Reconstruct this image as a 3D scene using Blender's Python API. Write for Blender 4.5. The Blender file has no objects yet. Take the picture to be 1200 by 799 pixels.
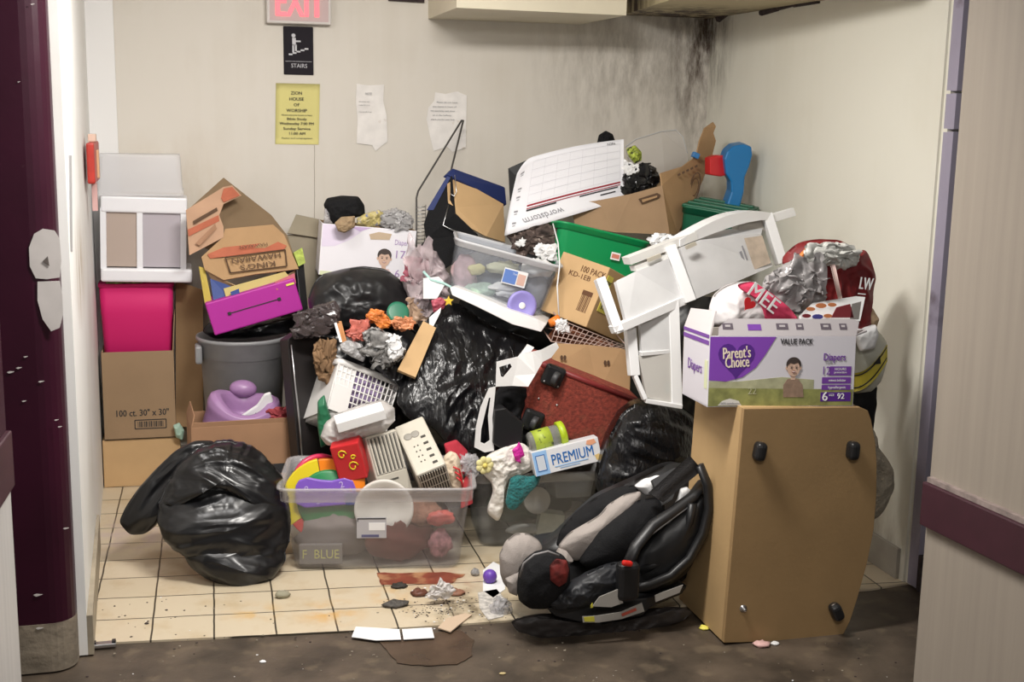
import bpy, bmesh, math, random
import numpy as np
from mathutils import Vector, Matrix, Euler, noise
random.seed(7)
PI = math.pi
scene = bpy.context.scene
COL = scene.collection

# ---------------------------------------------------------------- camera
FOC, YAW, PITCH, ROLL = 1457.5, 0.26, 0.1835, 0.0184
CAM = Vector((0.3286, -3.902, 1.706))
_f = Vector((math.sin(YAW)*math.cos(PITCH), math.cos(YAW)*math.cos(PITCH), -math.sin(PITCH)))
_r0 = Vector((math.cos(YAW), -math.sin(YAW), 0)); _u0 = _r0.cross(_f)
_c, _s = math.cos(ROLL), math.sin(ROLL)
_r = _c*_r0 + _s*_u0; _u = _c*_u0 - _s*_r0
cd = bpy.data.cameras.new('camera'); cam = bpy.data.objects.new('camera', cd); COL.objects.link(cam)
cd.sensor_fit = 'HORIZONTAL'; cd.sensor_width = 36.0; cd.lens = FOC/1200*36.0
cd.clip_start = 0.05; cd.clip_end = 50
m = Matrix((( _r.x, _u.x, -_f.x, CAM.x), (_r.y, _u.y, -_f.y, CAM.y), (_r.z, _u.z, -_f.z, CAM.z), (0, 0, 0, 1)))
cam.matrix_world = m
scene.camera = cam
cd.dof.use_dof = True; cd.dof.focus_distance = 4.6; cd.dof.aperture_fstop = 9.0

# ---------------------------------------------------------------- light
scene.view_settings.view_transform = 'Standard'; scene.view_settings.look = 'None'
scene.view_settings.gamma = 1.0; scene.view_settings.use_curve_mapping = False
scene.view_settings.exposure = 0.18
w = bpy.data.worlds.new('world'); scene.world = w; w.use_nodes = True
w.node_tree.nodes['Background'].inputs[0].default_value = (1.0, 0.97, 0.93, 1)
w.node_tree.nodes['Background'].inputs[1].default_value = 0.13
def area(name, loc, rot, sx, sy, energy, col):
    l = bpy.data.lights.new(name, 'AREA'); l.shape = 'RECTANGLE'; l.size = sx; l.size_y = sy; l.energy = energy; l.color = col
    o = bpy.data.objects.new(name, l); COL.objects.link(o); o.location = loc; o.rotation_euler = rot
    return o
area('ceiling_light', (1.05, -0.62, 2.46), (math.radians(22), 0, 0), 0.7, 0.25, 60, (1.0, 0.96, 0.91))
area('alcove_light', (0.30, 0.25, 2.46), (0, 0, 0), 0.3, 0.6, 10, (1.0, 0.97, 0.95))
area('corridor_fill', (0.9, -3.2, 2.46), (math.radians(25), 0, 0), 1.2, 0.4, 40, (1.0, 0.96, 0.92))  # unseen fill lamp added to lift faces turned towards the corridor

# ---------------------------------------------------------------- pixel helpers
def ray(x, y):
    x = float(x); y = float(y); return _f + (x-600)/FOC*_r - (y-399.5)/FOC*_u
def A(x, y, Y):
    d = ray(x, y); return CAM + d*((Y-CAM.y)/d.y)
def G(x, y, Z=0.0):
    d = ray(x, y); return CAM + d*((Z-CAM.z)/d.z)
def PX(x, y, X):
    d = ray(x, y); return CAM + d*((X-CAM.x)/d.x)

# ---------------------------------------------------------------- materials
MATS = {}
def mat(name, col, rough=0.6, metal=0.0, bump=0.0, bscale=60.0, var=0.0, vscale=8.0, coat=0.0, spec=0.5, stretch=None,
        alpha=None, emit=None, dirt=None, sheen=0.0, distort=0.0, tex='noise', trans=0.0):
    if name in MATS: return MATS[name]
    M = bpy.data.materials.new(name); M.use_nodes = True; MATS[name] = M
    nt = M.node_tree; N = nt.nodes; L = nt.links
    b = N['Principled BSDF']; out = N['Material Output']
    c4 = (col[0], col[1], col[2], 1)
    b.inputs['Base Color'].default_value = c4
    b.inputs['Roughness'].default_value = rough; b.inputs['Metallic'].default_value = metal
    b.inputs['Coat Weight'].default_value = coat; b.inputs['Coat Roughness'].default_value = 0.12
    b.inputs['Specular IOR Level'].default_value = spec
    b.inputs['Sheen Weight'].default_value = sheen
    b.inputs['Subsurface Weight'].default_value = 0.0
    tc = N.new('ShaderNodeTexCoord'); vec = tc.outputs['Object']
    if stretch:
        mp = N.new('ShaderNodeMapping'); mp.inputs['Scale'].default_value = stretch; L.new(vec, mp.inputs[0]); vec = mp.outputs[0]
    if var > 0:
        n = N.new('ShaderNodeTexNoise'); n.inputs['Scale'].default_value = vscale; n.inputs['Detail'].default_value = 5; L.new(vec, n.inputs['Vector'])
        r = N.new('ShaderNodeMapRange'); r.inputs[1].default_value = 0.3; r.inputs[2].default_value = 0.7
        r.inputs[3].default_value = 1-var; r.inputs[4].default_value = 1+var*0.5; L.new(n.outputs[0], r.inputs[0])
        mx = N.new('ShaderNodeMix'); mx.data_type = 'RGBA'; mx.blend_type = 'MULTIPLY'; mx.inputs[0].default_value = 1
        mx.inputs[6].default_value = c4; L.new(r.outputs[0], mx.inputs[7]); last = mx.outputs[2]
        if dirt:
            n2 = N.new('ShaderNodeTexNoise'); n2.inputs['Scale'].default_value = dirt[1]; n2.inputs['Detail'].default_value = 8; L.new(tc.outputs['Object'], n2.inputs['Vector'])
            r2 = N.new('ShaderNodeMapRange'); r2.inputs[1].default_value = dirt[2]; r2.inputs[2].default_value = dirt[2]+0.12; L.new(n2.outputs[0], r2.inputs[0])
            mm = N.new('ShaderNodeMath'); mm.operation = 'MULTIPLY'; mm.inputs[1].default_value = dirt[3]; L.new(r2.outputs[0], mm.inputs[0])
            m2 = N.new('ShaderNodeMix'); m2.data_type = 'RGBA'; L.new(mm.outputs[0], m2.inputs[0]); L.new(last, m2.inputs[6]); m2.inputs[7].default_value = (*dirt[0], 1); last = m2.outputs[2]
        L.new(last, b.inputs['Base Color'])
    if bump > 0:
        if tex == 'voronoi':
            n = N.new('ShaderNodeTexNoise'); n.noise_type = 'RIDGED_MULTIFRACTAL'; n.normalize = True; n.inputs['Scale'].default_value = bscale*0.45; n.inputs['Detail'].default_value = 3.0
            n.inputs['Roughness'].default_value = 0.45; n.inputs['Distortion'].default_value = 0.5; L.new(vec, n.inputs['Vector']); h = n.outputs[0]
        else:
            n = N.new('ShaderNodeTexNoise'); n.inputs['Scale'].default_value = bscale; n.inputs['Detail'].default_value = 4; n.inputs['Distortion'].default_value = distort
            L.new(vec, n.inputs['Vector']); h = n.outputs[0]
        bp = N.new('ShaderNodeBump'); bp.inputs['Strength'].default_value = min(1.0, bump); bp.inputs['Distance'].default_value = 0.01 if bump <= 1 else 0.01*bump
        L.new(h, bp.inputs['Height']); L.new(bp.outputs[0], b.inputs['Normal'])
    if emit:
        b.inputs['Emission Color'].default_value = (*emit[0], 1); b.inputs['Emission Strength'].default_value = emit[1]
    if alpha is not None:
        t = N.new('ShaderNodeBsdfTransparent'); t.inputs[0].default_value = (0.93, 0.94, 0.95, 1)
        mx = N.new('ShaderNodeMixShader'); mx.inputs[0].default_value = alpha
        L.new(t.outputs[0], mx.inputs[1]); L.new(b.outputs[0], mx.inputs[2]); L.new(mx.outputs[0], out.inputs[0])
    return M
def fabric(name, col, **k): return mat(name, col, rough=0.95, bump=0.25, bscale=400, var=0.12, vscale=30, spec=0.2, **k)

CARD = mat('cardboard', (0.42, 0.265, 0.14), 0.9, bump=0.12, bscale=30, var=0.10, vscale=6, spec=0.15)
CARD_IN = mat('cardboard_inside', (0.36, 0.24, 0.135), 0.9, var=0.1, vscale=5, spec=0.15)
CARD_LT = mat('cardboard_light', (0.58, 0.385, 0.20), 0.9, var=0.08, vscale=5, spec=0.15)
BAG = mat('black_bag_plastic', (0.006, 0.006, 0.007), 0.28, bump=0.75, bscale=22, tex='voronoi', spec=0.5)
BAG2 = mat('black_bag_plastic_stretched', (0.007, 0.007, 0.008), 0.24, bump=0.8, bscale=15, stretch=(3, 1, 1), distort=0.8, spec=0.5)
BLK = mat('black_plastic', (0.012, 0.012, 0.013), 0.4)
BLKF = mat('black_cloth', (0.010, 0.010, 0.011), 0.9, bump=0.25, bscale=250, spec=0.2)
WHT = mat('white_plastic', (0.80, 0.80, 0.80), 0.35)
WHT_W = mat('white_plastic_warm', (0.72, 0.69, 0.62), 0.4)
PAPER = mat('white_paper', (0.80, 0.80, 0.80), 0.85, spec=0.2)
INK = mat('black_ink', (0.03, 0.028, 0.03), 0.8)
GREYINK = mat('grey_ink', (0.28, 0.28, 0.30), 0.8)

CLEAR_RIM = mat('clear_plastic_rim', (0.82, 0.82, 0.84), 0.25, alpha=0.62)
FROST = mat('frosted_plastic', (0.72, 0.72, 0.73), 0.35, alpha=0.66)
FROST2 = mat('frosted_plastic_dense', (0.66, 0.66, 0.67), 0.4, alpha=0.85)
FILM = mat('clear_film', (0.70, 0.68, 0.70), 0.2, alpha=0.38, bump=0.9, bscale=30, tex='voronoi')
FILMG = mat('grey_film', (0.42, 0.41, 0.41), 0.2, alpha=0.82, bump=1.0, bscale=34, tex='voronoi')
FILMB = mat('smoky_film', (0.07, 0.055, 0.055), 0.2, alpha=0.85, bump=0.9, bscale=30, tex='voronoi')
PURPLE = mat('printed_purple', (0.17, 0.05, 0.33), 0.45)
YELLOWP = mat('yellow_print', (0.80, 0.72, 0.12), 0.6)
METAL = mat('steel', (0.55, 0.55, 0.56), 0.3, metal=1.0)
REDP = mat('red_plastic', (0.55, 0.02, 0.025), 0.35)

# ---------------------------------------------------------------- mesh builder
class MB:
    def __init__(s): s.v = []; s.f = []; s.mi = []; s.sm = []; s.ms = []
    def add(s, vs, fs, mt, smooth=False, M=None):
        if mt not in s.ms: s.ms.append(mt)
        k = s.ms.index(mt); n = len(s.v)
        for p in vs:
            p = Vector(p); s.v.append((M @ p) if M is not None else p)
        for f in fs:
            s.f.append([i+n for i in f]); s.mi.append(k); s.sm.append(smooth)
        return s
    def bm(s, b, mt, smooth=False, M=None):
        b.verts.index_update()
        s.add([v.co.copy() for v in b.verts], [[v.index for v in f.verts] for f in b.faces], mt, smooth, M); b.free(); return s
    def box(s, c, sz, mt, M=None, bev=0.0, seg=2, smooth=None):
        b = bmesh.new(); bmesh.ops.create_cube(b, size=1)
        for v in b.verts: v.co = Vector((v.co.x*sz[0], v.co.y*sz[1], v.co.z*sz[2]))
        if bev: bmesh.ops.bevel(b, geom=list(b.edges), offset=min(bev, min(sz)*0.45), segments=seg, affect='EDGES', profile=0.5)
        for v in b.verts: v.co += Vector(c)
        return s.bm(b, mt, False, M)
    def prism(s, pts, h, mt, M=None, bev=0.0, smooth=False):
        """polygon in local xz, thickness from y=0 to y=h"""
        b = bmesh.new(); vs = [b.verts.new((p[0], 0, p[1])) for p in pts]
        f = b.faces.new(vs); r = bmesh.ops.extrude_face_region(b, geom=[f])
        for e in r['geom']:
            if isinstance(e, bmesh.types.BMVert): e.co.y += h
        bmesh.ops.recalc_face_normals(b, faces=b.faces)
        if bev: bmesh.ops.bevel(b, geom=list(b.edges), offset=bev, segments=2, affect='EDGES', profile=0.5, clamp_overlap=True)
        big = [f for f in b.faces if len(f.verts) > 4]
        if big: bmesh.ops.triangulate(b, faces=big)
        return s.bm(b, mt, smooth, M)
    def solid(s, P, Q, mt, M=None):
        """closed shell between two matching polygons of 3D points"""
        n = len(P); vs = list(P)+list(Q)
        b = bmesh.new(); V = [b.verts.new(p) for p in vs]
        fs = [b.faces.new(V[:n]), b.faces.new(V[n:][::-1])]
        for i in range(n): b.faces.new([V[i], V[n+i], V[n+(i+1) % n], V[(i+1) % n]])
        bmesh.ops.recalc_face_normals(b, faces=b.faces)
        if n > 4: bmesh.ops.triangulate(b, faces=fs)
        return s.bm(b, mt, False, M)
    def slab(s, P, th, mt, M=None):
        """flat-ish polygon of 3D points, thickened backwards along its normal (positive = away from the camera)"""
        P = [Vector(p) for p in P]; nrm = Vector((0, 0, 0))
        for i in range(len(P)): a, b = P[i], P[(i+1) % len(P)]; nrm += a.cross(b)
        nrm.normalize()
        if nrm.dot(P[0]-CAM if M is None else Vector((0, 1, 0))) < 0: nrm = -nrm
        return s.solid(P, [p+nrm*th for p in P], mt, M)
    def tube(s, pts, r, mt, seg=8, M=None, close=False, flat=1.0, cap=True):
        pts = [Vector(p) for p in pts]; n = len(pts); vs = []; fs = []
        R = r if isinstance(r, (list, tuple)) else [r]*n
        up = None
        for i, p in enumerate(pts):
            a = pts[i-1] if (i > 0 or close) else p; c = pts[(i+1) % n] if (i < n-1 or close) else p
            t = (c-a).normalized()
            if up is None: up = t.orthogonal().normalized()
            up = (up - t*up.dot(t)).normalized(); si = t.cross(up)
            for k in range(seg):
                an = 2*PI*k/seg; vs.append(p+up*math.cos(an)*R[i]+si*math.sin(an)*R[i]*flat)
        m_ = n if close else n-1
        for i in range(m_):
            for k in range(seg):
                a = i*seg+k; b = i*seg+(k+1) % seg; c = ((i+1) % n)*seg+(k+1) % seg; d = ((i+1) % n)*seg+k
                fs.append([a, b, c, d])
        if not close and cap: fs.append(list(range(seg))[::-1]); fs.append(list(range((n-1)*seg, n*seg)))
        return s.add(vs, fs, mt, True, M)
    def lathe(s, prof, mt, seg=32, M=None, smooth=True, sx=1.0, sy=1.0):
        vs = []; fs = []; n = len(prof)
        for r, z in prof:
            for k in range(seg): a = 2*PI*k/seg; vs.append((r*math.cos(a)*sx, r*math.sin(a)*sy, z))
        for i in range(n-1):
            for k in range(seg): fs.append([i*seg+k, i*seg+(k+1) % seg, (i+1)*seg+(k+1) % seg, (i+1)*seg+k])
        if prof[0][0] > 1e-6: fs.append(list(range(seg))[::-1])
        if prof[-1][0] > 1e-6: fs.append(list(range((n-1)*seg, n*seg)))
        return s.add(vs, fs, mt, smooth, M)
    def sheet(s, fn, nu, nv, mt, th=0.0, M=None, smooth=True):
        vs = [Vector(fn(i/nu, j/nv)) for j in range(nv+1) for i in range(nu+1)]
        W = nu+1; fs = [[j*W+i, j*W+i+1, (j+1)*W+i+1, (j+1)*W+i] for j in range(nv) for i in range(nu)]
        if th:
            b = bmesh.new(); V = [b.verts.new(p) for p in vs]
            for f in fs: b.faces.new([V[i] for i in f])
            b.normal_update(); no = [v.normal.copy() for v in V]; n = len(vs)
            b.free()
            vs2 = [vs[i]-no[i]*th for i in range(n)]
            bd = [i for i in range(W)]+[j*W+nu for j in range(1, nv+1)]+[nv*W+i for i in range(nu-1, -1, -1)]+[j*W for j in range(nv-1, 0, -1)]
            F = fs+[[q+n for q in f[::-1]] for f in fs]
            for a in range(len(bd)): c, d = bd[a], bd[(a+1) % len(bd)]; F.append([c, c+n, d+n, d][::-1])
            return s.add(vs+vs2, F, mt, smooth, M)
        return s.add(vs, fs, mt, smooth, M)
    def ball(s, c, r, mt, M=None, seg=24, sc=(1, 1, 1), fn=None):
        b = bmesh.new(); bmesh.ops.create_uvsphere(b, u_segments=seg, v_segments=max(6, seg*2//3), radius=1)
        for v in b.verts:
            p = Vector((v.co.x*sc[0], v.co.y*sc[1], v.co.z*sc[2]))*r
            if fn: p += v.co*fn(v.co)
            v.co = p+Vector(c)
        return s.bm(b, mt, True, M)
    def disc(s, c, r, mt, M=None, seg=24, th=0.001, sx=1, sz=1):
        """disc in the local xz plane facing -y"""
        return s.prism([(c[0]+r*sx*math.cos(2*PI*k/seg), c[2]+r*sz*math.sin(2*PI*k/seg)) for k in range(seg)], th, mt, (M if M is not None else Matrix()) @ Matrix.Translation((0, c[1]-th, 0)))
    def text(s, txt, c, size, mt, M=None, wide=None, th=0.0006, rot=0.0, align='CENTER', shear=0.0, bold=0.0):
        """text in the local xz plane facing -y, centred at c"""
        cu = bpy.data.curves.new('t', 'FONT'); cu.body = txt; cu.size = size; cu.align_x = align; cu.align_y = 'CENTER'; cu.extrude = th/2; cu.shear = shear
        cu.resolution_u = 2
        o = bpy.data.objects.new('t', cu); COL.objects.link(o); bpy.context.view_layer.update()
        me = o.to_mesh(); T = Matrix.Translation(c) @ Matrix.Rotation(-rot, 4, 'Y') @ Matrix.Rotation(PI/2, 4, 'X')
        vs = [v.co.copy() for v in me.vertices]
        if vs and wide:
            x0 = min(v.x for v in vs); x1 = max(v.x for v in vs); k = wide/max(1e-6, x1-x0)
            for v in vs: v.x *= k
        fs = [list(p.vertices) for p in me.polygons]
        o.to_mesh_clear(); bpy.data.objects.remove(o); bpy.data.curves.remove(cu)
        bold = min(bold, 0.014*size)
        for dx, dz in (((-bold, 0.0), (0.0, 0.00025), (bold, 0.0005)) if bold else ((0.0, 0.0),)): s.add([v+Vector((dx, 0, dz)) for v in vs], fs, mt, False, (M if M is not None else Matrix()) @ T)
        return s
    def build(s, name, parent=None, M=None, bev=0.0, solid=0.0, sub=0, weld=False, origin=None):
        me = bpy.data.meshes.new(name)
        V = s.v
        if origin is not None: V = [p-Vector(origin) for p in V]
        me.from_pydata([tuple(p) for p in V], [], s.f)
        for x in s.ms: me.materials.append(x)
        me.polygons.foreach_set('material_index', s.mi); me.polygons.foreach_set('use_smooth', s.sm)
        me.update(); o = bpy.data.objects.new(name, me); COL.objects.link(o)
        if parent is not None: o.parent = parent
        if M is not None: o.matrix_local = M
        elif origin is not None: o.location = origin
        if bev:
            q = o.modifiers.new('bevel', 'BEVEL'); q.width = bev; q.segments = 2; q.limit_method = 'ANGLE'
        if solid:
            q = o.modifiers.new('solid', 'SOLIDIFY'); q.thickness = solid; q.offset = 0
        if sub:
            q = o.modifiers.new('sub', 'SUBSURF'); q.levels = sub; q.render_levels = sub
        return o

def tag(o, label, cat, group=None, kind=None):
    if label: o['label'] = label
    if cat: o['category'] = cat
    if group: o['group'] = group
    if kind: o['kind'] = kind
    return o
def thing(name, label, cat, M=None, group=None):
    o = bpy.data.objects.new(name, None); COL.objects.link(o); o.empty_display_size = 0.05
    if M is not None: o.matrix_world = M if isinstance(M, Matrix) else Matrix.Translation(M)
    return tag(o, label, cat, group)
def struct(o): o['kind'] = 'structure'; return o

# pose of a box from pixel corners: finds rotation, place and size so the corners land where the photo shows them
def rotm(v): return np.array(Euler(v, 'XYZ').to_matrix())
_F = np.array(_f); _R = np.array(_r); _U = np.array(_u); _C = np.array(CAM)
def fit(px, Y0, size, rot=(0, 0, 0), ws=30.0, wr=14.0, ref=(0, -0.5, 0.5), show=None):
    """px: {(cx,cy,cz): (x,y)} unit corners (-.5..-.5, z 0..1); Y0 = world Y of ref point. returns Matrix, (w,d,h)"""
    K = np.array(list(px.keys()), float); T = np.array(list(px.values()), float)
    refp = np.array(ref, float); s0 = np.array(size, float)
    c0 = T.mean(0); P0 = np.array(A(c0[0], c0[1], Y0))
    def parts(q):
        sz = s0*np.exp(q[5:8]); R = rotm(q[:3])
        rp = np.array([q[3], Y0, q[4]])
        return R, sz, rp
    def res(q):
        R, sz, rp = parts(q)
        W = ((K-refp)*sz) @ R.T + rp - _C
        z = W @ _F
        X = np.stack([600+FOC*(W@_R)/z, 399.5-FOC*(W@_U)/z], 1)
        return np.concatenate([(X-T).ravel(), (q[:3]-np.array(rot))*wr, q[5:8]*ws])
    q = np.array([*rot, P0[0], P0[2], 0, 0, 0], float); lam = 1.0
    e = res(q)
    for it in range(150):
        J = np.zeros((len(e), 8))
        for k in range(8): d = q.copy(); d[k] += 1e-5; J[:, k] = (res(d)-e)/1e-5
        H = J.T@J; st = np.linalg.solve(H+lam*np.diag(np.diag(H)+1e-6), -J.T@e)
        e2 = res(q+st)
        if e2@e2 < e@e: q = q+st; e = e2; lam = max(lam*0.4, 1e-7)
        else: lam *= 4
        if lam > 1e8: break
    R, sz, rp = parts(q)
    o = rp - R@(refp*sz)
    M = Matrix.Translation(Vector(o)) @ Matrix(R.tolist()).to_4x4()
    if show: print('FIT', show, 'size', sz.round(3), 'org', o.round(3), 'rot', np.degrees(q[:3]).round(0), 'err', np.abs(e[:2*len(K)]).max().round(1))
    return M, (float(sz[0]), float(sz[1]), float(sz[2]))

# soft closed body inside a pixel outline: domed front and back, creased
def soft(mb, outline, Y, front, back, mt, c=None, nr=26, nt=110, amp=0.012, fr=9.0, crumple=0.5, dirn=None, seed=0.0, ptop=None, lean=0.0, edge=0.5, pts3=None, jag=0.0, sm=3, ruf=0):
    pts = [Vector(p) for p in outline] if pts3 is None else None
    n = len(outline); L = [0.0]
    for i in range(n):
        a, b = outline[i], outline[(i+1) % n]; L.append(L[-1]+math.hypot(b[0]-a[0], b[1]-a[1]))
    def on(t):
        t = (t % 1.0)*L[-1]
        for i in range(n):
            if t <= L[i+1] or i == n-1:
                k = (t-L[i])/max(1e-6, L[i+1]-L[i]); a, b = outline[i], outline[(i+1) % n]
                return (a[0]+(b[0]-a[0])*k, a[1]+(b[1]-a[1])*k)
    if c is None: c = (sum(p[0] for p in outline)/n, sum(p[1] for p in outline)/n)
    ys = [p[1] for p in outline]; yb = max(ys); yt = min(ys)
    def at(x, y): return A(x, y, Y+lean*(yb-y)/(yb-yt))
    nrm = Vector((math.sin(YAW)*0.5, 1, 0)).normalized()
    rim = [on(k/nt) for k in range(nt)]
    # smooth rim a little
    for _ in range(sm): rim = [((rim[k-1][0]+2*rim[k][0]+rim[(k+1) % nt][0])/4, (rim[k-1][1]+2*rim[k][1]+rim[(k+1) % nt][1])/4) for k in range(nt)]
    if jag:
        rr = []
        for k, (x, y) in enumerate(rim):
            dx, dy = x-c[0], y-c[1]; L_ = math.hypot(dx, dy)+1e-6; a = 2*PI*k/nt
            q = Vector((math.cos(a)*2.2, math.sin(a)*2.2, seed+c[0]*0.13)); j = jag*(noise.noise(q)*0.9+noise.noise(q*3.1)*0.9+noise.noise(q*7)*0.5)
            rr.append((x+dx/L_*j, y+dy/L_*j))
        rim = rr
    def wr(p):
        q = Vector(p)+Vector((seed, seed*1.7, seed*0.3))
        if dirn is not None:
            d = Vector(dirn).normalized(); q = q - d*q.dot(d)*0.78
        h = 0.0; a = 1.0; f = fr
        for k in range(3):
            nn = noise.noise(q*f+Vector((k*7.1, 0, 0))); h += a*((1-abs(nn)*2.2)-0.5); a *= 0.5; f *= 2.1
        if crumple:
            qq = q*fr*1.1+Vector(noise.noise_vector(q*fr*0.5))*0.7
            v = (1-abs(noise.noise(qq))*3.2)*0.8+(1-abs(noise.noise(qq*2.1+Vector((3, 9, 4))))*3.2)*0.45-0.5
            h = h*(1-crumple)+crumple*v
        return h*amp
    vs = []; fs = []
    for side in (0, 1):
        for j in range(nr+1):
            t = j/nr
            for k in range(nt):
                x = c[0]+(rim[k][0]-c[0])*t; y = c[1]+(rim[k][1]-c[1])*t
                p = at(x, y); z = max(0.0, 1-t**2.4)**edge
                p2 = p + nrm*(z*back if side else -z*front)
                w = wr(p2)
                if not side: p2 = p2 - nrm*w*(0.25+0.75*min(1, z*1.6))
                else: p2 = p2 + nrm*w*min(1, z*2)
                p2 = p2 + Vector((0, 0, 1))*w*0.25*(1 if not side else 0)*min(1, z*3)
                vs.append(p2)
    B = (nr+1)*nt
    for side in (0, 1):
        o = side*B
        for j in range(nr):
            for k in range(nt):
                q = [o+j*nt+k, o+j*nt+(k+1) % nt, o+(j+1)*nt+(k+1) % nt, o+(j+1)*nt+k]
                fs.append(q if side == 0 else q[::-1])
    for k in range(nt):
        fs.append([nr*nt+k, nr*nt+(k+1) % nt, B+nr*nt+(k+1) % nt, B+nr*nt+k])
    mb.add(vs, fs, mt, True)
    if ruf:
        xs_ = [p[0] for p in outline]; w_ = max(xs_)-min(xs_); h_ = yb-yt; rn = random.Random(int(c[0]*7+c[1]))
        for q in range(ruf):
            cx_ = c[0]+rn.uniform(-.2, .2)*w_; cy_ = c[1]+rn.uniform(-.22, .18)*h_
            ruffle(mb, cx_, cy_, w_*rn.uniform(.45, .7), h_*rn.uniform(.45, .7), Y-front*1.02-0.004, mt, rn.uniform(0, 90), lean*(yb-cy_)/(yb-yt))
    return mb
def ruffle(mb, cx, cy, w_, h_, Y, mt, seed, dY=0.0, n=20, depth=None):
    """loose crumpled sheet of film or paper around a point"""
    depth = depth if depth is not None else 0.00022*max(w_, h_)*1.3
    vs = []
    for j in range(n+1):
        for i in range(n+1):
            u, v = i/n-.5, j/n-.5; q = Vector((u*3.0, v*3.0, seed)); k = noise.noise_vector(q); k2 = noise.noise_vector(q*2.7+Vector((5, 5, 5)))
            x = cx+w_*(u*1.0+k.x*0.34+k2.x*0.13); y = cy+h_*(v*1.0+k.y*0.34+k2.y*0.13)
            z = (1-abs(noise.noise(q*1.1+Vector((9, 1, 2))))*3)*0.6+k.z*0.8+k2.z*0.45
            vs.append(A(x, y, Y+dY-depth*z+0.35*(u*u+v*v)*depth*4))
    fs = [[j*(n+1)+i, j*(n+1)+i+1, (j+1)*(n+1)+i+1, (j+1)*(n+1)+i] for j in range(n) for i in range(n)]
    mb.add(vs, fs, mt, True)
def soft_obj(name, label, cat, outline, Y, front, back, mt, group=None, parent=None, **k):
    if k.get('crumple', 0) >= 0.7:
        k.setdefault('jag', 2.2); k.setdefault('sm', 1); k.setdefault('ruf', 2)
    mb = MB(); soft(mb, outline, Y, front, back, mt, **k)
    zs = min(v.z for v in mb.v); cx = sum(v.x for v in mb.v)/len(mb.v); cy = sum(v.y for v in mb.v)/len(mb.v)
    if parent is not None:
        o = mb.build(name, parent, M=parent.matrix_world.inverted()) ; return o
    o = mb.build(name, origin=(cx, cy, zs))
    if label: tag(o, label, cat, group)
    return o
def world_part(mb, name, parent, **k):
    """part whose vertices were given in world coordinates"""
    return mb.build(name, parent, M=parent.matrix_world.inverted(), **k)
# ================================================================ THE SETTING
YB = 2.0
def wallmat(name, col, col2, stain=None, streak=0.3, vs=2.0):
    """painted wall: slight patchiness plus grime of its own shape"""
    M = bpy.data.materials.new(name); M.use_nodes = True; nt = M.node_tree; N = nt.nodes; L = nt.links; b = N['Principled BSDF']
    b.inputs['Roughness'].default_value = 0.6; b.inputs['Specular IOR Level'].default_value = 0.3
    tc = N.new('ShaderNodeTexCoord')
    n = N.new('ShaderNodeTexNoise'); n.inputs['Scale'].default_value = vs; n.inputs['Detail'].default_value = 6; L.new(tc.outputs['Object'], n.inputs['Vector'])
    mp = N.new('ShaderNodeMapping'); mp.inputs['Scale'].default_value = (9, 9, 0.5); L.new(tc.outputs['Object'], mp.inputs[0])
    n2 = N.new('ShaderNodeTexNoise'); n2.inputs['Scale'].default_value = 2.2; n2.inputs['Detail'].default_value = 6; L.new(mp.outputs[0], n2.inputs['Vector'])
    ad = N.new('ShaderNodeMath'); ad.operation = 'MULTIPLY_ADD'; ad.inputs[1].default_value = streak; L.new(n2.outputs[0], ad.inputs[0]); L.new(n.outputs[0], ad.inputs[2])
    r = N.new('ShaderNodeMapRange'); r.inputs[1].default_value = 0.5+streak*0.4; r.inputs[2].default_value = 0.95+streak*0.6; L.new(ad.outputs[0], r.inputs[0])
    mx = N.new('ShaderNodeMix'); mx.data_type = 'RGBA'; mx.inputs[6].default_value = (*col, 1); mx.inputs[7].default_value = (*col2, 1); L.new(r.outputs[0], mx.inputs[0]); last = mx.outputs[2]
    for (cx, cy, cz, rx, rz, sc, colr, strength) in (stain or []):
        m2 = N.new('ShaderNodeMapping'); m2.vector_type = 'POINT'; m2.inputs['Location'].default_value = (-cx/rx, -cy/rx, -cz/rz); m2.inputs['Scale'].default_value = (1/rx, 1/rx, 1/rz)
        L.new(tc.outputs['Object'], m2.inputs[0])
        ln = N.new('ShaderNodeVectorMath'); ln.operation = 'LENGTH'; L.new(m2.outputs[0], ln.inputs[0])
        mr = N.new('ShaderNodeMapRange'); mr.inputs[1].default_value = 1.0; mr.inputs[2].default_value = 0.1; L.new(ln.outputs['Value'], mr.inputs[0])
        m3 = N.new('ShaderNodeMapping'); m3.inputs['Scale'].default_value = (1.6, 1.6, 0.45); L.new(tc.outputs['Object'], m3.inputs[0])
        n3 = N.new('ShaderNodeTexNoise'); n3.inputs['Scale'].default_value = sc; n3.inputs['Detail'].default_value = 9; n3.inputs['Roughness'].default_value = 0.7; L.new(m3.outputs[0], n3.inputs['Vector'])
        r3 = N.new('ShaderNodeMapRange'); r3.inputs[1].default_value = 0.38; r3.inputs[2].default_value = 0.66; L.new(n3.outputs[0], r3.inputs[0])
        mu = N.new('ShaderNodeMath'); mu.operation = 'MULTIPLY'; L.new(mr.outputs[0], mu.inputs[0]); L.new(r3.outputs[0], mu.inputs[1])
        m5 = N.new('ShaderNodeMath'); m5.operation = 'MULTIPLY'; m5.inputs[1].default_value = strength; m5.use_clamp = True; L.new(mu.outputs[0], m5.inputs[0])
        m4 = N.new('ShaderNodeMix'); m4.data_type = 'RGBA'; L.new(m5.outputs[0], m4.inputs[0]); L.new(last, m4.inputs[6]); m4.inputs[7].default_value = (*colr, 1); last = m4.outputs[2]
    L.new(last, b.inputs['Base Color'])
    return M
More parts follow.
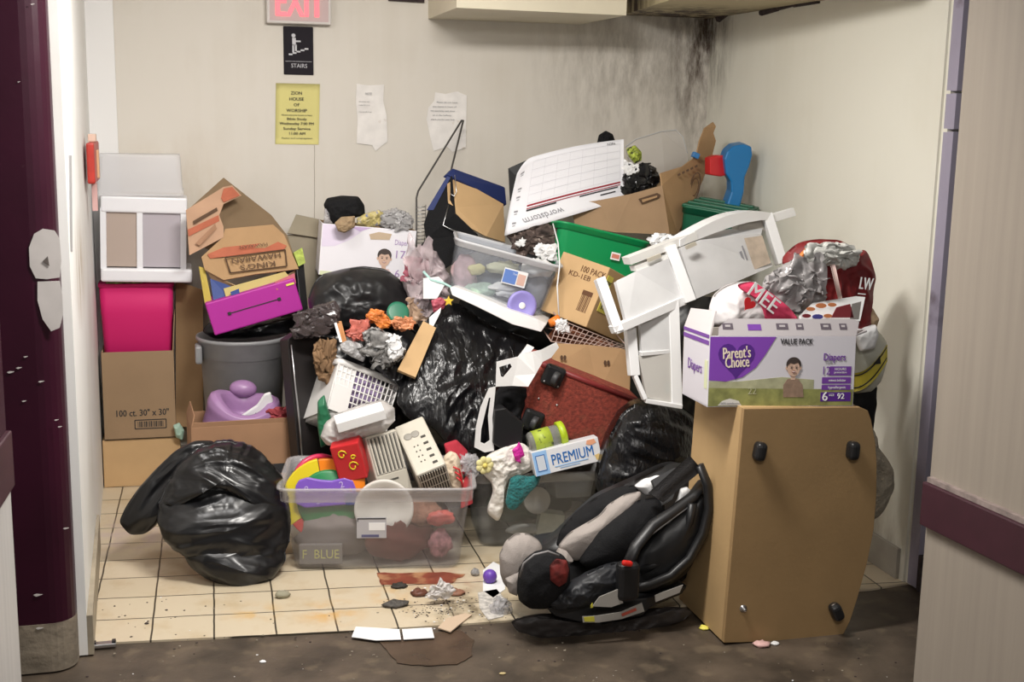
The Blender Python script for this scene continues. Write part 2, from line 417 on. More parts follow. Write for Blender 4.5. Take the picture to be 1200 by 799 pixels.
W_BACK = wallmat('wall_paint_cream', (0.68, 0.64, 0.575), (0.59, 0.54, 0.46), [
    (2.88, 2.0, 2.15, 0.30, 0.85, 8, (0.09, 0.065, 0.05), 1.7), (2.5, 2.0, 1.95, 0.6, 0.5, 14, (0.16, 0.13, 0.10), 0.55), (0.3, 2.0, 1.3, 0.35, 0.35, 3, (0.50, 0.38, 0.24), 0.5)])
W_RIGHT = wallmat('wall_paint_pale', (0.77, 0.75, 0.66), (0.70, 0.67, 0.57), [
    (2.88, 2.0, 2.2, 0.35, 0.6, 8, (0.10, 0.075, 0.05), 1.4), (2.88, 0.3, 0.1, 0.6, 0.25, 5, (0.25, 0.2, 0.14), 0.8)], streak=0.2)
W_LEFT = wallmat('wall_paint_white', (0.85, 0.85, 0.83), (0.66, 0.63, 0.56), [
    (-0.02, 0.6, 1.15, 0.5, 0.22, 4, (0.42, 0.33, 0.22), 1.1)], streak=0.15)
MOLD = mat('mold', (0.045, 0.03, 0.03), 0.9, var=0.5, vscale=30)
LAV = mat('lavender_paint', (0.34, 0.31, 0.40), 0.5, var=0.12, vscale=4, dirt=((0.10, 0.07, 0.09), 6, 0.62, 0.8))
MAROON = mat('maroon_bumper', (0.055, 0.016, 0.026), 0.4, var=0.15, vscale=20)
COLP = mat('purple_column_paint', (0.034, 0.003, 0.014), 0.42, var=0.25, vscale=3, bump=0.1, bscale=12, dirt=((0.30, 0.25, 0.25), 22, 0.72, 0.6), spec=0.3)
DOORM = mat('door_laminate', (0.34, 0.295, 0.245), 0.5, var=0.08, vscale=3.0, stretch=(14, 14, 0.5), dirt=((0.16, 0.12, 0.09), 3.2, 0.70, 0.4))
DOORW = mat('door_laminate_pale', (0.62, 0.60, 0.58), 0.5, var=0.1, vscale=3.0, stretch=(14, 14, 0.5))
def tilemat():
    M = bpy.data.materials.new('floor_tiles'); M.use_nodes = True; nt = M.node_tree; N = nt.nodes; L = nt.links; b = N['Principled BSDF']
    b.inputs['Roughness'].default_value = 0.35
    tc = N.new('ShaderNodeTexCoord')
    mp = N.new('ShaderNodeMapping'); mp.vector_type = 'TEXTURE'; mp.inputs['Location'].default_value = (-0.0088, 0.0559, 0); mp.inputs['Rotation'].default_value = (0, 0, -0.091); mp.inputs['Scale'].default_value = (1, 1, 1)
    # skew: shear correction with x += 0.1*y
    sep = N.new('ShaderNodeSeparateXYZ'); L.new(tc.outputs['Object'], mp.inputs[0]); L.new(mp.outputs[0], sep.inputs[0])
    sh = N.new('ShaderNodeMath'); sh.operation = 'MULTIPLY_ADD'; sh.inputs[1].default_value = 0.067; L.new(sep.outputs[1], sh.inputs[0]); L.new(sep.outputs[0], sh.inputs[2])
    cb = N.new('ShaderNodeCombineXYZ'); L.new(sh.outputs[0], cb.inputs[0]); L.new(sep.outputs[1], cb.inputs[1])
    ns = N.new('ShaderNodeTexNoise'); ns.inputs['Scale'].default_value = 9; L.new(cb.outputs[0], ns.inputs['Vector'])
    wob = N.new('ShaderNodeVectorMath'); wob.operation = 'MULTIPLY_ADD'; wob.inputs[1].default_value = (0.006, 0.006, 0); L.new(ns.outputs['Color'], wob.inputs[0]); L.new(cb.outputs[0], wob.inputs[2])
    br = N.new('ShaderNodeTexBrick'); br.offset = 0.0; br.squash = 1.0
    br.inputs['Scale'].default_value = 1.0; br.inputs['Brick Width'].default_value = 0.2; br.inputs['Row Height'].default_value = 0.19
    br.inputs['Mortar Size'].default_value = 0.0034; br.inputs['Mortar Smooth'].default_value = 0.3
    br.inputs['Color1'].default_value = (0.62, 0.53, 0.39, 1); br.inputs['Color2'].default_value = (0.56, 0.475, 0.34, 1); br.inputs['Mortar'].default_value = (0.06, 0.05, 0.035, 1)
    L.new(wob.outputs[0], br.inputs['Vector'])
    n = N.new('ShaderNodeTexNoise'); n.inputs['Scale'].default_value = 5; n.inputs['Detail'].default_value = 9; n.inputs['Roughness'].default_value = 0.65; L.new(tc.outputs['Object'], n.inputs['Vector'])
    r = N.new('ShaderNodeMapRange'); r.inputs[1].default_value = 0.50; r.inputs[2].default_value = 0.75; r.inputs[4].default_value = 0.75; L.new(n.outputs[0], r.inputs[0])
    mx = N.new('ShaderNodeMix'); mx.data_type = 'RGBA'; mx.blend_type = 'MULTIPLY'; L.new(r.outputs[0], mx.inputs[0]); L.new(br.outputs[0], mx.inputs[6]); mx.inputs[7].default_value = (0.78, 0.66, 0.46, 1)
    last = mx.outputs[2]
    for (cx, cy, rad, colr, st) in ((0.78, 0.14, 0.14, (0.62, 0.36, 0.10), 1.2), (0.52, 0.2, 0.12, (0.62, 0.38, 0.12), 0.9), (1.0, 0.25, 0.12, (0.60, 0.36, 0.12), 0.9), (1.25, 0.06, 0.24, (0.20, 0.16, 0.10), 1.5), (1.22, 0.35, 0.16, (0.34, 0.12, 0.05), 1.0), (0.12, 1.1, 0.3, (0.50, 0.40, 0.38), 1.2)):
        m2 = N.new('ShaderNodeMapping'); m2.inputs['Location'].default_value = (-cx/rad, -cy/rad, 0); m2.inputs['Scale'].default_value = (1/rad, 1/rad, 1); L.new(tc.outputs['Object'], m2.inputs[0])
        ln = N.new('ShaderNodeVectorMath'); ln.operation = 'LENGTH'; L.new(m2.outputs[0], ln.inputs[0])
        mr = N.new('ShaderNodeMapRange'); mr.inputs[1].default_value = 1.0; mr.inputs[2].default_value = 0.2; L.new(ln.outputs['Value'], mr.inputs[0])
        n3 = N.new('ShaderNodeTexNoise'); n3.inputs['Scale'].default_value = 14; n3.inputs['Detail'].default_value = 8; L.new(tc.outputs['Object'], n3.inputs['Vector'])
        r3 = N.new('ShaderNodeMapRange'); r3.inputs[1].default_value = 0.42; r3.inputs[2].default_value = 0.62; L.new(n3.outputs[0], r3.inputs[0])
        mu = N.new('ShaderNodeMath'); mu.operation = 'MULTIPLY'; L.new(mr.outputs[0], mu.inputs[0]); L.new(r3.outputs[0], mu.inputs[1])
        m5 = N.new('ShaderNodeMath'); m5.operation = 'MULTIPLY'; m5.use_clamp = True; m5.inputs[1].default_value = st*0.7; L.new(mu.outputs[0], m5.inputs[0])
        m4 = N.new('ShaderNodeMix'); m4.data_type = 'RGBA'; L.new(m5.outputs[0], m4.inputs[0]); L.new(last, m4.inputs[6]); m4.inputs[7].default_value = (*colr, 1); last = m4.outputs[2]
    L.new(last, b.inputs['Base Color'])
    bp = N.new('ShaderNodeBump'); bp.inputs['Strength'].default_value = 0.5; bp.inputs['Distance'].default_value = 0.003; bp.invert = True; L.new(br.outputs['Fac'], bp.inputs['Height']); L.new(bp.outputs[0], b.inputs['Normal'])
    return M
TILE = tilemat()
CONC = mat('dirty_concrete', (0.088, 0.066, 0.047), 0.5, bump=0.3, bscale=22, var=0.6, vscale=5.0, dirt=((0.17, 0.13, 0.085), 11, 0.56, 0.5))

# floor
mb = MB(); P = [G(95, 757), G(108, 753.5), G(400, 739.5), G(575, 728.5), G(1021, 690), G(1075, 682)]
P[0] = Vector((-0.15, P[0].y, 0)); P[-1] = Vector((2.99, -0.02, 0))
mb.solid([Vector((p.x, p.y, 0)) for p in P]+[Vector((2.99, 2.1, 0)), Vector((-0.15, 2.1, 0))], [Vector((p.x, p.y, -0.05)) for p in P]+[Vector((2.99, 2.1, -0.05)), Vector((-0.15, 2.1, -0.05))], TILE)
struct(mb.build('floor'))
mb = MB(); mb.box((1.3, -1.0, -0.057), (5.4, 6.4, 0.1), CONC); struct(mb.build('floor'))
# walls
mb = MB(); mb.box((1.4, YB+0.06, 1.24), (3.3, 0.12, 2.5), W_BACK); struct(mb.build('wall_back'))
mb = MB(); mb.solid([(0, -0.03, 0), (-0.065, 2.1, 0), (-0.065, 2.1, 2.5), (0, -0.03, 2.5)], [(-0.12, -0.03, 0), (-0.18, 2.1, 0), (-0.18, 2.1, 2.5), (-0.12, -0.03, 2.5)], W_LEFT)
struct(mb.build('wall_left'))
mb = MB(); mb.box((2.95, 0.99, 1.24), (0.12, 2.02, 2.5), W_RIGHT); struct(mb.build('wall_right'))
mb = MB(); mb.box((1.3, -1.0, 2.53), (5.4, 6.4, 0.06), mat('ceiling_paint', (0.7, 0.68, 0.63), 0.8)); struct(mb.build('ceiling'))
# baseboards
BB = mat('baseboard_dirty', (0.36, 0.31, 0.23), 0.6, var=0.25, vscale=10)
mb = MB(); mb.solid([(0.0, -0.03, 0), (0.018, -0.03, 0), (-0.02, 0.98, 0), (-0.035, 0.98, 0)], [(0.0, -0.03, 0.13), (0.018, -0.03, 0.13), (-0.02, 0.98, 0.13), (-0.035, 0.98, 0.13)], BB); struct(mb.build('baseboard_left'))
mb = MB(); mb.box((2.883, 1.0, 0.06), (0.016, 1.98, 0.12), mat('baseboard_grey', (0.36, 0.33, 0.28), 0.6, var=0.2, vscale=8)); struct(mb.build('baseboard_right', bev=0.003))
mb = MB(); mb.box((1.4, 1.992, 0.06), (2.9, 0.014, 0.12), MATS['baseboard_grey']); struct(mb.build('baseboard_back'))
# lavender metal door frame on the right
mb = MB()
for z0, z1 in ((0.0, 1.66), (1.668, 1.79), (1.798, 2.4)): mb.box((3.08, -0.06, (z0+z1)/2), (0.36, 0.06, z1-z0), LAV, bev=0.002)
mb.box((3.02, -0.098, 1.2), (0.016, 0.02, 2.4), LAV, bev=0.003)
for k in range(7): mb.ball((2.98+0.02*random.random(), -0.091, 0.2+k*0.22+random.random()*0.1), 0.006, MOLD, seg=8)
struct(mb.build('trim_door_frame'))
mb = MB(); mb.box((3.05, -0.1, 0.06), (0.3, 0.02, 0.14), mat('rotten_base', (0.06, 0.045, 0.05), 0.8, var=0.5, vscale=30)); struct(mb.build('baseboard_frame'))
mb = MB(); mb.box((3.2, -0.03, 1.25), (0.6, 0.05, 2.5), W_RIGHT); struct(mb.build('wall_front_right'))
# purple column
mb = MB(); x1 = -0.026; xs = []
prof = []
for k in range(7): a = -PI/2 + PI/2*k/6; prof.append((x1-0.07+0.07*math.cos(a), -0.13+0.07+0.07*math.sin(a)))
poly = [(-0.75, -0.13)] + prof + [(x1, 0.05), (-0.75, 0.05)]
mb.solid([(x, y, 0.155) for x, y in poly], [(x, y, 2.5) for x, y in poly], COLP)
mb.solid([(x, y-0.001, 0.0) for x, y in poly], [(x, y-0.001, 0.155) for x, y in poly], mat('bare_plaster', (0.24, 0.20, 0.15), 0.9, bump=0.6, bscale=25, var=0.4, vscale=12))
col = struct(mb.build('pillar'))
mb = MB()
CH = mat('bare_plaster_pale', (0.62, 0.58, 0.56), 0.8, var=0.1, vscale=12)
def flat_decal(mb, pix, Y, mt, th=0.0015, off=0.001):
    P = [A(x, y, Y-off) for x, y in pix]; mb.slab(P, -th, mt)
flat_decal(mb, [(50, 268), (64, 270), (70, 280), (72, 305), (70, 325), (55, 327), (42, 326), (35, 312), (34, 290), (40, 274)], -0.131, CH)
flat_decal(mb, [(44, 330), (70, 329), (73, 345), (74, 368), (70, 384), (60, 388), (50, 374), (44, 352)], -0.131, CH)
flat_decal(mb, [(50, 306), (56, 300), (58, 312)], -0.134, mat('dark_hole', (0.12, 0.1, 0.09), 0.8))
for (x, y, w_) in ((12, 436, 5), (22, 431, 4), (38, 5, 3), (48, 447, 4), (66, 492, 3), (28, 470, 3), (77, 619, 4), (44, 697, 6), (22, 96, 2), (46, 736, 5), (70, 500, 3), (30, 418, 3)):
    flat_decal(mb, [(x-w_*.8, y), (x-w_*.2, y-w_*0.22), (x+w_, y-.8), (x+w_*0.4, y+w_*0.12), (x-w_*.3, y+w_*.3)], -0.131, CH)
struct(mb.build('trim_chips'))
mb = MB(); P0 = A(134.5, 60, YB); mb.box(((P0.x-0.09)/2, YB-0.006, 1.25), (P0.x+0.09, 0.012, 2.5), mat('white_pilaster', (0.80, 0.79, 0.78), 0.5))
struct(mb.build('trim_pilaster', bev=0.003))
mb = MB(); mb.tube([A(368.5, 170+k*12, YB-0.0005)+Vector((0.002*noise.noise(Vector((k*0.7, 0, 0))), 0, 0)) for k in range(9)], 0.0016, mat('wall_crack', (0.30, 0.26, 0.2), 0.9), seg=4); struct(mb.build('trim_crack'))
# grey strip and painted specks on the white wall
mb = MB(); P = [PX(79.5, 182, -0.006), PX(82.5, 182, -0.006), PX(83.5, 295, -0.006), PX(80.5, 295, -0.006)]
tag(mb.slab(P, -0.004, mat('grey_strip', (0.35, 0.35, 0.36), 0.5)).build('cable_cover', origin=P[3]), 'thin grey vertical strip fixed to the white wall beside the purple pillar', 'strip')
# soffit in the top corner of the back wall
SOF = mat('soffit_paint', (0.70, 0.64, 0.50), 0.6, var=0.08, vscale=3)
zs = 2.118
z2 = 2.17
fp = [G(498, 23.5, zs), G(535, 9, zs), G(734, 18, zs)]
fp = [Vector((fp[0].x, 2.02, zs)), fp[1], fp[2], Vector((fp[2].x, 2.02, zs))]
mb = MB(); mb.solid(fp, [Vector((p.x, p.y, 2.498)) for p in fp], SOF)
q = [G(734, 18, z2-0.006), G(806, -5, z2-0.006)]
fp2 = [q[0], q[1], Vector((q[1].x+0.25, -0.02, z2)), Vector((2.89, -0.02, z2)), Vector((2.89, 2.02, z2)), Vector((q[0].x, 2.02, z2))]
fp2 = [Vector((p.x, p.y, z2)) for p in fp2]
SOF2 = wallmat('soffit_underside_shaded', (0.52, 0.45, 0.28), (0.45, 0.38, 0.24), [(2.65, 1.9, 2.17, 0.7, 0.8, 9, (0.05, 0.03, 0.03), 2.0)])  # underside shade put into the yellowish paint colour, plus mold
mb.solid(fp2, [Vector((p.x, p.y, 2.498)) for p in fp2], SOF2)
sf = struct(mb.build('trim_soffit'))
mb = MB(); P = [A(455, -3, 1.99), A(497, -1, 1.99), A(497, 3.5, 1.99), A(455, 1, 1.99)]; mb.slab(P, -0.01, MOLD); struct(mb.build('trim_grille'))
# mouldy rotten edge at the top of the right wall
mb = MB()
for (x0, y0, x1_, y1_, r_) in ((842, 22, 868, 2, 0.018), (892, 15, 912, 9, 0.014), (905, 11, 935, 3, 0.012), (930, 5, 960, 0, 0.014)):
    a = PX(x0, y0, 2.885); b = PX(x1_, y1_, 2.885); mb.tube([a.lerp(b, t/6)+Vector((0, 0, 0.01*noise.noise(Vector((t, x0, 0))))) for t in range(7)], r_, MOLD, seg=6)
struct(mb.build('trim_mold'))
# doors
MD = Matrix.Translation((2.335, -0.95, 0)) @ Matrix.Rotation(math.radians(4.6), 4, 'Z')
d = bpy.data.objects.new('door_1', None); COL.objects.link(d); d.matrix_world = MD; struct(d)
mb = MB(); mb.box((0.022, -0.46, 1.13), (0.044, 0.92, 2.24), DOORM); mb.build('panel', d, bev=0.003)
zt, zb = 0.704, 0.578
mb = MB(); mb.box((-0.012, -0.46, (zt+zb)/2), (0.024, 0.92, zt-zb), MAROON); mb.build('bumper_rail', d, bev=0.004)
mb = MB(); mb.box((-0.008, -0.46, zt+0.008), (0.016, 0.9, 0.014), mat('glue_line', (0.30, 0.24, 0.22), 0.7, var=0.4, vscale=40)); mb.build('rail_edging', d)
MD = Matrix.Translation((-0.062, -1.0, 0)) @ Matrix.Rotation(math.radians(-3), 4, 'Z')
d = bpy.data.objects.new('door_2', None); COL.objects.link(d); d.matrix_world = MD; struct(d)
mb = MB(); mb.box((-0.03, -0.46, 0.43), (0.05, 0.92, 0.85), DOORW); mb.build('panel', d, bev=0.003)
mb = MB(); mb.box((-0.022, -0.46, 1.56), (0.03, 0.92, 1.4), COLP); mb.build('upper_panel', d, bev=0.003)
mb = MB(); mb.box((-0.02, -0.46, 0.915), (0.05, 0.92, 0.13), MAROON); mb.build('bumper_rail', d, bev=0.004)

# ---- things on the walls
T = thing('exit_sign', 'white exit sign with glowing red letters above the black stairs sign', 'sign', Vector((A(349.5, 29, YB).x, YB, A(349.5, 29, YB).z)))
mb = MB(); mb.box((0, -0.03, 0.10), (0.29, 0.055, 0.20), mat('exit_housing', (0.62, 0.58, 0.55), 0.5), bev=0.006); mb.build('housing', T)
mb = MB(); RED = mat('exit_red_letters', (0.5, 0.01, 0.02), 0.4, emit=((1.0, 0.075, 0.10), 1.5)); PNK = mat('exit_panel', (0.44, 0.37, 0.36), 0.5, emit=((1.0, 0.10, 0.12), 0.06))
mb.box((0, -0.059, 0.095), (0.262, 0.004, 0.165), PNK)
mb.text('EXIT', (0, -0.063, 0.090), 0.19, RED, wide=0.205, th=0.003, bold=0.004); mb.text('EXIT', (0.001, -0.0632, 0.090), 0.19, RED, wide=0.214, th=0.003, bold=0.004); mb.build('lit_panel', T)
T = thing('stairs_sign', 'black sign with a white stairs pictogram under the exit sign', 'sign', Vector((A(350, 87, YB).x, YB, A(350, 87, YB).z)))
mb = MB(); SB = mat('sign_black', (0.018, 0.015, 0.02), 0.8, spec=0.2); SW = mat('sign_white', (0.55, 0.55, 0.58), 0.6)
mb.box((0, -0.005, 0.105), (0.135, 0.008, 0.215), SB, bev=0.003)
mb.text('STAIRS', (0.002, -0.0095, 0.037), 0.026, SW, wide=0.072)
mb.box((0, -0.0093, 0.057), (0.12, 0.001, 0.0015), SW)
st = []; x = -0.045; z = 0.078
pts = [(-0.045, 0.083)]
for k in range(5): pts += [(-0.045+0.018*k, 0.083+0.007*k+0.007), (-0.045+0.018*(k+1), 0.083+0.007*k+0.007)]
pts += [(0.048, 0.110)] + [(p[0], p[1]-0.008) for p in pts[::-1]]
for k in range(5): mb.box((-0.036+0.018*k, -0.0095, 0.088+0.0065*k), (0.017, 0.001, 0.007), SW)
mb.ball((-0.022, -0.0095, 0.172), 0.009, SW, sc=(1, 0.15, 1)); mb.box((-0.02, -0.0095, 0.145), (0.016, 0.001, 0.034), SW)
mb.box((-0.024, -0.0095, 0.115), (0.008, 0.001, 0.034), SW); mb.box((-0.012, -0.0095, 0.118), (0.008, 0.001, 0.03), SW); mb.box((-0.001, -0.0095, 0.147), (0.022, 0.001, 0.007), SW, M=None)
mb.build('plate', T)
T = thing('yellow_notice', 'yellow church service notice taped on the back wall', 'paper', Vector((A(348, 169, YB).x, YB, A(348, 169, YB).z)))
YP = mat('yellow_paper', (0.68, 0.62, 0.24), 0.85); mb = MB(); wy, hy = 0.2, 0.276
mb.sheet(lambda u, v: ((u-0.5)*wy+0.008*v, -0.004-0.004*math.sin(u*PI)*v, v*hy), 8, 8, YP, th=0.0008)
mb.build('sheet', T)
mb = MB()
for t, z, s_, w_ in (('ZION', 0.232, 0.021, 0.05), ('HOUSE', 0.205, 0.021, 0.066), ('OF', 0.179, 0.019, 0.026), ('WORSHIP', 0.153, 0.021, 0.094), ('All are welcome to join us here', 0.133, 0.010, 0.14),
                  ('Bible Study', 0.115, 0.016, 0.09), ('Wednesday 7:00 PM', 0.094, 0.017, 0.156), ('Sunday Service', 0.071, 0.017, 0.124), ('11:00 AM', 0.049, 0.017, 0.073), ('Pastor and congregation', 0.028, 0.010, 0.14)):
    mb.text(t, (0, -0.0095, z), s_, INK, wide=w_, bold=0.0006 if s_ > 0.012 else 0)
mb.build('lettering', T)
def torn(pix, label, lines, seed):
    xs = [p[0] for p in pix]; ys = [p[1] for p in pix]; cx = sum(xs)/len(xs)
    O = A(cx, max(ys), YB-0.003); T = thing('torn_notice', label, 'paper', O)
    mb = MB(); P = [A(x, y, YB-0.005-0.006*abs(noise.noise(Vector((x*0.1, y*0.1, seed)))))-O for x, y in pix]
    P2 = [p+Vector((0, 0.0012, 0)) for p in P]; mb.solid(P, P2, PAPERW)
    mb.build('sheet', T)
    mb = MB()
    for (x, y, t, s_, w_) in lines: p = A(x, y, YB-0.0135)-O; mb.text(t, p, s_, GREYINK, wide=w_)
    mb.build('lettering', T)
PAPERW = mat('taped_paper', (0.82, 0.79, 0.76), 0.8, var=0.12, vscale=14, dirt=((0.35, 0.25, 0.15), 18, 0.63, 0.7))
torn([(418, 98), (432, 100), (450, 99), (449, 118), (453, 135), (454, 166), (446, 172), (440, 177), (436, 170), (418, 168), (419, 140), (417, 118)],
     'torn narrow notice on the back wall, between the yellow notice and another torn one', [(432, 110, 'NOTE', 0.016, 0.03), (427, 119, 'all residents must', 0.007, 0.05), (427, 123, 'keep this area', 0.007, 0.05), (428, 131, 'clear at all times', 0.007, 0.06)], 1)
torn([(510, 108), (522, 110), (536, 107), (547, 112), (546, 160), (546, 173), (530, 178), (524, 172), (508, 177), (504, 160), (500, 140), (502, 126), (509, 118)],
     'torn square notice on the back wall right behind the bent wire', [(524, 120, 'Please do not leave', 0.010, 0.10), (521, 125, 'any items in front of', 0.010, 0.115), (519, 130, 'the stairway exit door', 0.010, 0.12), (518, 135, 'or in the hallway', 0.010, 0.09), (519, 140, 'thank you for your help', 0.010, 0.115)], 4)
# red alarm box on the left wall
P = PX(104, 213, -0.03); T = thing('fire_alarm', 'red fire alarm pull station on the left white wall', 'fire alarm', Vector((-0.01, P.y, P.z)))
h = (PX(104, 165, -0.03)-PX(104, 213, -0.03)).z
mb = MB(); RA = mat('alarm_red', (0.42, 0.03, 0.02), 0.4, var=0.2, vscale=20)
yy = (PX(112, 190, -0.01).y-PX(96, 190, -0.01).y)
mb.box((0.0, 0, h/2), (0.03, 0.3, h), RA, bev=0.008); mb.build('housing', T)
mb = MB(); mb.box((0.017, 0, h*0.45), (0.012, 0.05, h*0.7), mat('alarm_lever', (0.6, 0.35, 0.2), 0.4), bev=0.003); mb.build('lever', T)
mb = MB(); mb.box((0.0, 0.01, -0.06), (0.02, 0.03, 0.11), mat('faded_red', (0.62, 0.38, 0.36), 0.7)); mb.build('drip_mark', T)
mb = MB(); mb.box((0.0, -0.0, h+0.015), (0.03, 0.05, 0.03), mat('old_tape', (0.62, 0.45, 0.36), 0.7), bev=0.003); mb.build('top_bracket', T)
# ================================================================ BUILDERS
def ringpts(w, d, r, z, n=5):
    r = min(r, w/2*0.98, d/2*0.98); out = []
    for (cx, cy, a0) in ((w/2-r, d/2-r, 0), (-w/2+r, d/2-r, PI/2), (-w/2+r, -d/2+r, PI), (w/2-r, -d/2+r, 1.5*PI)):
        for k in range(n+1): a = a0+PI/2*k/n; out.append(Vector((cx+r*math.cos(a), cy+r*math.sin(a), z)))
    return out
def loft(mb, rings, mt, M=None, smooth=True, cap0=False, cap1=False):
    n = len(rings[0]); vs = [p for r in rings for p in r]; fs = []
    for j in range(len(rings)-1):
        for k in range(n): fs.append([j*n+k, j*n+(k+1) % n, (j+1)*n+(k+1) % n, (j+1)*n+k])
    if cap0: fs.append(list(range(n))[::-1])
    if cap1: fs.append(list(range((len(rings)-1)*n, len(rings)*n)))
    return mb.add(vs, fs, mt, smooth, M)
def tote_parts(T, w, d, h, mt, rim_mt, taper=0.88, rim=0.035, th=0.003, cr=0.05, sag=0.0):
    """open storage tub: tapered rounded wall, floor, rolled rim band. origin at the base"""
    mb = MB(); b = taper
    R = [ringpts(w*b*0.96, d*b*0.96, cr, 0.002), ringpts(w*b, d*b, cr, 0.02), ringpts(w*(b+(0.97-b)*0.9), d*(b+(0.97-b)*0.9), cr, h-rim), ringpts(w*0.965, d*0.965, cr, h-rim+0.004), ringpts(w*0.98, d*0.98, cr, h-0.004)]
    I = [ringpts(w*0.98-2*th, d*0.98-2*th, cr, h-0.004), ringpts(w*b-2*th, d*b-2*th, cr, 0.024), ringpts(w*b*0.95, d*b*0.95, cr, 0.008)]
    loft(mb, R+I, mt, cap0=True, cap1=True); mb.build('tub', T)
    mb = MB()
    R = [ringpts(w*0.982, d*0.982, cr, h-rim), ringpts(w*1.0, d*1.0, cr+0.005, h-rim), ringpts(w*1.005, d*1.005, cr+0.005, h-0.012), ringpts(w*1.035, d*1.04, cr+0.008, h-0.010), ringpts(w*1.035, d*1.04, cr+0.008, h-0.002), ringpts(w*1.02, d*1.02, cr+0.005, h), ringpts(w*0.975, d*0.975, cr, h-0.001), ringpts(w*0.975, d*0.975, cr, h-rim)]
    loft(mb, R, rim_mt); mb.build('rim', T)
def carton(T, w, d, h, mt, flaps=(), th=0.005, closed=False, seam=True, inner=None, tape=None):
    """cardboard box, origin at base centre. flaps: list of (side, length, angle) side in F B L R; angle 0 = straight up, 90 = out flat"""
    mb = MB(); inner = inner or mt
    if closed:
        mb.box((0, 0, h/2), (w, d, h), mt, bev=0.003)
        mb.box((0, 0, h+0.0008), (w*0.99, 0.004, 0.0016), mat('seam_dark', (0.1, 0.06, 0.03), 0.9))
    else:
        mb.box((0, 0, th/2), (w, d, th), mt)
        mb.box((0, -d/2+th/2, h/2), (w, th, h), mt, bev=0.001); mb.box((0, d/2-th/2, h/2), (w, th, h), inner, bev=0.001)
        mb.box((-w/2+th/2, 0, h/2), (th, d-2*th, h), mt, bev=0.001); mb.box((w/2-th/2, 0, h/2), (th, d-2*th, h), inner, bev=0.001)
    body = mb.build('body', T)
    for (sd, ln, an) in flaps:
        a = math.radians(an); mb = MB()
        if sd in 'FB':
            sg = -1 if sd == 'F' else 1
            Mx = Matrix.Translation((0, sg*(d/2-th/2), h)) @ Matrix.Rotation(-sg*a, 4, 'X')
            mb.prism([(-w/2, 0), (w/2, 0), (w/2-0.012, ln), (-w/2+0.012, ln)], th*0.8, mt, M=Mx @ Matrix.Translation((0, -th*0.4, 0)))
        else:
            sg = -1 if sd == 'L' else 1
            Mx = Matrix.Translation((sg*(w/2-th/2), 0, h)) @ Matrix.Rotation(sg*a, 4, 'Y') @ Matrix.Rotation(PI/2, 4, 'Z')
            mb.prism([(-d/2, 0), (d/2, 0), (d/2-0.012, ln), (-d/2+0.012, ln)], th*0.8, mt, M=Mx @ Matrix.Translation((0, -th*0.4, 0)))
        mb.build('flap', T)
    return body
def crumple_paper(name, label, cat, outline, Y, mt, th=0.02, group=None, amp=0.012, fr=22, **k):
    k.setdefault('ruf', 1); return soft_obj(name, label, cat, outline, Y, th, th, mt, group, amp=amp, fr=fr, nr=14, nt=64, crumple=0.8, **k)
def S(lst, dflt=None):
    """list of (x, y, Y) -> world points"""
    return [A(p[0], p[1], p[2] if len(p) > 2 else dflt) for p in lst]
def slab_thing(name, label, cat, lst, th, mt, Y=None, group=None, bev=0.0):
    P = S(lst, Y); mb = MB(); mb.slab(P, th, mt); z = min(v.z for v in mb.v)
    return tag(mb.build(name, origin=(P[0].x, P[0].y, z), bev=bev), label, cat, group)
def T0(x, y, Y): return Matrix.Translation(A(x, y, Y))
def barcode(mb, c, w, h, mt, n=10, M=None):
    for k in range(n): mb.box((c[0]-w/2+w*(k+0.5)/n, c[1], c[2]), (w/n*(0.3+0.4*((k*7) % 3)/2), 0.001, h), mt, M=M)
def frame_rect(mb, c, w, h, t, mt):
    for dx, dz, a, b in ((0, h/2, w, t), (0, -h/2, w, t), (w/2, 0, t, h), (-w/2, 0, t, h)): mb.box((c[0]+dx, c[1], c[2]+dz), (a, 0.001, b), mt)

# ================================================================ LEFT STACK BY THE WHITE WALL
def upright(x0, x1, yt, yb, Y, depth, yaw=0.0):
    a = A(x0, (yt+yb)/2, Y); b = A(x1, (yt+yb)/2, Y); t = A((x0+x1)/2, yt, Y); c = A((x0+x1)/2, yb, Y)
    w = b.x-a.x; h = t.z-c.z
    M = Matrix.Translation(((a.x+b.x)/2, Y+depth/2, c.z)) @ Matrix.Rotation(yaw, 4, 'Z'); return M, w, depth, h
M, w, d, h = upright(121, 212, 514, 569, 1.77, 0.2); M.translation.z = 0.0; hz0 = h
T = thing('cardboard_box', 'tan cardboard box on the floor, bottom of the stack by the white wall', 'box', M)
carton(T, w, d, h-0.002, CARD_LT, closed=True)
zt = h
M, w, d, h = upright(120.5, 205, 412, 514, 1.765, 0.19); M.translation.z = zt
T = thing('cardboard_box', 'brown cardboard box marked 100 ct, pink tub standing in it', 'box', M)
h2 = A(160, 412, 1.765).z-zt; KRAFT = mat('cardboard_grey_brown', (0.33, 0.225, 0.135), 0.9, var=0.08, vscale=5, spec=0.15)
carton(T, w, d, h2, KRAFT, flaps=(('R', 0.16, 4),))
mb = MB(); mb.text('100 ct. 30" x 30"', (0.01, -d/2-0.001, h2*0.30), 0.042, INK, wide=0.225, bold=0.0006)
frame_rect(mb, (0.045, -d/2-0.001, h2*0.17), 0.135, 0.04, 0.004, INK); barcode(mb, (0.045, -d/2-0.001, h2*0.17), 0.115, 0.026, INK, 16); mb.build('printed_text', T)
PINK = mat('pink_plastic', (0.62, 0.018, 0.15), 0.6, spec=0.3)
a = A(118, 372, 1.80); b = A(203, 372, 1.80); zb = zt+0.012; zz = A(160, 334, 1.80).z
T = thing('storage_tub', 'bright pink plastic tub standing in the cardboard box marked 100 ct', 'tub', Vector(((a.x+b.x)/2, 1.885, zb)))
w = b.x-a.x
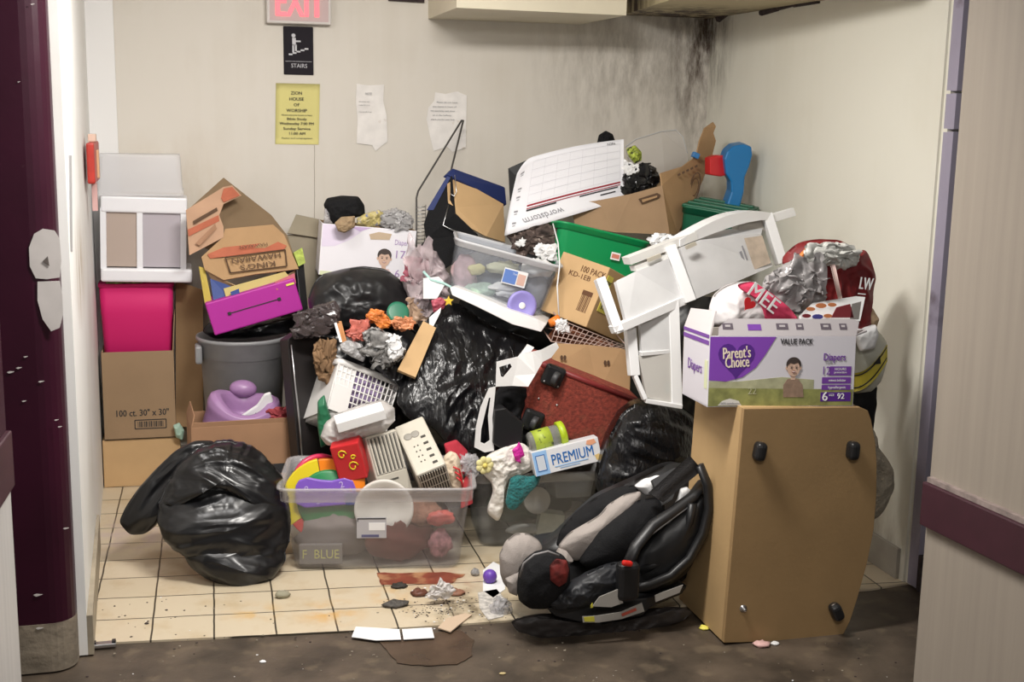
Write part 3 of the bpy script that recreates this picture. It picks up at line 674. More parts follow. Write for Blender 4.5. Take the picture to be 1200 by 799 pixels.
mb = MB(); hh = zz-zb
loft(mb, [ringpts(w*0.86, 0.15, 0.03, 0), ringpts(w*0.99, 0.168, 0.03, hh*0.80), ringpts(w*1.0, 0.17, 0.03, hh*0.81), ringpts(w*1.02, 0.175, 0.03, hh)], PINK, cap0=True, cap1=True); mb.build('tub', T)
mb = MB(); loft(mb, [ringpts(w*1.04, 0.178, 0.03, hh*0.985), ringpts(w*1.05, 0.18, 0.03, hh*0.99), ringpts(w*1.05, 0.18, 0.03, hh+0.004), ringpts(w, 0.17, 0.03, hh+0.006)], PINK, cap0=True, cap1=True); mb.build('lid', T)
zl = zz+0.008
o = crumple_paper('cloth', 'green patterned cloth squeezed between pink tub and white drawer unit', 'cloth', [(122, 334), (128, 327), (150, 325), (168, 327), (166, 334), (140, 336)], 1.82, mat('green_print', (0.25, 0.45, 0.12), 0.8, var=0.5, vscale=60), th=0.015)
# white drawer unit
a = A(113, 280, 1.74); b = A(221, 280, 1.74); z0 = A(165, 331, 1.74).z; z1 = A(160, 231, 1.74).z
T = thing('drawer_unit', 'white framed plastic drawer unit on top of the pink tub', 'drawers', Matrix.Translation(((a.x+b.x)/2, 1.74+0.12, z0)) @ Matrix.Rotation(0.03, 4, 'Y'))
w = b.x-a.x; h = z1-z0; D = 0.22
mb = MB(); WB = mat('bright_white_plastic', (0.82, 0.82, 0.85), 0.35)
mb.box((0, 0, h-0.035), (w*0.94, D, 0.07), WB, bev=0.008); mb.box((0.01, 0, 0.03), (w, D+0.02, 0.06), WB, bev=0.01)
for x in (-w*0.47+0.01, -w*0.05, w*0.45-0.008): mb.box((x, 0, h/2), (0.026, D*0.96, h-0.1), WB, bev=0.003)
mb.box((0, D*0.46, h/2), (w*0.92, 0.006, h-0.1), WB); mb.build('frame', T)
for xc, ww, mm in ((-w*0.26, w*0.38, mat('frosted_beige', (0.52, 0.42, 0.36), 0.35, alpha=0.85)), (w*0.2, w*0.46, mat('frosted_grey', (0.50, 0.46, 0.50), 0.35, alpha=0.92))):
    mb = MB(); mb.box((xc, -D/2+0.02, h*0.5), (ww, 0.006, h-0.13), mm, bev=0.002); mb.build('drawer_front', T)
mb = MB(); mb.box((-w*0.30, 0.03, h*0.42), (0.11, 0.1, h*0.5), mat('wood_block', (0.5, 0.38, 0.25), 0.7)); mb.build('drawer_contents', T)
T2 = thing('plastic_bin', 'cloudy see-through plastic bin upside down on the white drawer unit', 'bin', Vector(((a.x+b.x)/2-0.005, 1.86, z1+0.005)))
h3 = A(160, 183, 1.74).z-z1; FR3 = mat('cloudy_plastic', (0.90, 0.88, 0.89), 0.5, alpha=0.42)
mb = MB(); loft(mb, [ringpts(w*0.95, D, 0.02, 0), ringpts(w*0.95, D, 0.02, 0.02), ringpts(w*0.93, D*0.97, 0.02, 0.022), ringpts(w*0.90, D*0.9, 0.03, h3-0.01), ringpts(w*0.87, D*0.86, 0.03, h3)], FR3, cap1=True); mb.build('shell', T2)

# open bread carton with loose flaps
PR = mat('carton_print_red', (0.45, 0.13, 0.07), 0.85, var=0.1, vscale=20); PB = mat('carton_print_brown', (0.10, 0.055, 0.03), 0.85)
FLP = mat('carton_flap_pink', (0.50, 0.31, 0.20), 0.9, var=0.1, vscale=8)
T = thing('open_carton', 'torn brown bread carton with printed flaps open, atop the magenta box', 'box', A(290, 345, 1.62))
mb = MB(); mb.slab(S([(222, 244, 1.72), (262, 208, 1.78), (318, 252, 1.78), (336, 275, 1.76), (349, 312, 1.66), (262, 300, 1.66), (240, 290, 1.66)]), 0.006, mat('carton_inside_dark', (0.22, 0.15, 0.085), 0.9, var=0.1)); world_part(mb, 'back_panel', T)
mb = MB(); P = S([(218, 246, 1.60), (262, 219, 1.68), (272, 217, 1.68), (283, 229, 1.68), (262, 239, 1.64), (257, 252, 1.62), (262, 266, 1.61), (262, 278, 1.60), (222, 299, 1.56)]); mb.slab(P, 0.006, FLP)
mb.slab(S([(220, 269, 1.578), (256, 252, 1.615), (257, 259, 1.612), (221, 277, 1.572)]), -0.001, PR); mb.slab(S([(262, 221, 1.672), (272, 219, 1.672), (281, 229, 1.672), (262, 237, 1.637), (259, 232, 1.645)]), -0.001, PR)
mb.slab(S([(226, 259, 1.585), (254, 243, 1.625), (255, 247, 1.622), (227, 263, 1.582)]), -0.0015, PB)
mb.slab(S([(229, 285, 1.56), (252, 262, 1.60), (254, 268, 1.60), (234, 288, 1.56)]), -0.001, mat('carton_print_faint', (0.36, 0.2, 0.12), 0.9))
world_part(mb, 'left_flap', T)
mb = MB(); P = S([(260, 279, 1.60), (264, 268, 1.63), (320, 263, 1.64), (333, 275, 1.62), (350, 315, 1.52), (300, 321, 1.50), (262, 328, 1.49), (240, 316, 1.50), (236, 301, 1.53)]); mb.slab(P, 0.006, CARD)
mb.slab(S([(243, 298, 1.532), (262, 290, 1.56), (325, 283, 1.60), (336, 288, 1.58), (333, 292, 1.57), (262, 301, 1.54), (246, 303, 1.53)]), -0.0015, PR)
Pc = S([(264, 302, 1.535), (334, 293, 1.57), (336, 312, 1.52), (270, 320, 1.50)])
for i in range(4):
    a, b = Pc[i], Pc[(i+1) % 4]; off = Vector((0, -0.008, 0.002)); mb.tube([a+off, b+off], 0.003, PB, seg=6)
ex = (Pc[1]-Pc[0]).normalized(); ez = (Pc[0]-Pc[3]).normalized(); ey = ez.cross(ex).normalized(); ez = ex.cross(ey)
MT = Matrix.Translation((Pc[0]+Pc[1]+Pc[2]+Pc[3])/4+Vector((0, -0.010, 0.003))) @ Matrix((ex, ey, ez)).transposed().to_4x4()
mb.text("KING'S", (0, 0, -0.018), 0.034, PB, M=MT, wide=0.15, bold=0.0005, rot=PI); mb.text('HAWAIIAN', (0, 0, 0.018), 0.034, PB, M=MT, wide=0.21, bold=0.0005, rot=PI)
mb.text('HAWAIIAN', (0.0, 0, 0.075), 0.022, PB, M=MT, wide=0.12, rot=PI)
world_part(mb, 'front_flap', T)
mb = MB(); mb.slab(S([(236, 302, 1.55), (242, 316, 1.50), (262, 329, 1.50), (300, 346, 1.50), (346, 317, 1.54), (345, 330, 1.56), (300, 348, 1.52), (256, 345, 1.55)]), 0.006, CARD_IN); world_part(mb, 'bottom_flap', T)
# magenta box and folders
M, (w, d, h) = fit({(-.5, -.5, 1): (240, 358), (.5, -.5, 1): (346, 321), (.5, -.5, 0): (354, 367), (-.5, -.5, 0): (252, 392)}, 1.44, (0.38, 0.2, 0.13), rot=(0, -0.25, 0), show='magenta')
MG = mat('magenta_card', (0.42, 0.02, 0.30), 0.5)
T = thing('magenta_box', 'magenta file box tilted in the grey trash can', 'box', M)
mb = MB(); mb.box((0, 0, h/2), (w, d, h), MG, bev=0.006); mb.build('body', T)
mb = MB(); mb.box((0, -d/2-0.001, h*0.52), (w*0.55, 0.003, 0.004), INK); mb.box((-w*.28, -d/2-0.003, h*0.52), (0.014, 0.006, 0.014), INK, bev=0.002); mb.box((w*.28, -d/2-0.003, h*0.52), (0.014, 0.006, 0.014), INK, bev=0.002)
mb.box((w*0.44, -d/2-0.003, h*0.86), (0.035, 0.004, 0.008), YELLOWP); mb.build('handle_strip', T)
for lst, mt, nm, lb, ct in (
    ([(246, 325, 1.52), (272, 336, 1.50), (276, 356, 1.48), (250, 352, 1.48)], mat('blue_card', (0.02, 0.05, 0.22), 0.6), 'folder', 'dark blue folder behind the magenta box, beside yellow ones', 'folder'),
    ([(233, 312, 1.53), (240, 314, 1.53), (248, 352, 1.49), (240, 356, 1.49)], mat('mustard_card', (0.48, 0.36, 0.06), 0.7), 'folder', 'narrow mustard folder at the left end of the magenta box', 'folder'),
    ([(262, 338, 1.495), (334, 318, 1.52), (344, 330, 1.50), (280, 352, 1.47), (266, 352, 1.47)], mat('pale_yellow_card', (0.50, 0.40, 0.14), 0.7), 'folder', 'wide yellow folder lying across the magenta box', 'folder'),
    ([(270, 342, 1.46), (280, 338, 1.46), (282, 352, 1.45), (273, 355, 1.45)], MATS['blue_card'], 'folder', 'small blue folder poking up in front of the wide yellow folder', 'folder'),
    ([(322, 330, 1.45), (345, 320, 1.47), (347, 332, 1.46), (324, 340, 1.44)], mat('rose_card', (0.50, 0.12, 0.16), 0.7), 'folder', 'rose coloured folder at the right end of the magenta box', 'folder')):
    slab_thing(nm, lb, ct, lst, 0.008, mt)
# grey trash can
c = A(285, 395, 1.55); rr = (A(340, 395, 1.55).x-A(230, 395, 1.55).x)/2; H = c.z
T = thing('trash_can', 'round grey plastic trash can holding the magenta box', 'trash can', Vector((c.x, 1.62, 0)))
GC = mat('grey_can', (0.26, 0.26, 0.265), 0.45, var=0.15, vscale=8)
mb = MB(); rr *= 0.97
mb.lathe([(rr*0.72, 0.0), (rr*0.76, 0.01), (rr*0.93, H-0.09), (rr*0.97, H-0.085), (rr*0.99, H-0.02), (rr*1.03, H-0.015), (rr*1.03, H), (rr*0.98, H), (rr*0.92, H-0.06), (rr*0.72, 0.02), (0.001, 0.02)], GC, seg=48, M=Matrix.Translation((0, 0, 0))); mb.build('body', T)
mb = MB(); mb.box((-rr*0.98, -0.05, H-0.07), (0.03, 0.1, 0.08), GC, bev=0.01); mb.build('handle', T)
soft_obj('trash_bag', 'black bag liner inside the round grey trash can', 'trash bag', [(236, 388), (246, 376), (252, 392), (300, 380), (345, 372), (352, 368), (340, 390), (290, 397), (250, 397)], 1.58, 0.06, 0.06, BAG, amp=0.01)
slab_thing('cardboard_sheet', 'brown cardboard sheet against the back wall between pink tub and trash can', 'cardboard', [(206, 330, 1.93), (222, 334, 1.93), (238, 340, 1.93), (238, 500, 1.88), (206, 500, 1.88)], 0.01, CARD)
soft_obj('wrapper', 'mint green wrapper on the floor by the bottom cardboard box', 'wrapper', [(203, 498), (210, 495), (216, 504), (214, 516), (206, 512)], 1.74, 0.02, 0.02, mat('mint_wrapper', (0.35, 0.5, 0.4), 0.5), amp=0.006, fr=20)
# potty in an open carton
M, w, d, h = upright(222, 342, 497, 560, 1.12, 0.28, 0.06); M.translation.z = 0.0; h = A(280, 498, 1.12).z
T = thing('open_carton', 'open tan carton on the floor holding the purple potty', 'box', M)
carton(T, w, d, h, mat('cardboard_reddish', (0.36, 0.20, 0.11), 0.85, var=0.1), flaps=(('L', 0.05, -15), ('F', 0.02, 8)))
mb = MB(); mb.box((w*0.35, -d/2-0.001, h*0.55), (0.06, 0.001, 0.04), INK); mb.build('printed_mark', T)
PP = mat('mauve_plastic', (0.34, 0.19, 0.37), 0.35)
c = A(285, 500, 1.2); T = thing('potty', 'mauve plastic toddler potty with a white splash guard inside', 'potty', Matrix.Translation((c.x, 1.285, c.z-0.02)) @ Matrix.Rotation(0.10, 4, 'Y') @ Matrix.Rotation(0.15, 4, 'X'))
rw = (A(334, 490, 1.2).x-A(238, 490, 1.2).x)/2
mb = MB()
def potty(u, v):
    a = 2*PI*u; prof = [(0.95, 0.0), (1.0, 0.05), (0.93, 0.45), (0.92, 0.72), (0.86, 0.90), (0.74, 0.97), (0.60, 0.92), (0.50, 0.72), (0.42, 0.3), (0.0, 0.25)]
    t = v*(len(prof)-1); i = min(int(t), len(prof)-2); f = t-i; r = prof[i][0]*(1-f)+prof[i+1][0]*f; z = prof[i][1]*(1-f)+prof[i+1][1]*f
    hf = 0.115+0.035*max(0, math.cos(a-PI*0.95))**2+0.025*max(0, math.cos(a-0.2))**2-0.025*max(0, -math.sin(a))**3
    return (rw*r*math.cos(a), rw*0.78*r*math.sin(a), hf*z)
mb.sheet(potty, 48, 40, PP); mb.build('bowl', T)
mb = MB(); mb.ball((-0.005, rw*0.55, 0.135), 0.052, PP, sc=(1.1, 0.8, 0.7)); mb.build('back_grip', T)
mb = MB(); mb.prism([(0.0, 0.05), (0.10, 0.06), (0.135, 0.13), (0.12, 0.17), (0.095, 0.16), (0.07, 0.11)], 0.018, WHT, M=Matrix.Translation((-0.02, -0.03, 0.0)), bev=0.006)
mb.box((0.06, -0.034, 0.075), (0.03, 0.004, 0.005), INK); mb.build('splash_guard', T)
crumple_paper('rag', 'faded red rag beside the purple potty in the carton', 'cloth', [(310, 495), (325, 480), (338, 474), (340, 490), (325, 500)], 1.22, mat('faded_red_cloth', (0.35, 0.05, 0.06), 0.8), th=0.03)
# flat black case standing
T = thing('flat_case', 'flat black case with silver edging leaning behind the clear tote', 'case', A(350, 545, 0.98))
mb = MB(); mb.slab(S([(337, 398, 1.08), (348, 390, 1.08), (392, 396, 1.16), (392, 560, 1.04), (352, 560, 0.98)]), 0.07, mat('case_black', (0.014, 0.011, 0.011), 0.45)); world_part(mb, 'shell', T, bev=0.004)
mb = MB(); mb.tube(S([(341.5, 404, 1.06), (346, 450, 1.03), (352, 505, 0.99), (355, 545, 0.96)]), 0.0035, METAL, seg=6); world_part(mb, 'edge_trim_or_glint', T)
# ================================================================ UPPER LEFT OF THE PILE
M, (w, d, h) = fit({(-.5, -.5, 1): (377, 262), (.5, -.5, 1): (487, 271), (.5, -.5, 0): (484, 330), (-.5, -.5, 0): (374, 320)}, 1.52, (0.42, 0.25, 0.24), show='diaper2')
LILAC = mat('faded_lilac', (0.56, 0.42, 0.66), 0.5); SKIN = mat('photo_skin', (0.62, 0.42, 0.32), 0.6); HAIRP = mat('photo_hair', (0.05, 0.035, 0.03), 0.6)
BOXW = mat('printed_box_white', (0.66, 0.64, 0.69), 0.5)
T = thing('diaper_box', 'pale faded diaper box with a smiling child, high at the back left', 'box', M)
carton(T, w, d, h, mat('faded_box_white', (0.80, 0.78, 0.82), 0.45), flaps=(), inner=CARD_IN)
def zone(mb, pts, y, mt, lift=0.0008): mb.prism(pts, lift, mt, M=Matrix.Translation((0, y-lift, 0)))
mb = MB(); y = -d/2
zone(mb, [(-w*.49, h*.99), (-w*.49, h*.55), (-w*.35, h*.58), (-w*.2, h*.72), (-w*.02, h*.99)], y, mat('very_pale_lilac', (0.74, 0.66, 0.80), 0.5))
zone(mb, [(-w*.2, h*.98), (-w*.1, h*.9), (w*.02, h*.99)], y-0.001, LILAC)
zone(mb, [(w*.0, h*.86), (w*.1, h*.92), (w*.24, h*.9), (w*.22, h*.78), (w*.02, h*.76)], y-0.001, mat('beige_patch', (0.52, 0.4, 0.28), 0.7))
zone(mb, [(-w*.49, 0.0), (w*.35, 0.0), (w*.35, h*.06), (-w*.49, h*.08)], y-0.001, mat('pale_green_print', (0.66, 0.70, 0.45), 0.5))
mb.text('Diapers', (w*.36, y-0.002, h*.74), 0.034, mat('faded_purple_ink', (0.38, 0.25, 0.48), 0.6), wide=w*.16)
mb.text('17', (w*.34, y-0.002, h*.5), 0.05, MATS['faded_purple_ink'], wide=w*.1); mb.text('6', (w*.33, y-0.002, h*.12), 0.05, MATS['faded_purple_ink'])
mb.build('printed_art', T)
def baby(T, w, h, y, cx, cz, s, shirt, name='printed_child'):
    mb = MB(); E = lambda x0, z0, rx, rz, n=24: [(x0+rx*math.cos(2*PI*k/n), z0+rz*math.sin(2*PI*k/n)) for k in range(n)]
    zone(mb, [(cx-s*1.0, cz-s*3.2), (cx-s*1.05, cz-s*1.9), (cx-s*.6, cz-s*1.25), (cx+s*.6, cz-s*1.25), (cx+s*1.1, cz-s*1.9), (cx+s*1.25, cz-s*3.2)], y-0.001, shirt)
    zone(mb, [(cx-s*.25, cz-s*1.35), (cx-s*.25, cz-s*.7), (cx+s*.25, cz-s*.7), (cx+s*.25, cz-s*1.35)], y-0.0015, SKIN)
    zone(mb, E(cx, cz+s*.3, s*.82, s*.78), y-0.002, HAIRP)
    for dx in (-.74, .74): zone(mb, E(cx+dx*s, cz-s*.1, s*.14, s*.2, 12), y-0.002, SKIN)
    zone(mb, E(cx, cz-s*.15, s*.68, s*.82), y-0.003, SKIN)
    zone(mb, [(cx-s*.66, cz+s*.2), (cx-s*.4, cz+s*.45), (cx, cz+s*.36), (cx+s*.45, cz+s*.5), (cx+s*.66, cz+s*.15), (cx+s*.5, cz+s*.85), (cx-s*.5, cz+s*.85)], y-0.004, HAIRP)
    for dx in (-.27, .27): zone(mb, E(cx+dx*s, cz-s*.05, s*.11, s*.06, 12), y-0.005, INK); zone(mb, [(cx+dx*s-s*.16, cz+s*.1), (cx+dx*s+s*.16, cz+s*.1), (cx+dx*s+s*.1, cz+s*.15), (cx+dx*s-s*.1, cz+s*.15)], y-0.005, HAIRP)
    zone(mb, E(cx, cz-s*.28, s*.09, s*.06, 10), y-0.005, mat('photo_skin_deep', (0.50, 0.30, 0.22), 0.6))
    zone(mb, [(cx-s*.26, cz-s*.44), (cx+s*.26, cz-s*.44), (cx+s*.14, cz-s*.58), (cx-s*.14, cz-s*.58)], y-0.005, mat('photo_lips', (0.42, 0.16, 0.14), 0.6))
    zone(mb, [(cx-s*.18, cz-s*.455), (cx+s*.18, cz-s*.455), (cx+s*.12, cz-s*.50), (cx-s*.12, cz-s*.50)], y-0.006, PAPER)
    return mb.build(name, T)
baby(T, w, h, -d/2, w*.18, h*.42, h*.17, mat('faded_shirt', (0.66, 0.52, 0.5), 0.7))
soft_obj('black_bag', 'small black bag slumped on top of the faded diaper box', 'bag', [(379, 240), (383, 232), (400, 229), (420, 230), (427, 240), (428, 252), (405, 258), (392, 264), (386, 258)], 1.58, 0.07, 0.08, BLKF, amp=0.012, fr=14)
soft_obj('leather_pouch', 'small tan brown pouch hanging over the faded diaper box edge', 'pouch', [(392, 261), (400, 254), (416, 253), (416, 266), (404, 273), (396, 271)], 1.46, 0.02, 0.03, mat('tan_leather', (0.33, 0.23, 0.13), 0.8, var=0.2, vscale=40), amp=0.006, fr=30)
soft_obj('snack_packet', 'yellow and blue snack packet behind the small black bag', 'packet', [(418, 256), (428, 250), (444, 245), (450, 250), (448, 264), (432, 267), (418, 263)], 1.54, 0.025, 0.02, mat('packet_foil', (0.60, 0.50, 0.20), 0.4, var=0.6, vscale=30, dirt=((0.08, 0.15, 0.5), 35, 0.55, 1.0)), amp=0.008, fr=26)
soft_obj('plastic_bag', 'crumpled grey see-through bag on the right of the faded diaper box', 'bag', [(440, 262), (446, 248), (462, 243), (478, 248), (485, 258), (484, 268), (465, 270), (448, 268)], 1.56, 0.05, 0.05, FILMG, amp=0.02, fr=20, crumple=0.8)
soft_obj('plastic_bag', 'clear bag scrap standing left of the small black bag', 'bag', [(379, 262), (380, 244), (386, 243), (390, 262)], 1.56, 0.02, 0.03, FILM, amp=0.01, fr=20)
# grey cardboard flap box left of diaper box
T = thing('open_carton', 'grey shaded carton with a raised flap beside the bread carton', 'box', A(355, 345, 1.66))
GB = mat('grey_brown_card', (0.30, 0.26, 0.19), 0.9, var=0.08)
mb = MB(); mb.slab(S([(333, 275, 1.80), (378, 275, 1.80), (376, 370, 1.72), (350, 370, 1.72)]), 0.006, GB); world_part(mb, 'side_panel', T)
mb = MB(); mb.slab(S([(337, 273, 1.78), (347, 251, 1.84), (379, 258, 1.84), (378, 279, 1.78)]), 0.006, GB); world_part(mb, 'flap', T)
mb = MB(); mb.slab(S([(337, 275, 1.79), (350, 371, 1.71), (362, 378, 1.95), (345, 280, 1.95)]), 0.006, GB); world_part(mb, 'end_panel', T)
slab_thing('binder', 'black binder standing between the magenta box and grey carton', 'binder', [(347, 310, 1.60), (356, 305, 1.62), (362, 370, 1.56), (354, 378, 1.54)], 0.2, BLK, bev=0.003)
slab_thing('packet', 'lime and white packet tucked beside the grey carton', 'packet', [(344, 296, 1.58), (354, 290, 1.60), (358, 308, 1.58), (350, 312, 1.57)], 0.02, mat('lime_print', (0.45, 0.55, 0.10), 0.5, var=0.4, vscale=50))
# black bags below
soft_obj('garbage_bag', 'rounded black garbage bag in front of the faded diaper box', 'garbage bag', [(360, 352), (366, 335), (375, 322), (400, 316), (425, 312), (452, 315), (470, 328), (480, 350), (478, 378), (450, 392), (420, 392), (385, 390), (366, 375)], 1.28, 0.16, 0.2, mat('black_bag_plastic_dull', (0.012, 0.012, 0.013), 0.4, bump=0.8, bscale=14, tex='voronoi'), amp=0.016, fr=8, crumple=0.3)
soft_obj('smoky_bag', 'thin smoky plastic bag hanging over the flat black case', 'bag', [(341, 387), (352, 370), (370, 358), (392, 351), (399, 362), (398, 378), (385, 390), (365, 396), (345, 398)], 1.06, 0.06, 0.05, FILMB, amp=0.022, fr=16, crumple=0.8)
soft_obj('garbage_bag', 'added black filler bag buried behind the white laundry basket', 'garbage bag', [(360, 385), (400, 370), (450, 372), (490, 385), (500, 440), (490, 520), (440, 560), (380, 560), (355, 500)], 1.30, 0.15, 0.2, BAG, amp=0.02, fr=7)  # added filler, keeps the gap behind the basket dark
# ================================================================ LAUNDRY BASKET AND CONTENTS
M, (w, d, h) = fit({(-.5, -.5, 1): (397, 409), (.5, -.5, 1): (472, 453), (.46, -.46, 0): (447, 500), (-.46, -.46, 0): (385, 492), (-.5, .3, 1): (371, 436)}, 0.92, (0.36, 0.26, 0.22), rot=(0.3, 0.5, 0.3), show='basket')
LB = mat('basket_white', (0.74, 0.72, 0.70), 0.4)
T = thing('laundry_basket', 'white plastic basket with slotted sides tipped in the pile', 'basket', M)
mb = MB()
loft(mb, [ringpts(w*1.0, d, 0.03, h-0.025), ringpts(w*1.04, d*1.05, 0.035, h-0.022), ringpts(w*1.05, d*1.06, 0.035, h-0.002), ringpts(w*1.0, d, 0.03, h+0.002), ringpts(w*0.96, d*0.96, 0.03, h-0.02), ringpts(w, d, 0.03, h-0.025)], LB); mb.build('rim', T)
mb = MB(); loft(mb, [ringpts(w*.88, d*.88, 0.03, 0), ringpts(w*.90, d*.90, 0.03, 0.05), ringpts(w*.87, d*.87, 0.03, 0.05), ringpts(w*.85, d*.85, 0.03, 0.008)], LB, cap0=True, cap1=True); mb.build('base', T)
mb = MB()
for sgn in (-1, 1):
    for k in range(15):
        x = -0.5+(k+0.0)/14; 
        mb.tube([(x*w*0.88, sgn*d*.45, 0.045), (x*w*0.96, sgn*d*.49, h-0.02)], 0.0035, LB, seg=5)
    for q in range(1, 6):
        t = q/6; mb.tube([(-w*(.44+.04*t), sgn*d*(.45+.04*t), 0.045+(h-.065)*t), (w*(.44+.04*t), sgn*d*(.45+.04*t), 0.045+(h-.065)*t)], 0.0035, LB, seg=5)
    mb.box((sgn*w*.47, 0, h/2), (0.006, d*.9, h*0.9), LB, M=Matrix.Rotation(0, 4, 'Y'))
mb.box((-w*.33, -d*.47, h/2), (w*.28, 0.006, h*0.86), LB)
mb.build('slotted_sides', T)
soft_obj('cloth', 'lilac cloth seen through the slots of the white basket', 'cloth', [(405, 430), (430, 432), (452, 455), (440, 478), (410, 480), (398, 460)], 1.0, 0.03, 0.06, mat('lilac_cloth', (0.40, 0.30, 0.52), 0.9), amp=0.008)
soft_obj('paper_bag', 'crumpled brown paper bag at the left of the white basket', 'paper bag', [(367, 402), (375, 396), (395, 398), (394, 425), (386, 452), (374, 447), (367, 425)], 0.98, 0.04, 0.05, mat('brown_paper', (0.24, 0.14, 0.07), 0.85, var=0.2, vscale=15), amp=0.02, fr=14, crumple=0.9)
soft_obj('plastic_bag', 'greyish clear bag bulging over the rim of the white basket', 'bag', [(398, 403), (408, 398), (424, 403), (430, 415), (426, 424), (412, 418), (399, 410)], 0.93, 0.03, 0.04, FILMG, amp=0.010, fr=22)
T = thing('paper_scrap', 'orange edged paper scrap sticking up left of the orange bag', 'paper', A(400, 402, 0.95))
mb = MB(); mb.slab(S([(391, 377, 1.0), (400, 376, 1.0), (407, 402, 0.94), (400, 401, 0.93)]), 0.003, mat('orange_brown_paper', (0.45, 0.2, 0.07), 0.7)); mb.slab(S([(391, 377, 0.995), (394, 377, 0.995), (401, 401, 0.925), (398, 401, 0.925)]), -0.002, PAPER); world_part(mb, 'sheet', T)
soft_obj('candy_wrapper', 'coral pink wrapper beside the orange paper in the basket', 'wrapper', [(404, 388), (412, 384), (424, 378), (434, 370), (432, 385), (424, 400), (410, 397), (405, 392)], 0.97, 0.02, 0.03, mat('coral_wrapper', (0.60, 0.16, 0.12), 0.5, var=0.3, vscale=30), amp=0.012, fr=22, crumple=0.9)
soft_obj('orange_bag', 'bright orange crumpled food bag on top of the white basket', 'bag', [(428, 370), (434, 362), (446, 362), (454, 370), (460, 380), (452, 384), (440, 380), (431, 378)], 0.98, 0.025, 0.03, mat('orange_wrapper', (0.80, 0.24, 0.05), 0.5, var=0.35, vscale=25), amp=0.014, fr=20, crumple=0.9)
soft_obj('orange_wrapper', 'orange curled wrapper touching the tan cardboard slab', 'wrapper', [(456, 376), (468, 371), (482, 376), (485, 383), (474, 388), (462, 386)], 0.97, 0.02, 0.02, mat('orange_wrapper_pale', (0.75, 0.30, 0.14), 0.5, var=0.3, vscale=25), amp=0.010, fr=20, crumple=0.7)
mb = MB(); c = A(465, 368, 1.02); RM = Matrix.Translation(c) @ Euler((1.1, 0.2, 0)).to_matrix().to_4x4()
T = thing('jar_lid', 'green and white round lid on the orange wrapper', 'lid', RM)
mb.lathe([(0.001, 0.0), (0.040, 0.0), (0.044, 0.004), (0.044, 0.018), (0.036, 0.022), (0.030, 0.012), (0.001, 0.010)], PAPER, seg=32); mb.build('cap', T)
mb = MB(); mb.lathe([(0.040, 0.017), (0.046, 0.018), (0.046, 0.024), (0.035, 0.026)], mat('dark_green_plastic', (0.02, 0.16, 0.09), 0.4), seg=32); mb.build('green_ring', T)
soft_obj('foil_bag', 'silver and black crumpled bag over the edge of the basket', 'bag', [(425, 390), (436, 382), (448, 386), (456, 395), (470, 405), (476, 412), (468, 424), (458, 428), (448, 432), (438, 420), (428, 408)], 0.93, 0.03, 0.04, mat('silver_black_film', (0.32, 0.31, 0.30), 0.35, var=0.9, vscale=24, dirt=((0.03, 0.03, 0.03), 22, 0.50, 1.0), bump=0.8, bscale=30, tex='voronoi'), amp=0.020, fr=18, crumple=0.9)
crumple_paper('tissue', 'white crumpled tissue at the right edge of the basket', 'tissue', [(452, 392), (462, 394), (470, 406), (476, 408), (470, 418), (462, 425), (456, 420), (450, 405)], 0.90, PAPER, th=0.015, fr=26)
soft_obj('black_bag', 'small black bag pressed between basket and tan cardboard slab', 'bag', [(430, 410), (442, 404), (468, 420), (476, 440), (470, 455), (450, 440), (432, 424)], 0.96, 0.03, 0.04, BAG, amp=0.012, fr=16)
slab_thing('cardboard_slab', 'narrow tan cardboard slab leaning left of the big black bag', 'cardboard', [(496, 376, 1.02), (511, 384, 1.0), (487, 442, 0.88), (466, 433, 0.90)], 0.02, CARD_LT)
# white bag with white box on it
soft_obj('plastic_bag', 'white plastic bag under a white box on the clear tote', 'bag', [(375, 512), (380, 497), (392, 487), (425, 474), (450, 470), (462, 478), (463, 492), (452, 505), (425, 512), (400, 522), (382, 521)], 0.72, 0.06, 0.1, mat('white_film', (0.60, 0.57, 0.55), 0.35, alpha=0.8, bump=0.6, bscale=20), amp=0.014, fr=14, crumple=0.7, ruf=0, jag=0.8)
M, (w, d, h) = fit({(-.5, -.5, 1): (391, 497), (.5, -.5, 1): (450, 481), (.5, -.5, 0): (455, 489), (-.5, -.5, 0): (398, 510), (-.5, .5, 1): (393, 484), (.5, .5, 1): (444, 471)}, 0.60, (0.2, 0.08, 0.04), show='whitebox')
T = thing('white_box', 'slim white box resting on the white plastic bag', 'box', M)
mb = MB(); mb.box((0, 0, h/2), (w, d, h), WHT, bev=0.003); mb.build('body', T)
soft_obj('garbage_bag', 'green edged dark bag beside the clear tote, under the basket', 'garbage bag', [(372, 470), (380, 462), (388, 490), (385, 520), (376, 525), (372, 500)], 0.85, 0.03, 0.05, mat('green_bag', (0.02, 0.15, 0.07), 0.4), amp=0.01)
# ================================================================ BIG CENTRAL BAG
soft_obj('garbage_bag', 'largest black garbage bag, stretched and shiny in the middle of the pile', 'garbage bag', [(484, 402), (498, 378), (512, 360), (528, 352), (545, 360), (580, 382), (619, 396), (616, 420), (602, 444), (587, 455), (580, 482), (576, 520), (560, 530), (540, 526), (522, 518), (505, 500), (478, 490), (464, 472), (468, 452), (476, 432)], 0.80, 0.10, 0.2, BAG2, amp=0.026, fr=8, crumple=0.5, jag=1.5, lean=0.35, nr=34, nt=150, dirn=(0.5, 0, 1), edge=0.42)
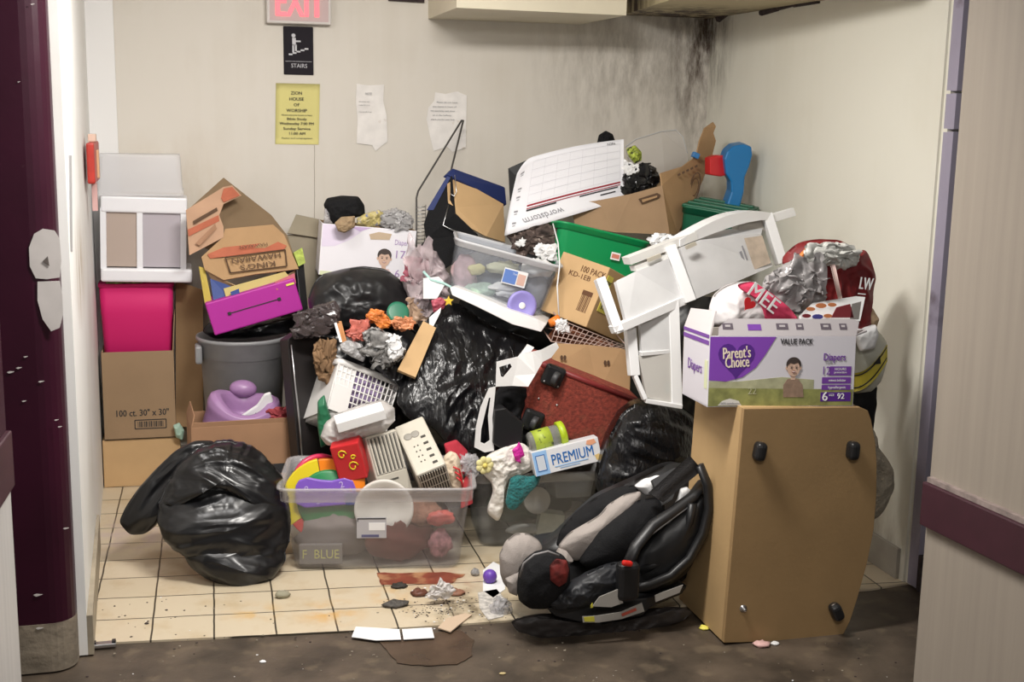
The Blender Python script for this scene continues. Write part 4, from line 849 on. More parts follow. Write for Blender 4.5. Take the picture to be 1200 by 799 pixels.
# clear bag with wrappers
soft_obj('plastic_bag', 'clear bag of rubbish between the faded diaper box and tilted tote', 'bag', [(478, 300), (490, 288), (510, 292), (520, 310), (530, 330), (522, 350), (505, 372), (490, 380), (478, 360), (474, 330)], 1.22, 0.07, 0.1, mat('clear_film_mauve', (0.66, 0.55, 0.57), 0.2, alpha=0.6, bump=0.9, bscale=26, tex='voronoi', var=0.5, vscale=14), amp=0.024, fr=14, crumple=0.8)
for (x, y, lb, mt) in ((488, 316, 'rose pink wrapper inside the clear rubbish bag, topmost', mat('rose_wrap', (0.5, 0.15, 0.2), 0.5, var=0.4, vscale=40)), (498, 345, 'white tissue inside the clear rubbish bag', PAPER), (490, 364, 'brownish wrapper at the bottom of the clear rubbish bag', mat('tan_wrap', (0.45, 0.3, 0.2), 0.5, var=0.4, vscale=40))):
    mb = MB(); ruffle(mb, x, y, 26, 26, 1.16, mt, x*0.7); o = mb.build('wrapper', origin=A(x, y, 1.16)); tag(o, lb, 'wrapper')
slab_thing('paper_scrap', 'white paper scrap in front of the clear rubbish bag', 'paper', [(496, 326, 1.10), (514, 324, 1.10), (522, 332, 1.09), (512, 350, 1.08), (496, 350, 1.08)], 0.003, PAPER)
slab_thing('paper_scrap', 'small white card between the pink scrap and tan slab', 'card', [(503, 372, 1.03), (517, 360, 1.03), (516, 366, 1.02), (508, 382, 1.01), (503, 380, 1.01)], 0.004, PAPER)
soft_obj('pink_scrap', 'dusty pink foil scrap below the torn white paper', 'wrapper', [(505, 352), (516, 348), (524, 352), (520, 362), (508, 366)], 1.06, 0.012, 0.02, mat('dusty_pink', (0.45, 0.08, 0.12), 0.5, var=0.3, vscale=40), amp=0.008, fr=24)
mb = MB(); st = [(0.022*math.cos(PI/2+k*PI/5)*(1 if k % 2 == 0 else 0.45), 0.022*math.sin(PI/2+k*PI/5)*(1 if k % 2 == 0 else 0.45)) for k in range(10)]
mb.prism(st, 0.01, mat('gold_star', (0.80, 0.55, 0.05), 0.4), bev=0.002); tag(mb.build('star', M=T0(526, 353, 0.985)), 'small golden star on the top of the big black bag', 'star')
mb = MB(); mb.tube(S([(496, 318, 1.12), (505, 328, 1.10), (520, 332, 1.09), (535, 340, 1.07), (560, 352, 1.04), (575, 360, 1.02)]), 0.006, mat('mint_cord', (0.40, 0.62, 0.58), 0.5), seg=6); o = mb.build('cord'); tag(o, 'pale mint cord lying along the edge of the white lid', 'cord')
# black fabric organiser with bent wire
T = thing('fabric_organizer', 'navy and black folding organiser standing open high in the pile', 'organiser', A(530, 300, 1.40))
NAVY = mat('navy_cloth', (0.012, 0.025, 0.12), 0.7)
mb = MB(); mb.slab(S([(524, 204, 1.46), (531, 197, 1.50), (592, 219, 1.62), (594, 240, 1.60), (536, 210, 1.45)]), 0.03, NAVY); world_part(mb, 'navy_edge', T, bev=0.004)
mb = MB(); mb.slab(S([(523, 210, 1.46), (530, 206, 1.45), (534, 250, 1.40), (560, 275, 1.40), (560, 292, 1.38), (520, 315, 1.34), (497, 330, 1.32), (492, 300, 1.36), (484, 296, 1.36), (500, 280, 1.40), (497, 262, 1.42), (503, 243, 1.44)]), 0.02, BLKF); world_part(mb, 'side_cloth', T)
mb = MB(); mb.slab(S([(500, 246, 1.435), (524, 206, 1.455), (528, 208, 1.45), (508, 246, 1.43)]), 0.01, NAVY); world_part(mb, 'navy_strip', T)
mb = MB(); mb.tube(S([(526, 240, 1.42), (519, 264, 1.39), (560, 284, 1.37)]), 0.003, METAL, seg=6); world_part(mb, 'piping', T)
T = thing('cardboard_sheet', 'tan cardboard sheet inside the navy organiser', 'cardboard', A(560, 283, 1.38))
mb = MB(); mb.slab(S([(535, 208, 1.47), (590, 239, 1.56), (592, 284, 1.50), (570, 277, 1.42), (532, 257, 1.40), (534, 243, 1.41), (526, 238, 1.42), (525, 215, 1.44)]), 0.006, CARD_LT); world_part(mb, 'sheet', T)
mb = MB(); mb.tube(S([(533, 205, 1.43), (535, 225, 1.41), (532, 230, 1.41), (528, 227, 1.41)]), 0.002, METAL, seg=5); world_part(mb, 'clip', T)
T = thing('wire_rack', 'bent grey wire frame with ladder rungs poking up against the wall', 'wire rack', A(489, 300, 1.62))
WIRE = mat('wire_grey', (0.10, 0.095, 0.09), 0.4, metal=0.5)
mb = MB(); mb.tube(S([(487, 330, 1.55), (488, 290, 1.60), (488, 232, 1.68), (490, 224, 1.70), (541, 141, 1.86), (543, 141, 1.86), (532, 186, 1.74), (525, 214, 1.60), (522, 236, 1.55)]), 0.0045, WIRE, seg=6); world_part(mb, 'bent_rod', T)
mb = MB()
for k in range(11): mb.tube(S([(488, 243+k*4.2, 1.66-k*0.005), (499, 242+k*4.2, 1.66-k*0.005)]), 0.002, METAL, seg=5)
mb.tube(S([(499, 240, 1.66), (497, 296, 1.61)]), 0.002, METAL, seg=5)
world_part(mb, 'rungs', T)
# calendar
T = thing('desk_calendar', 'large white desk calendar sheet upside down on the cardboard carton', 'calendar', A(660, 265, 1.28))
CTL, CTR, CBR, CBL = (606, 189, 1.52), (731, 163, 1.50), (731, 234, 1.33), (591, 276, 1.16)
def cal(u, v, lift=0.0):
    """u to the right, v up, on the gently bowed sheet"""
    p = [(CBL[k]*(1-u)+CBR[k]*u)*(1-v)+(CTL[k]*(1-u)+CTR[k]*u)*v for k in range(3)]
    if u < 0.14: p[1] += 14*((0.14-u)/0.14)**2*v*v
    return A(p[0], p[1]-3.5*math.sin(PI*u)*v, p[2]-0.012*math.sin(PI*u)-lift)
mb = MB(); mb.sheet(lambda u, v: cal(u, v), 28, 12, mat('calendar_paper', (0.80, 0.80, 0.84), 0.7), th=0.0015); world_part(mb, 'sheet', T)
mb = MB(); LG = mat('pale_grey_ink', (0.66, 0.66, 0.70), 0.7); DR = mat('dark_red_ink', (0.30, 0.015, 0.03), 0.6)
def line(u0, v0, u1, v1, t, mt, vert=False):
    n = 12
    for k in range(n):
        a0, a1 = k/n, (k+1)/n; q = [(u0+(u1-u0)*a, v0+(v1-v0)*a) for a in (a0, a1)]; dx, dy = (t, 0) if vert else (0, t)
        mb.add([cal(q[0][0]-dx, q[0][1]-dy, .003), cal(q[1][0]-dx, q[1][1]-dy, .003), cal(q[1][0]+dx, q[1][1]+dy, .003), cal(q[0][0]+dx, q[0][1]+dy, .003)], [[0, 1, 2, 3]], mt)
for k in range(8): line(.16+k*.115, .36, .16+k*.115, .93, .0012, LG, True)
for k in range(6): line(.16, .36+k*.114, .965, .36+k*.114, .0022, LG)
line(.16, .325, .97, .305, .012, DR); line(.16, .285, .97, .265, .006, DR); line(.16, .26, .42, .253, .012, INK); line(.62, .245, .95, .238, .010, INK); line(.80, .18, .93, .175, .010, INK)
def caltext(t, u, v, size, wide, mt, rot):
    o = cal(u, v, .004); ex = (cal(u+.03, v)-cal(u-.03, v)).normalized(); ez = (cal(u, v+.03)-cal(u, v-.03)).normalized(); ey = ez.cross(ex).normalized(); ez = ex.cross(ey)
    mb.text(t, (0, 0, 0), size, mt, M=Matrix.Translation(o) @ Matrix((ex, ey, ez)).transposed().to_4x4(), wide=wide, rot=rot)
caltext('wordstorm', .32, .12, .05, .20, GREYINK, PI); caltext('NOV', .88, .95, .018, .04, INK, PI)
for k, (v, s_) in enumerate(((.85, .024), (.62, .016), (.5, .018), (.3, .022), (.14, .02))): line(.05, v, .085, v-.01, .012, GREYINK); line(.055, v-.04, .08, v-.045, .006, GREYINK)
world_part(mb, 'printed_grid', T)
slab_thing('black_board', 'black board just showing behind the top left calendar corner', 'board', [(596, 197, 1.62), (616, 188, 1.62), (640, 190, 1.62), (630, 235, 1.58), (598, 235, 1.58)], 0.01, BLK)
soft_obj('scarf', 'dirty brown patterned cloth under the desk calendar', 'cloth', [(594, 277), (610, 268), (640, 262), (656, 266), (660, 285), (655, 300), (640, 305), (620, 298), (600, 288)], 1.22, 0.05, 0.08, mat('dirty_cloth', (0.10, 0.07, 0.06), 0.9, var=0.8, vscale=40, dirt=((0.45, 0.38, 0.33), 40, 0.60, 0.9)), amp=0.02, fr=16, crumple=0.7)
crumple_paper('tissue', 'white crumpled tissue on the dirty brown cloth', 'tissue', [(626, 290), (632, 284), (645, 290), (655, 297), (655, 306), (640, 306), (628, 300)], 1.13, PAPER, th=0.012, fr=26)
crumple_paper('paper_scrap', 'tiny white paper corner on the dirty brown cloth', 'paper', [(603, 285), (612, 279), (617, 281), (609, 290)], 1.14, PAPER, th=0.004, fr=26)
# top carton
T = thing('open_carton', 'torn brown carton with tall corner flap at the top of the pile', 'box', A(784, 275, 1.32))
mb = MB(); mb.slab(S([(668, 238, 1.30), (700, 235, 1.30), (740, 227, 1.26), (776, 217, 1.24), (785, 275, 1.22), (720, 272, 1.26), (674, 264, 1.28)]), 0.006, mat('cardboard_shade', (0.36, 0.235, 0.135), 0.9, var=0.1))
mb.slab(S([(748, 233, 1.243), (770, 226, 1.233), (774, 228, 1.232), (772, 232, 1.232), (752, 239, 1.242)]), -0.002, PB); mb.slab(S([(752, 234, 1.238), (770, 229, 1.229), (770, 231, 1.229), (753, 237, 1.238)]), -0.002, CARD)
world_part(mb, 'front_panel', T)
mb = MB(); mb.slab(S([(774, 203, 1.26), (800, 195, 1.36), (816, 183, 1.42), (820, 165, 1.46), (826, 150, 1.50), (836, 143, 1.52), (839, 148, 1.52), (836, 156, 1.52), (839, 165, 1.52), (834, 185, 1.50), (822, 215, 1.44), (808, 246, 1.36), (794, 274, 1.30), (784, 275, 1.22), (776, 217, 1.24)]), 0.006, CARD)
mb.tube([A(813+7*math.cos(2*PI*k/24)*(0.8)-6*math.sin(2*PI*k/24)*0.5, 219+17*math.sin(2*PI*k/24), 1.40) for k in range(24)], 0.003, PB, seg=5, close=True, M=Matrix.Translation((0, -0.012, 0)))
mb.tube([A(813+4*math.cos(2*PI*k/24)-3*math.sin(2*PI*k/24)*0.5, 219+10*math.sin(2*PI*k/24), 1.40) for k in range(24)], 0.002, PB, seg=5, close=True, M=Matrix.Translation((0, -0.012, 0)))
for k in range(5): mb.slab(S([(794+k*5, 204-k*2.4, 1.31+k*.02), (797+k*5, 202.5-k*2.4, 1.31+k*.02), (797.5+k*5, 205-k*2.4, 1.31+k*.02), (794.5+k*5, 206.5-k*2.4, 1.31+k*.02)]), -0.002, PB)
world_part(mb, 'side_panel', T)
mb = MB(); mb.slab(S([(674, 240, 1.30), (700, 235, 1.30), (800, 200, 1.75), (690, 205, 1.75)]), 0.006, CARD_IN)
mb.slab(S([(690, 205, 1.75), (815, 190, 1.60), (800, 270, 1.55), (690, 270, 1.7)]), 0.006, CARD_IN); world_part(mb, 'inner_panels', T)
T = thing('plastic_sheet', 'cloudy see-through plastic lid standing up in the top carton', 'plastic lid', A(775, 205, 1.55))
mb = MB(); mb.slab(S([(733, 172, 1.62), (745, 163, 1.62), (775, 154, 1.62), (792, 152, 1.62), (800, 160, 1.61), (806, 180, 1.60), (806, 200, 1.58), (780, 206, 1.55), (740, 206, 1.57)]), 0.004, mat('cloudy_sheet', (0.62, 0.58, 0.53), 0.3, alpha=0.55)); world_part(mb, 'sheet', T)
mb = MB(); mb.tube(S([(733, 172, 1.615), (745, 163, 1.615), (775, 154, 1.615), (792, 152, 1.615), (800, 160, 1.605), (806, 180, 1.595)]), 0.0025, FROST, seg=5); world_part(mb, 'rim', T)
soft_obj('black_bag', 'knotted black bag inside the top carton beside the calendar', 'bag', [(731, 232), (731, 205), (738, 195), (752, 192), (768, 196), (773, 208), (770, 220), (750, 228)], 1.33, 0.05, 0.1, BAG, amp=0.02, fr=16, crumple=0.7)
crumple_paper('tissue', 'white crumpled tissue on the knotted black bag', 'tissue', [(731, 186), (736, 190), (751, 193), (750, 202), (738, 204), (731, 200)], 1.28, PAPER, th=0.012, fr=22)
soft_obj('snack_packet', 'lime green packet above the knotted black bag', 'packet', [(734, 174), (744, 170), (752, 178), (752, 188), (744, 192), (737, 184)], 1.34, 0.015, 0.03, mat('lime_black', (0.35, 0.42, 0.05), 0.5, var=0.8, vscale=50, dirt=((0.02, 0.02, 0.02), 40, 0.52, 1.0)), amp=0.01, fr=24)
soft_obj('black_tuft', 'small black tuft poking over the calendar top edge', 'cloth', [(699, 170), (702, 158), (710, 153), (718, 157), (722, 168), (712, 172)], 1.62, 0.03, 0.04, BLKF, amp=0.012, fr=20)
mb = MB(); mb.box((0, 0, 0), (0.03, 0.03, 0.025), mat('bright_blue', (0.03, 0.17, 0.42), 0.4), M=Matrix.Rotation(0.4, 4, 'Y'), bev=0.003); tag(mb.build('bottle_cap', M=T0(815, 182, 1.40)), 'little blue cap at the fold of the tall carton flap', 'cap')
# blue toddler chair back, red bit, dark green tub
T = thing('toddler_chair', 'blue plastic toddler chair with a red arm by the right wall', 'chair', A(855, 250, 1.26))
BL = mat('blue_plastic', (0.010, 0.165, 0.42), 0.35)
mb = MB(); bl = [(849, 186), (852, 178), (860, 171), (872, 169), (881, 172), (882, 182), (878, 196), (873, 208), (872, 225), (868, 240), (860, 258), (848, 258), (852, 240), (857, 225), (857, 214), (851, 204)]
P = [A(x, y, 1.30) for x, y in bl]; mb.solid(P, [p+Vector((0.02, 0.10, 0.01)) for p in P], BL); world_part(mb, 'backrest', T, bev=0.008)
mb = MB(); P = [A(x, y, 1.34) for x, y in [(832, 185), (840, 182), (850, 182), (853, 205), (845, 207), (832, 205)]]; mb.solid(P, [p+Vector((0, 0.06, 0)) for p in P], REDP); world_part(mb, 'arm', T, bev=0.006)
M, (w, d, h) = fit({(-.5, -.5, 1): (800, 240), (.5, -.5, 1): (868, 252), (.45, -.45, 0): (858, 330), (-.45, -.45, 0): (790, 315), (-.5, .5, 1): (822, 232)}, 1.18, (0.32, 0.3, 0.3), show='dkgreen')
DG = mat('dark_green_tub', (0.006, 0.10, 0.05), 0.4)
T = thing('storage_tub', 'dark green tub with ribbed lid under the blue chair', 'tub', M)
tote_parts(T, w, d, h, DG, DG, cr=0.03)
mb = MB(); mb.box((0, 0, h), (w*0.98, d*0.98, 0.012), DG, bev=0.004)
for k in range(3): mb.box((0, -d*.3+k*d*.3, h+0.009), (w*0.9, 0.03, 0.012), DG, bev=0.004)
mb.build('lid', T)
# ================================================================ CENTRE RIGHT
M, (w, d, h) = fit({(-.5, -.5, 1): (652, 258), (.5, -.5, 1): (767, 283), (.43, -.46, 0): (738, 345), (-.45, -.46, 0): (655, 320)}, 1.10, (0.42, 0.3, 0.22), rot=(0, 0.2, 0), show='green')
GR = mat('green_plastic', (0.004, 0.26, 0.08), 0.35)
T = thing('storage_tub', 'bright green plastic tub with a small price sticker, mid pile', 'tub', M)
tote_parts(T, w, d, h, GR, GR, cr=0.04, rim=0.03)
mb = MB(); mb.box((w*.14, -d*.50, h*.62), (0.042, 0.002, 0.032), PAPER, M=Matrix.Rotation(0.06, 4, 'X')); mb.box((w*.14, -d*.50-0.0015, h*.62), (0.034, 0.001, 0.018), mat('sticker_red', (0.6, 0.2, 0.15), 0.6), M=Matrix.Rotation(0.06, 4, 'X')); mb.build('price_sticker', T)
M, (w, d, h) = fit({(-.5, -.5, 1): (656, 287), (.5, -.5, 1): (716, 319), (.5, -.5, 0): (679, 382), (-.5, -.5, 0): (642, 360), (.5, .5, 1): (748, 335), (.5, .5, 0): (738, 410)}, 0.98, (0.26, 0.28, 0.28), rot=(0, 0.5, 0.6), show='100pack')
T = thing('cardboard_box', 'tan cardboard box printed 100 PACK tipped under the green tub', 'box', M)
carton(T, w, d, h, CARD_LT, closed=True)
mb = MB(); BR_ = mat('brown_ink', (0.12, 0.05, 0.02), 0.8)
mb.text('100 PACK', (w*.22, -d/2-.001, h*.84), 0.038, BR_, wide=w*.50, bold=0.001); mb.text('KD-1EB', (w*.0, -d/2-.001, h*.72), 0.03, BR_, wide=w*.45, bold=0.0004)
mb.box((w*.28, -d/2-.001, h*.50), (0.05, 0.001, 0.02), BR_); barcode(mb, (w*.28, -d/2-.001, h*.33), 0.05, 0.07, BR_, 8); mb.build('printed_text', T)
mb = MB(); RM = Matrix.Translation((w/2, 0, 0)) @ Matrix.Rotation(PI/2, 4, 'Z')
mb.box((-d*.40, -0.0012, h*.78), (0.05, 0.002, 0.055), YELLOWP, M=RM); mb.box((-d*.28, -0.0012, h*.42), (0.09, 0.002, 0.06), YELLOWP, M=RM); mb.text('Huf', (-d*.28, -0.003, h*.40), 0.04, INK, M=RM, bold=0.001); mb.text('mar', (-d*.40, -0.003, h*.78), 0.03, INK, M=RM); mb.build('yellow_stickers', T)
# tilted clear tote with lid below
M, (w, d, h) = fit({(-.5, -.5, 1): (540, 280), (.5, -.5, 1): (660, 312), (.44, -.46, 0): (630, 376), (-.44, -.46, 0): (524, 345), (-.5, .5, 1): (530, 274), (.5, .5, 1): (655, 298)}, 1.0, (0.42, 0.26, 0.24), rot=(0.0, 0.3, 0), show='tiltedtote')
T = thing('storage_tote', 'clear tote tipped to the right, full of baby things, high in pile', 'tote', M)
tote_parts(T, w, d, h, mat('clear_plastic_cool', (0.55, 0.57, 0.62), 0.22, alpha=0.16), CLEAR_RIM, cr=0.035, rim=0.03)
mb = MB(); ym = -d*.49; mb.box((w*.10, ym, h*.60), (0.10, 0.002, 0.065), PAPER, M=Matrix.Rotation(0.0, 4, 'Y')); mb.box((w*.10-0.02, ym-0.002, h*.60), (0.055, 0.001, 0.055), mat('label_blue', (0.12, 0.22, 0.55), 0.5)); mb.box((w*.10+0.028, ym-0.002, h*.59), (0.032, 0.001, 0.045), mat('label_peach', (0.65, 0.42, 0.35), 0.6)); mb.text('Tote', (w*.10, ym-0.003, h*.66), 0.012, PAPER); mb.build('label', T)
TM = M.copy()
def inside(name, label, cat, lc, r, mt, sc=(1, 1, 1), amp=0.25, M=None, seg=20, group=None):
    """small crumpled lump at a local spot of container M"""
    sd = random.random()*50
    mb = MB(); mb.ball((0, 0, 0), r, mt, seg=seg, sc=sc, fn=lambda v: r*amp*(noise.noise(v*2.2+Vector((sd, 0, 0)))+0.5*noise.noise(v*5+Vector((sd, 3, 0)))))
    W = (M if M is not None else TM) @ Vector(lc); return tag(mb.build(name, M=Matrix.Translation(W)), label, cat, group)
mb = MB(); mb.lathe([(0.001, 0), (0.058, 0), (0.062, 0.004), (0.062, 0.014), (0.05, 0.016), (0.04, 0.010), (0.001, 0.010)], mat('lavender_plastic', (0.30, 0.26, 0.62), 0.4), seg=40); mb.ball((0, 0, 0.012), 0.014, PAPER, sc=(1, 1, 0.3))
LID = mb.build('round_lid', M=Matrix.Translation(A(611, 358, 0.985)) @ Matrix.Rotation(1.45, 4, 'X')); tag(LID, 'lavender round lid seen inside the tipped clear tote', 'lid')
inside('diaper', 'white folded diaper at the right end of the tipped tote', 'diaper', (w*.30, -d*.2, h*.82), 0.06, PAPER, (1.2, .8, .6))
inside('paper_scrap', 'white paper strip across the middle of the tipped tote', 'paper', (w*.06, -d*.36, h*.40), 0.04, PAPER, (2.0, .4, .5))
inside('toy', 'yellow and white toy low left in the tipped tote', 'toy', (-w*.25, -d*.34, h*.55), 0.03, mat('butter_yellow', (0.65, 0.6, 0.3), 0.6), (1.2, .6, .8))
inside('cloth', 'pale cloth in the middle of the tipped tote', 'cloth', (-w*.02, -d*.3, h*.70), 0.05, mat('pale_yellow_cloth', (0.62, 0.62, 0.45), 0.9), (1.4, .6, .5))
inside('cloth', 'pinkish cloth at the left end of the tipped tote', 'cloth', (-w*.34, -d*.22, h*.42), 0.06, mat('pinkish_cloth', (0.60, 0.42, 0.44), 0.9, var=0.3, vscale=20), (.9, .8, 1.3))
inside('cloth', 'dark slate cloth deep inside the tipped tote', 'cloth', (w*.05, 0, h*.42), 0.085, mat('slate_cloth', (0.12, 0.14, 0.17), 0.9), (1.7, .8, .8))
inside('bib', 'pale green and pink bib low in the tipped tote', 'bib', (-w*.16, -d*.33, h*.22), 0.05, mat('mint_bib', (0.45, 0.58, 0.48), 0.9, var=0.4, vscale=30), (1.5, .5, .6))
inside('bib', 'white bib beside the lavender lid in the tipped tote', 'bib', (w*.08, -d*.33, h*.30), 0.035, PAPER, (1.4, .5, .5))
inside('cloth', 'grey cloth at the right end of the tipped tote', 'cloth', (w*.34, 0, h*.42), 0.055, mat('grey_cloth', (0.30, 0.31, 0.34), 0.9), (1, .8, 1.4))
T = thing('tote_lid', 'long white lid wedged under the tipped clear tote', 'lid', A(590, 375, 0.92))
mb = MB(); mb.solid(S([(527, 337, 0.99), (533, 336, 0.99), (560, 346, 0.97), (600, 364, 0.94), (630, 374, 0.92), (641, 379, 0.92), (634, 389, 0.91), (600, 380, 0.93), (560, 360, 0.96), (530, 346, 0.98)]), S([(540, 330, 1.25), (546, 329, 1.25), (566, 336, 1.24), (606, 352, 1.2), (636, 362, 1.2), (647, 367, 1.2), (640, 377, 1.19), (606, 368, 1.2), (566, 350, 1.22), (540, 338, 1.25)]), mat('white_lid', (0.80, 0.79, 0.78), 0.4)); world_part(mb, 'lid', T, bev=0.003)
# white hanging cord and cup
mb = MB(); mb.tube(S([(648, 262, 1.12), (654, 285, 1.04), (656, 310, 0.95), (653, 335, 0.93), (655, 370, 0.90)]), 0.003, PAPER, seg=6); tag(mb.build('cord'), 'thin white cord hanging down from the green tub', 'cord')
mb = MB(); mb.lathe([(0.001, 0), (0.016, 0), (0.022, 0.045), (0.020, 0.045), (0.014, 0.004), (0.001, 0.004)], mat('orange_cup', (0.80, 0.22, 0.03), 0.4), seg=24); tag(mb.build('cup', M=T0(644, 379, 0.90) @ Matrix.Rotation(1.2, 4, 'Y')), 'tiny orange cup at the end of the long white lid', 'cup')
crumple_paper('tissue', 'white crumpled tissue between the orange cup and wire grid', 'tissue', [(650, 376), (658, 372), (666, 382), (660, 392), (652, 388)], 0.88, PAPER, th=0.01, fr=26)
# wire grid basket
T = thing('wire_basket', 'white wire grid basket crushed under the 100 PACK box', 'wire basket', A(690, 405, 0.90))
P00, P10, P11, P01 = S([(655, 374, 0.90), (736, 407, 0.86), (720, 410, 0.84), (646, 400, 0.86)])
mb = MB(); BW = mat('brown_wire', (0.42, 0.30, 0.26), 0.5)
for k in range(15): t = k/14; mb.tube([P00.lerp(P10, t), P01.lerp(P11, t)], 0.0022, BW, seg=5)
for k in range(5): t = k/4; mb.tube([P00.lerp(P01, t), P10.lerp(P11, t)], 0.0022, BW, seg=5)
world_part(mb, 'front_grid', T)
mb = MB()
Q = [p+Vector((0.02, 0.22, 0.02)) for p in (P00, P10, P11, P01)]
for a, b in zip((P00, P10, P11, P01), Q): mb.tube([a, b], 0.003, BW, seg=5)
mb.tube(Q, 0.003, BW, seg=5, close=True); world_part(mb, 'side_wires', T)
soft_obj('fruit_bag', 'brown and orange rubbish visible through the wire basket', 'bag', [(640, 395), (655, 378), (680, 385), (725, 405), (700, 412), (660, 410)], 0.97, 0.03, 0.05, mat('brown_rubbish', (0.16, 0.05, 0.02), 0.6, var=0.6, vscale=20), amp=0.02, fr=16)
# cardboard tray with two holes
T = thing('cardboard_tray', 'brown cardboard tray with two small holes behind the red suitcase', 'cardboard', A(700, 450, 0.82))
mb = MB(); mb.slab(S([(650, 402, 0.84), (690, 404, 0.84), (728, 408, 0.82), (739, 412, 0.82), (738, 460, 0.78), (700, 462, 0.78), (646, 430, 0.80)]), 0.02, CARD)
for (x, y) in ((660, 419), (711, 425)):
    for dx in (-1.9, 1.9): mb.slab([A(x+dx+1.7*math.cos(k*PI/5), y+3*math.sin(k*PI/5), 0.80) for k in range(10)], -0.002, PB)
world_part(mb, 'panel', T)
# red suitcase
M, (w, d, h) = fit({(-.5, -.5, 1): (634, 424), (.5, -.5, 1): (754, 468), (.5, -.5, 0): (722, 540), (-.5, -.5, 0): (604, 492)}, 0.66, (0.45, 0.26, 0.28), rot=(0, 0.4, 0), show='suitcase')
RSU = mat('red_woven_cloth', (0.27, 0.045, 0.028), 0.8, bump=0.4, bscale=160, var=0.5, vscale=70, dirt=((0.20, 0.10, 0.05), 7, 0.56, 0.4))
T = thing('suitcase', 'dirty red wheeled suitcase lying tilted in the pile', 'suitcase', M)
mb = MB(); mb.box((0, 0, h/2), (w, d, h), RSU, bev=0.025, seg=4); mb.build('body', T)
mb = MB(); ed = [(-w*.47, -d*.48, h-.01), (w*.47, -d*.48, h-.01), (w*.49, -d*.46, 0.02)]
mb.tube([(-w*.48, -d*.5+.004, h-.012), (w*.47, -d*.5+.004, h-.012)], 0.012, mat('red_piping', (0.20, 0.02, 0.02), 0.5), seg=8); mb.build('piping', T)
for i, (x, y) in enumerate(((648, 440), (624, 493))):
    L = M.inverted() @ A(x, y, 0.66); 
    mb = MB(); mb.box((L.x, -d/2-0.012, L.z), (0.085, 0.03, 0.085), BLK, bev=0.015, seg=3); wh = mb.build('wheel_housing', T)
    mb = MB(); mb.lathe([(0.006, -0.012), (0.026, -0.012), (0.029, -0.008), (0.029, 0.008), (0.026, 0.012), (0.006, 0.012)], mat('rubber_grey', (0.035, 0.035, 0.037), 0.5), seg=24, M=Matrix.Translation((L.x+0.008, -d/2-0.032, L.z-0.004)) @ Matrix.Rotation(PI/2, 4, 'Y') @ Matrix.Rotation(0.5, 4, 'X'))
    mb.build('wheel', wh)
    mb = MB()
    for dx, dz in ((-.03, -.03), (.03, -.03)): mb.ball((L.x+dx, -d/2-0.028, L.z+dz), 0.004, METAL, seg=8)
    mb.build('rivets', wh)
mb = MB()
for (x, y) in ((653, 475), (655, 495), (714, 497), (632, 468)):
    L = M.inverted() @ A(x, y, 0.66); mb.ball((L.x, -d/2-0.001, L.z), 0.005, METAL, seg=8)
mb.build('studs', T)
soft_obj('garbage_bag', 'black bag in the gap left of the red suitcase', 'garbage bag', [(572, 470), (590, 450), (622, 455), (612, 490), (628, 520), (610, 535), (570, 535)], 0.72, 0.05, 0.1, BLKF, amp=0.02, fr=12)
mb = MB(); P = [A(x, y, 0.60) for x, y in [(580, 480), (592, 478), (614, 496), (612, 522), (590, 528), (578, 520)]]; mb.solid(P, [p+Vector((0, .08, 0)) for p in P], BLK); T = mb.build('plastic_case', origin=P[4], bev=0.005); tag(T, 'black plastic case below the white torn strips', 'case')
# torn white straps
T = thing('torn_packaging', 'torn white packaging with cut out windows draped over the suitcase', 'packaging', A(600, 455, 0.60))
TW = mat('torn_white', (0.78, 0.77, 0.76), 0.6); mb = MB()
def ringpoly(mb, outer, inner, Y, mt, th=0.004):
    n = len(outer); P = [A(*p, Y) for p in outer]; Q = [A(*p, Y) for p in inner]; off = Vector((0, th, 0))
    for i in range(n): mb.solid([P[i], P[(i+1) % n], Q[(i+1) % n], Q[i]], [p+off for p in (P[i], P[(i+1) % n], Q[(i+1) % n], Q[i])], mt)
ringpoly(mb, [(582, 424), (607, 418), (610, 428), (600, 452), (581, 453)], [(585, 430), (598, 426), (600, 430), (590, 442), (587, 441)], 0.60, TW)
mb.slab(S([(607, 418, .60), (610, 414, .61), (624, 412, .60), (634, 410, .60), (646, 404, .61), (652, 401, .62), (655, 407, .62), (646, 419, .61), (636, 424, .60), (628, 438, .59), (619, 453, .58), (600, 452, .60), (603, 440, .60)]), 0.004, TW)
mb.slab(S([(610, 414, .61), (618, 403, .62), (626, 407, .62), (622, 412, .60)]), 0.004, TW)
world_part(mb, 'sheet', T)
mb = MB(); ringpoly(mb, [(563, 478), (573, 455), (581, 453), (577, 490), (579, 528), (568, 530), (556, 524), (558, 500)], [(568, 486), (573, 466), (575, 466), (572, 488), (574, 516), (568, 520), (563, 518), (564, 503)], 0.62, TW); world_part(mb, 'hanging_strip', T)
soft_obj('garbage_bag', 'black garbage bag behind the infant seat, below the white cart', 'garbage bag', [(698, 572), (703, 545), (712, 515), (728, 485), (745, 472), (770, 466), (795, 474), (814, 488), (816, 530), (806, 560), (780, 580), (735, 590), (708, 588)], 0.42, 0.12, 0.25, BAG2, amp=0.02, fr=8, crumple=0.4, dirn=(1, 0, -0.5), nr=30, nt=130)
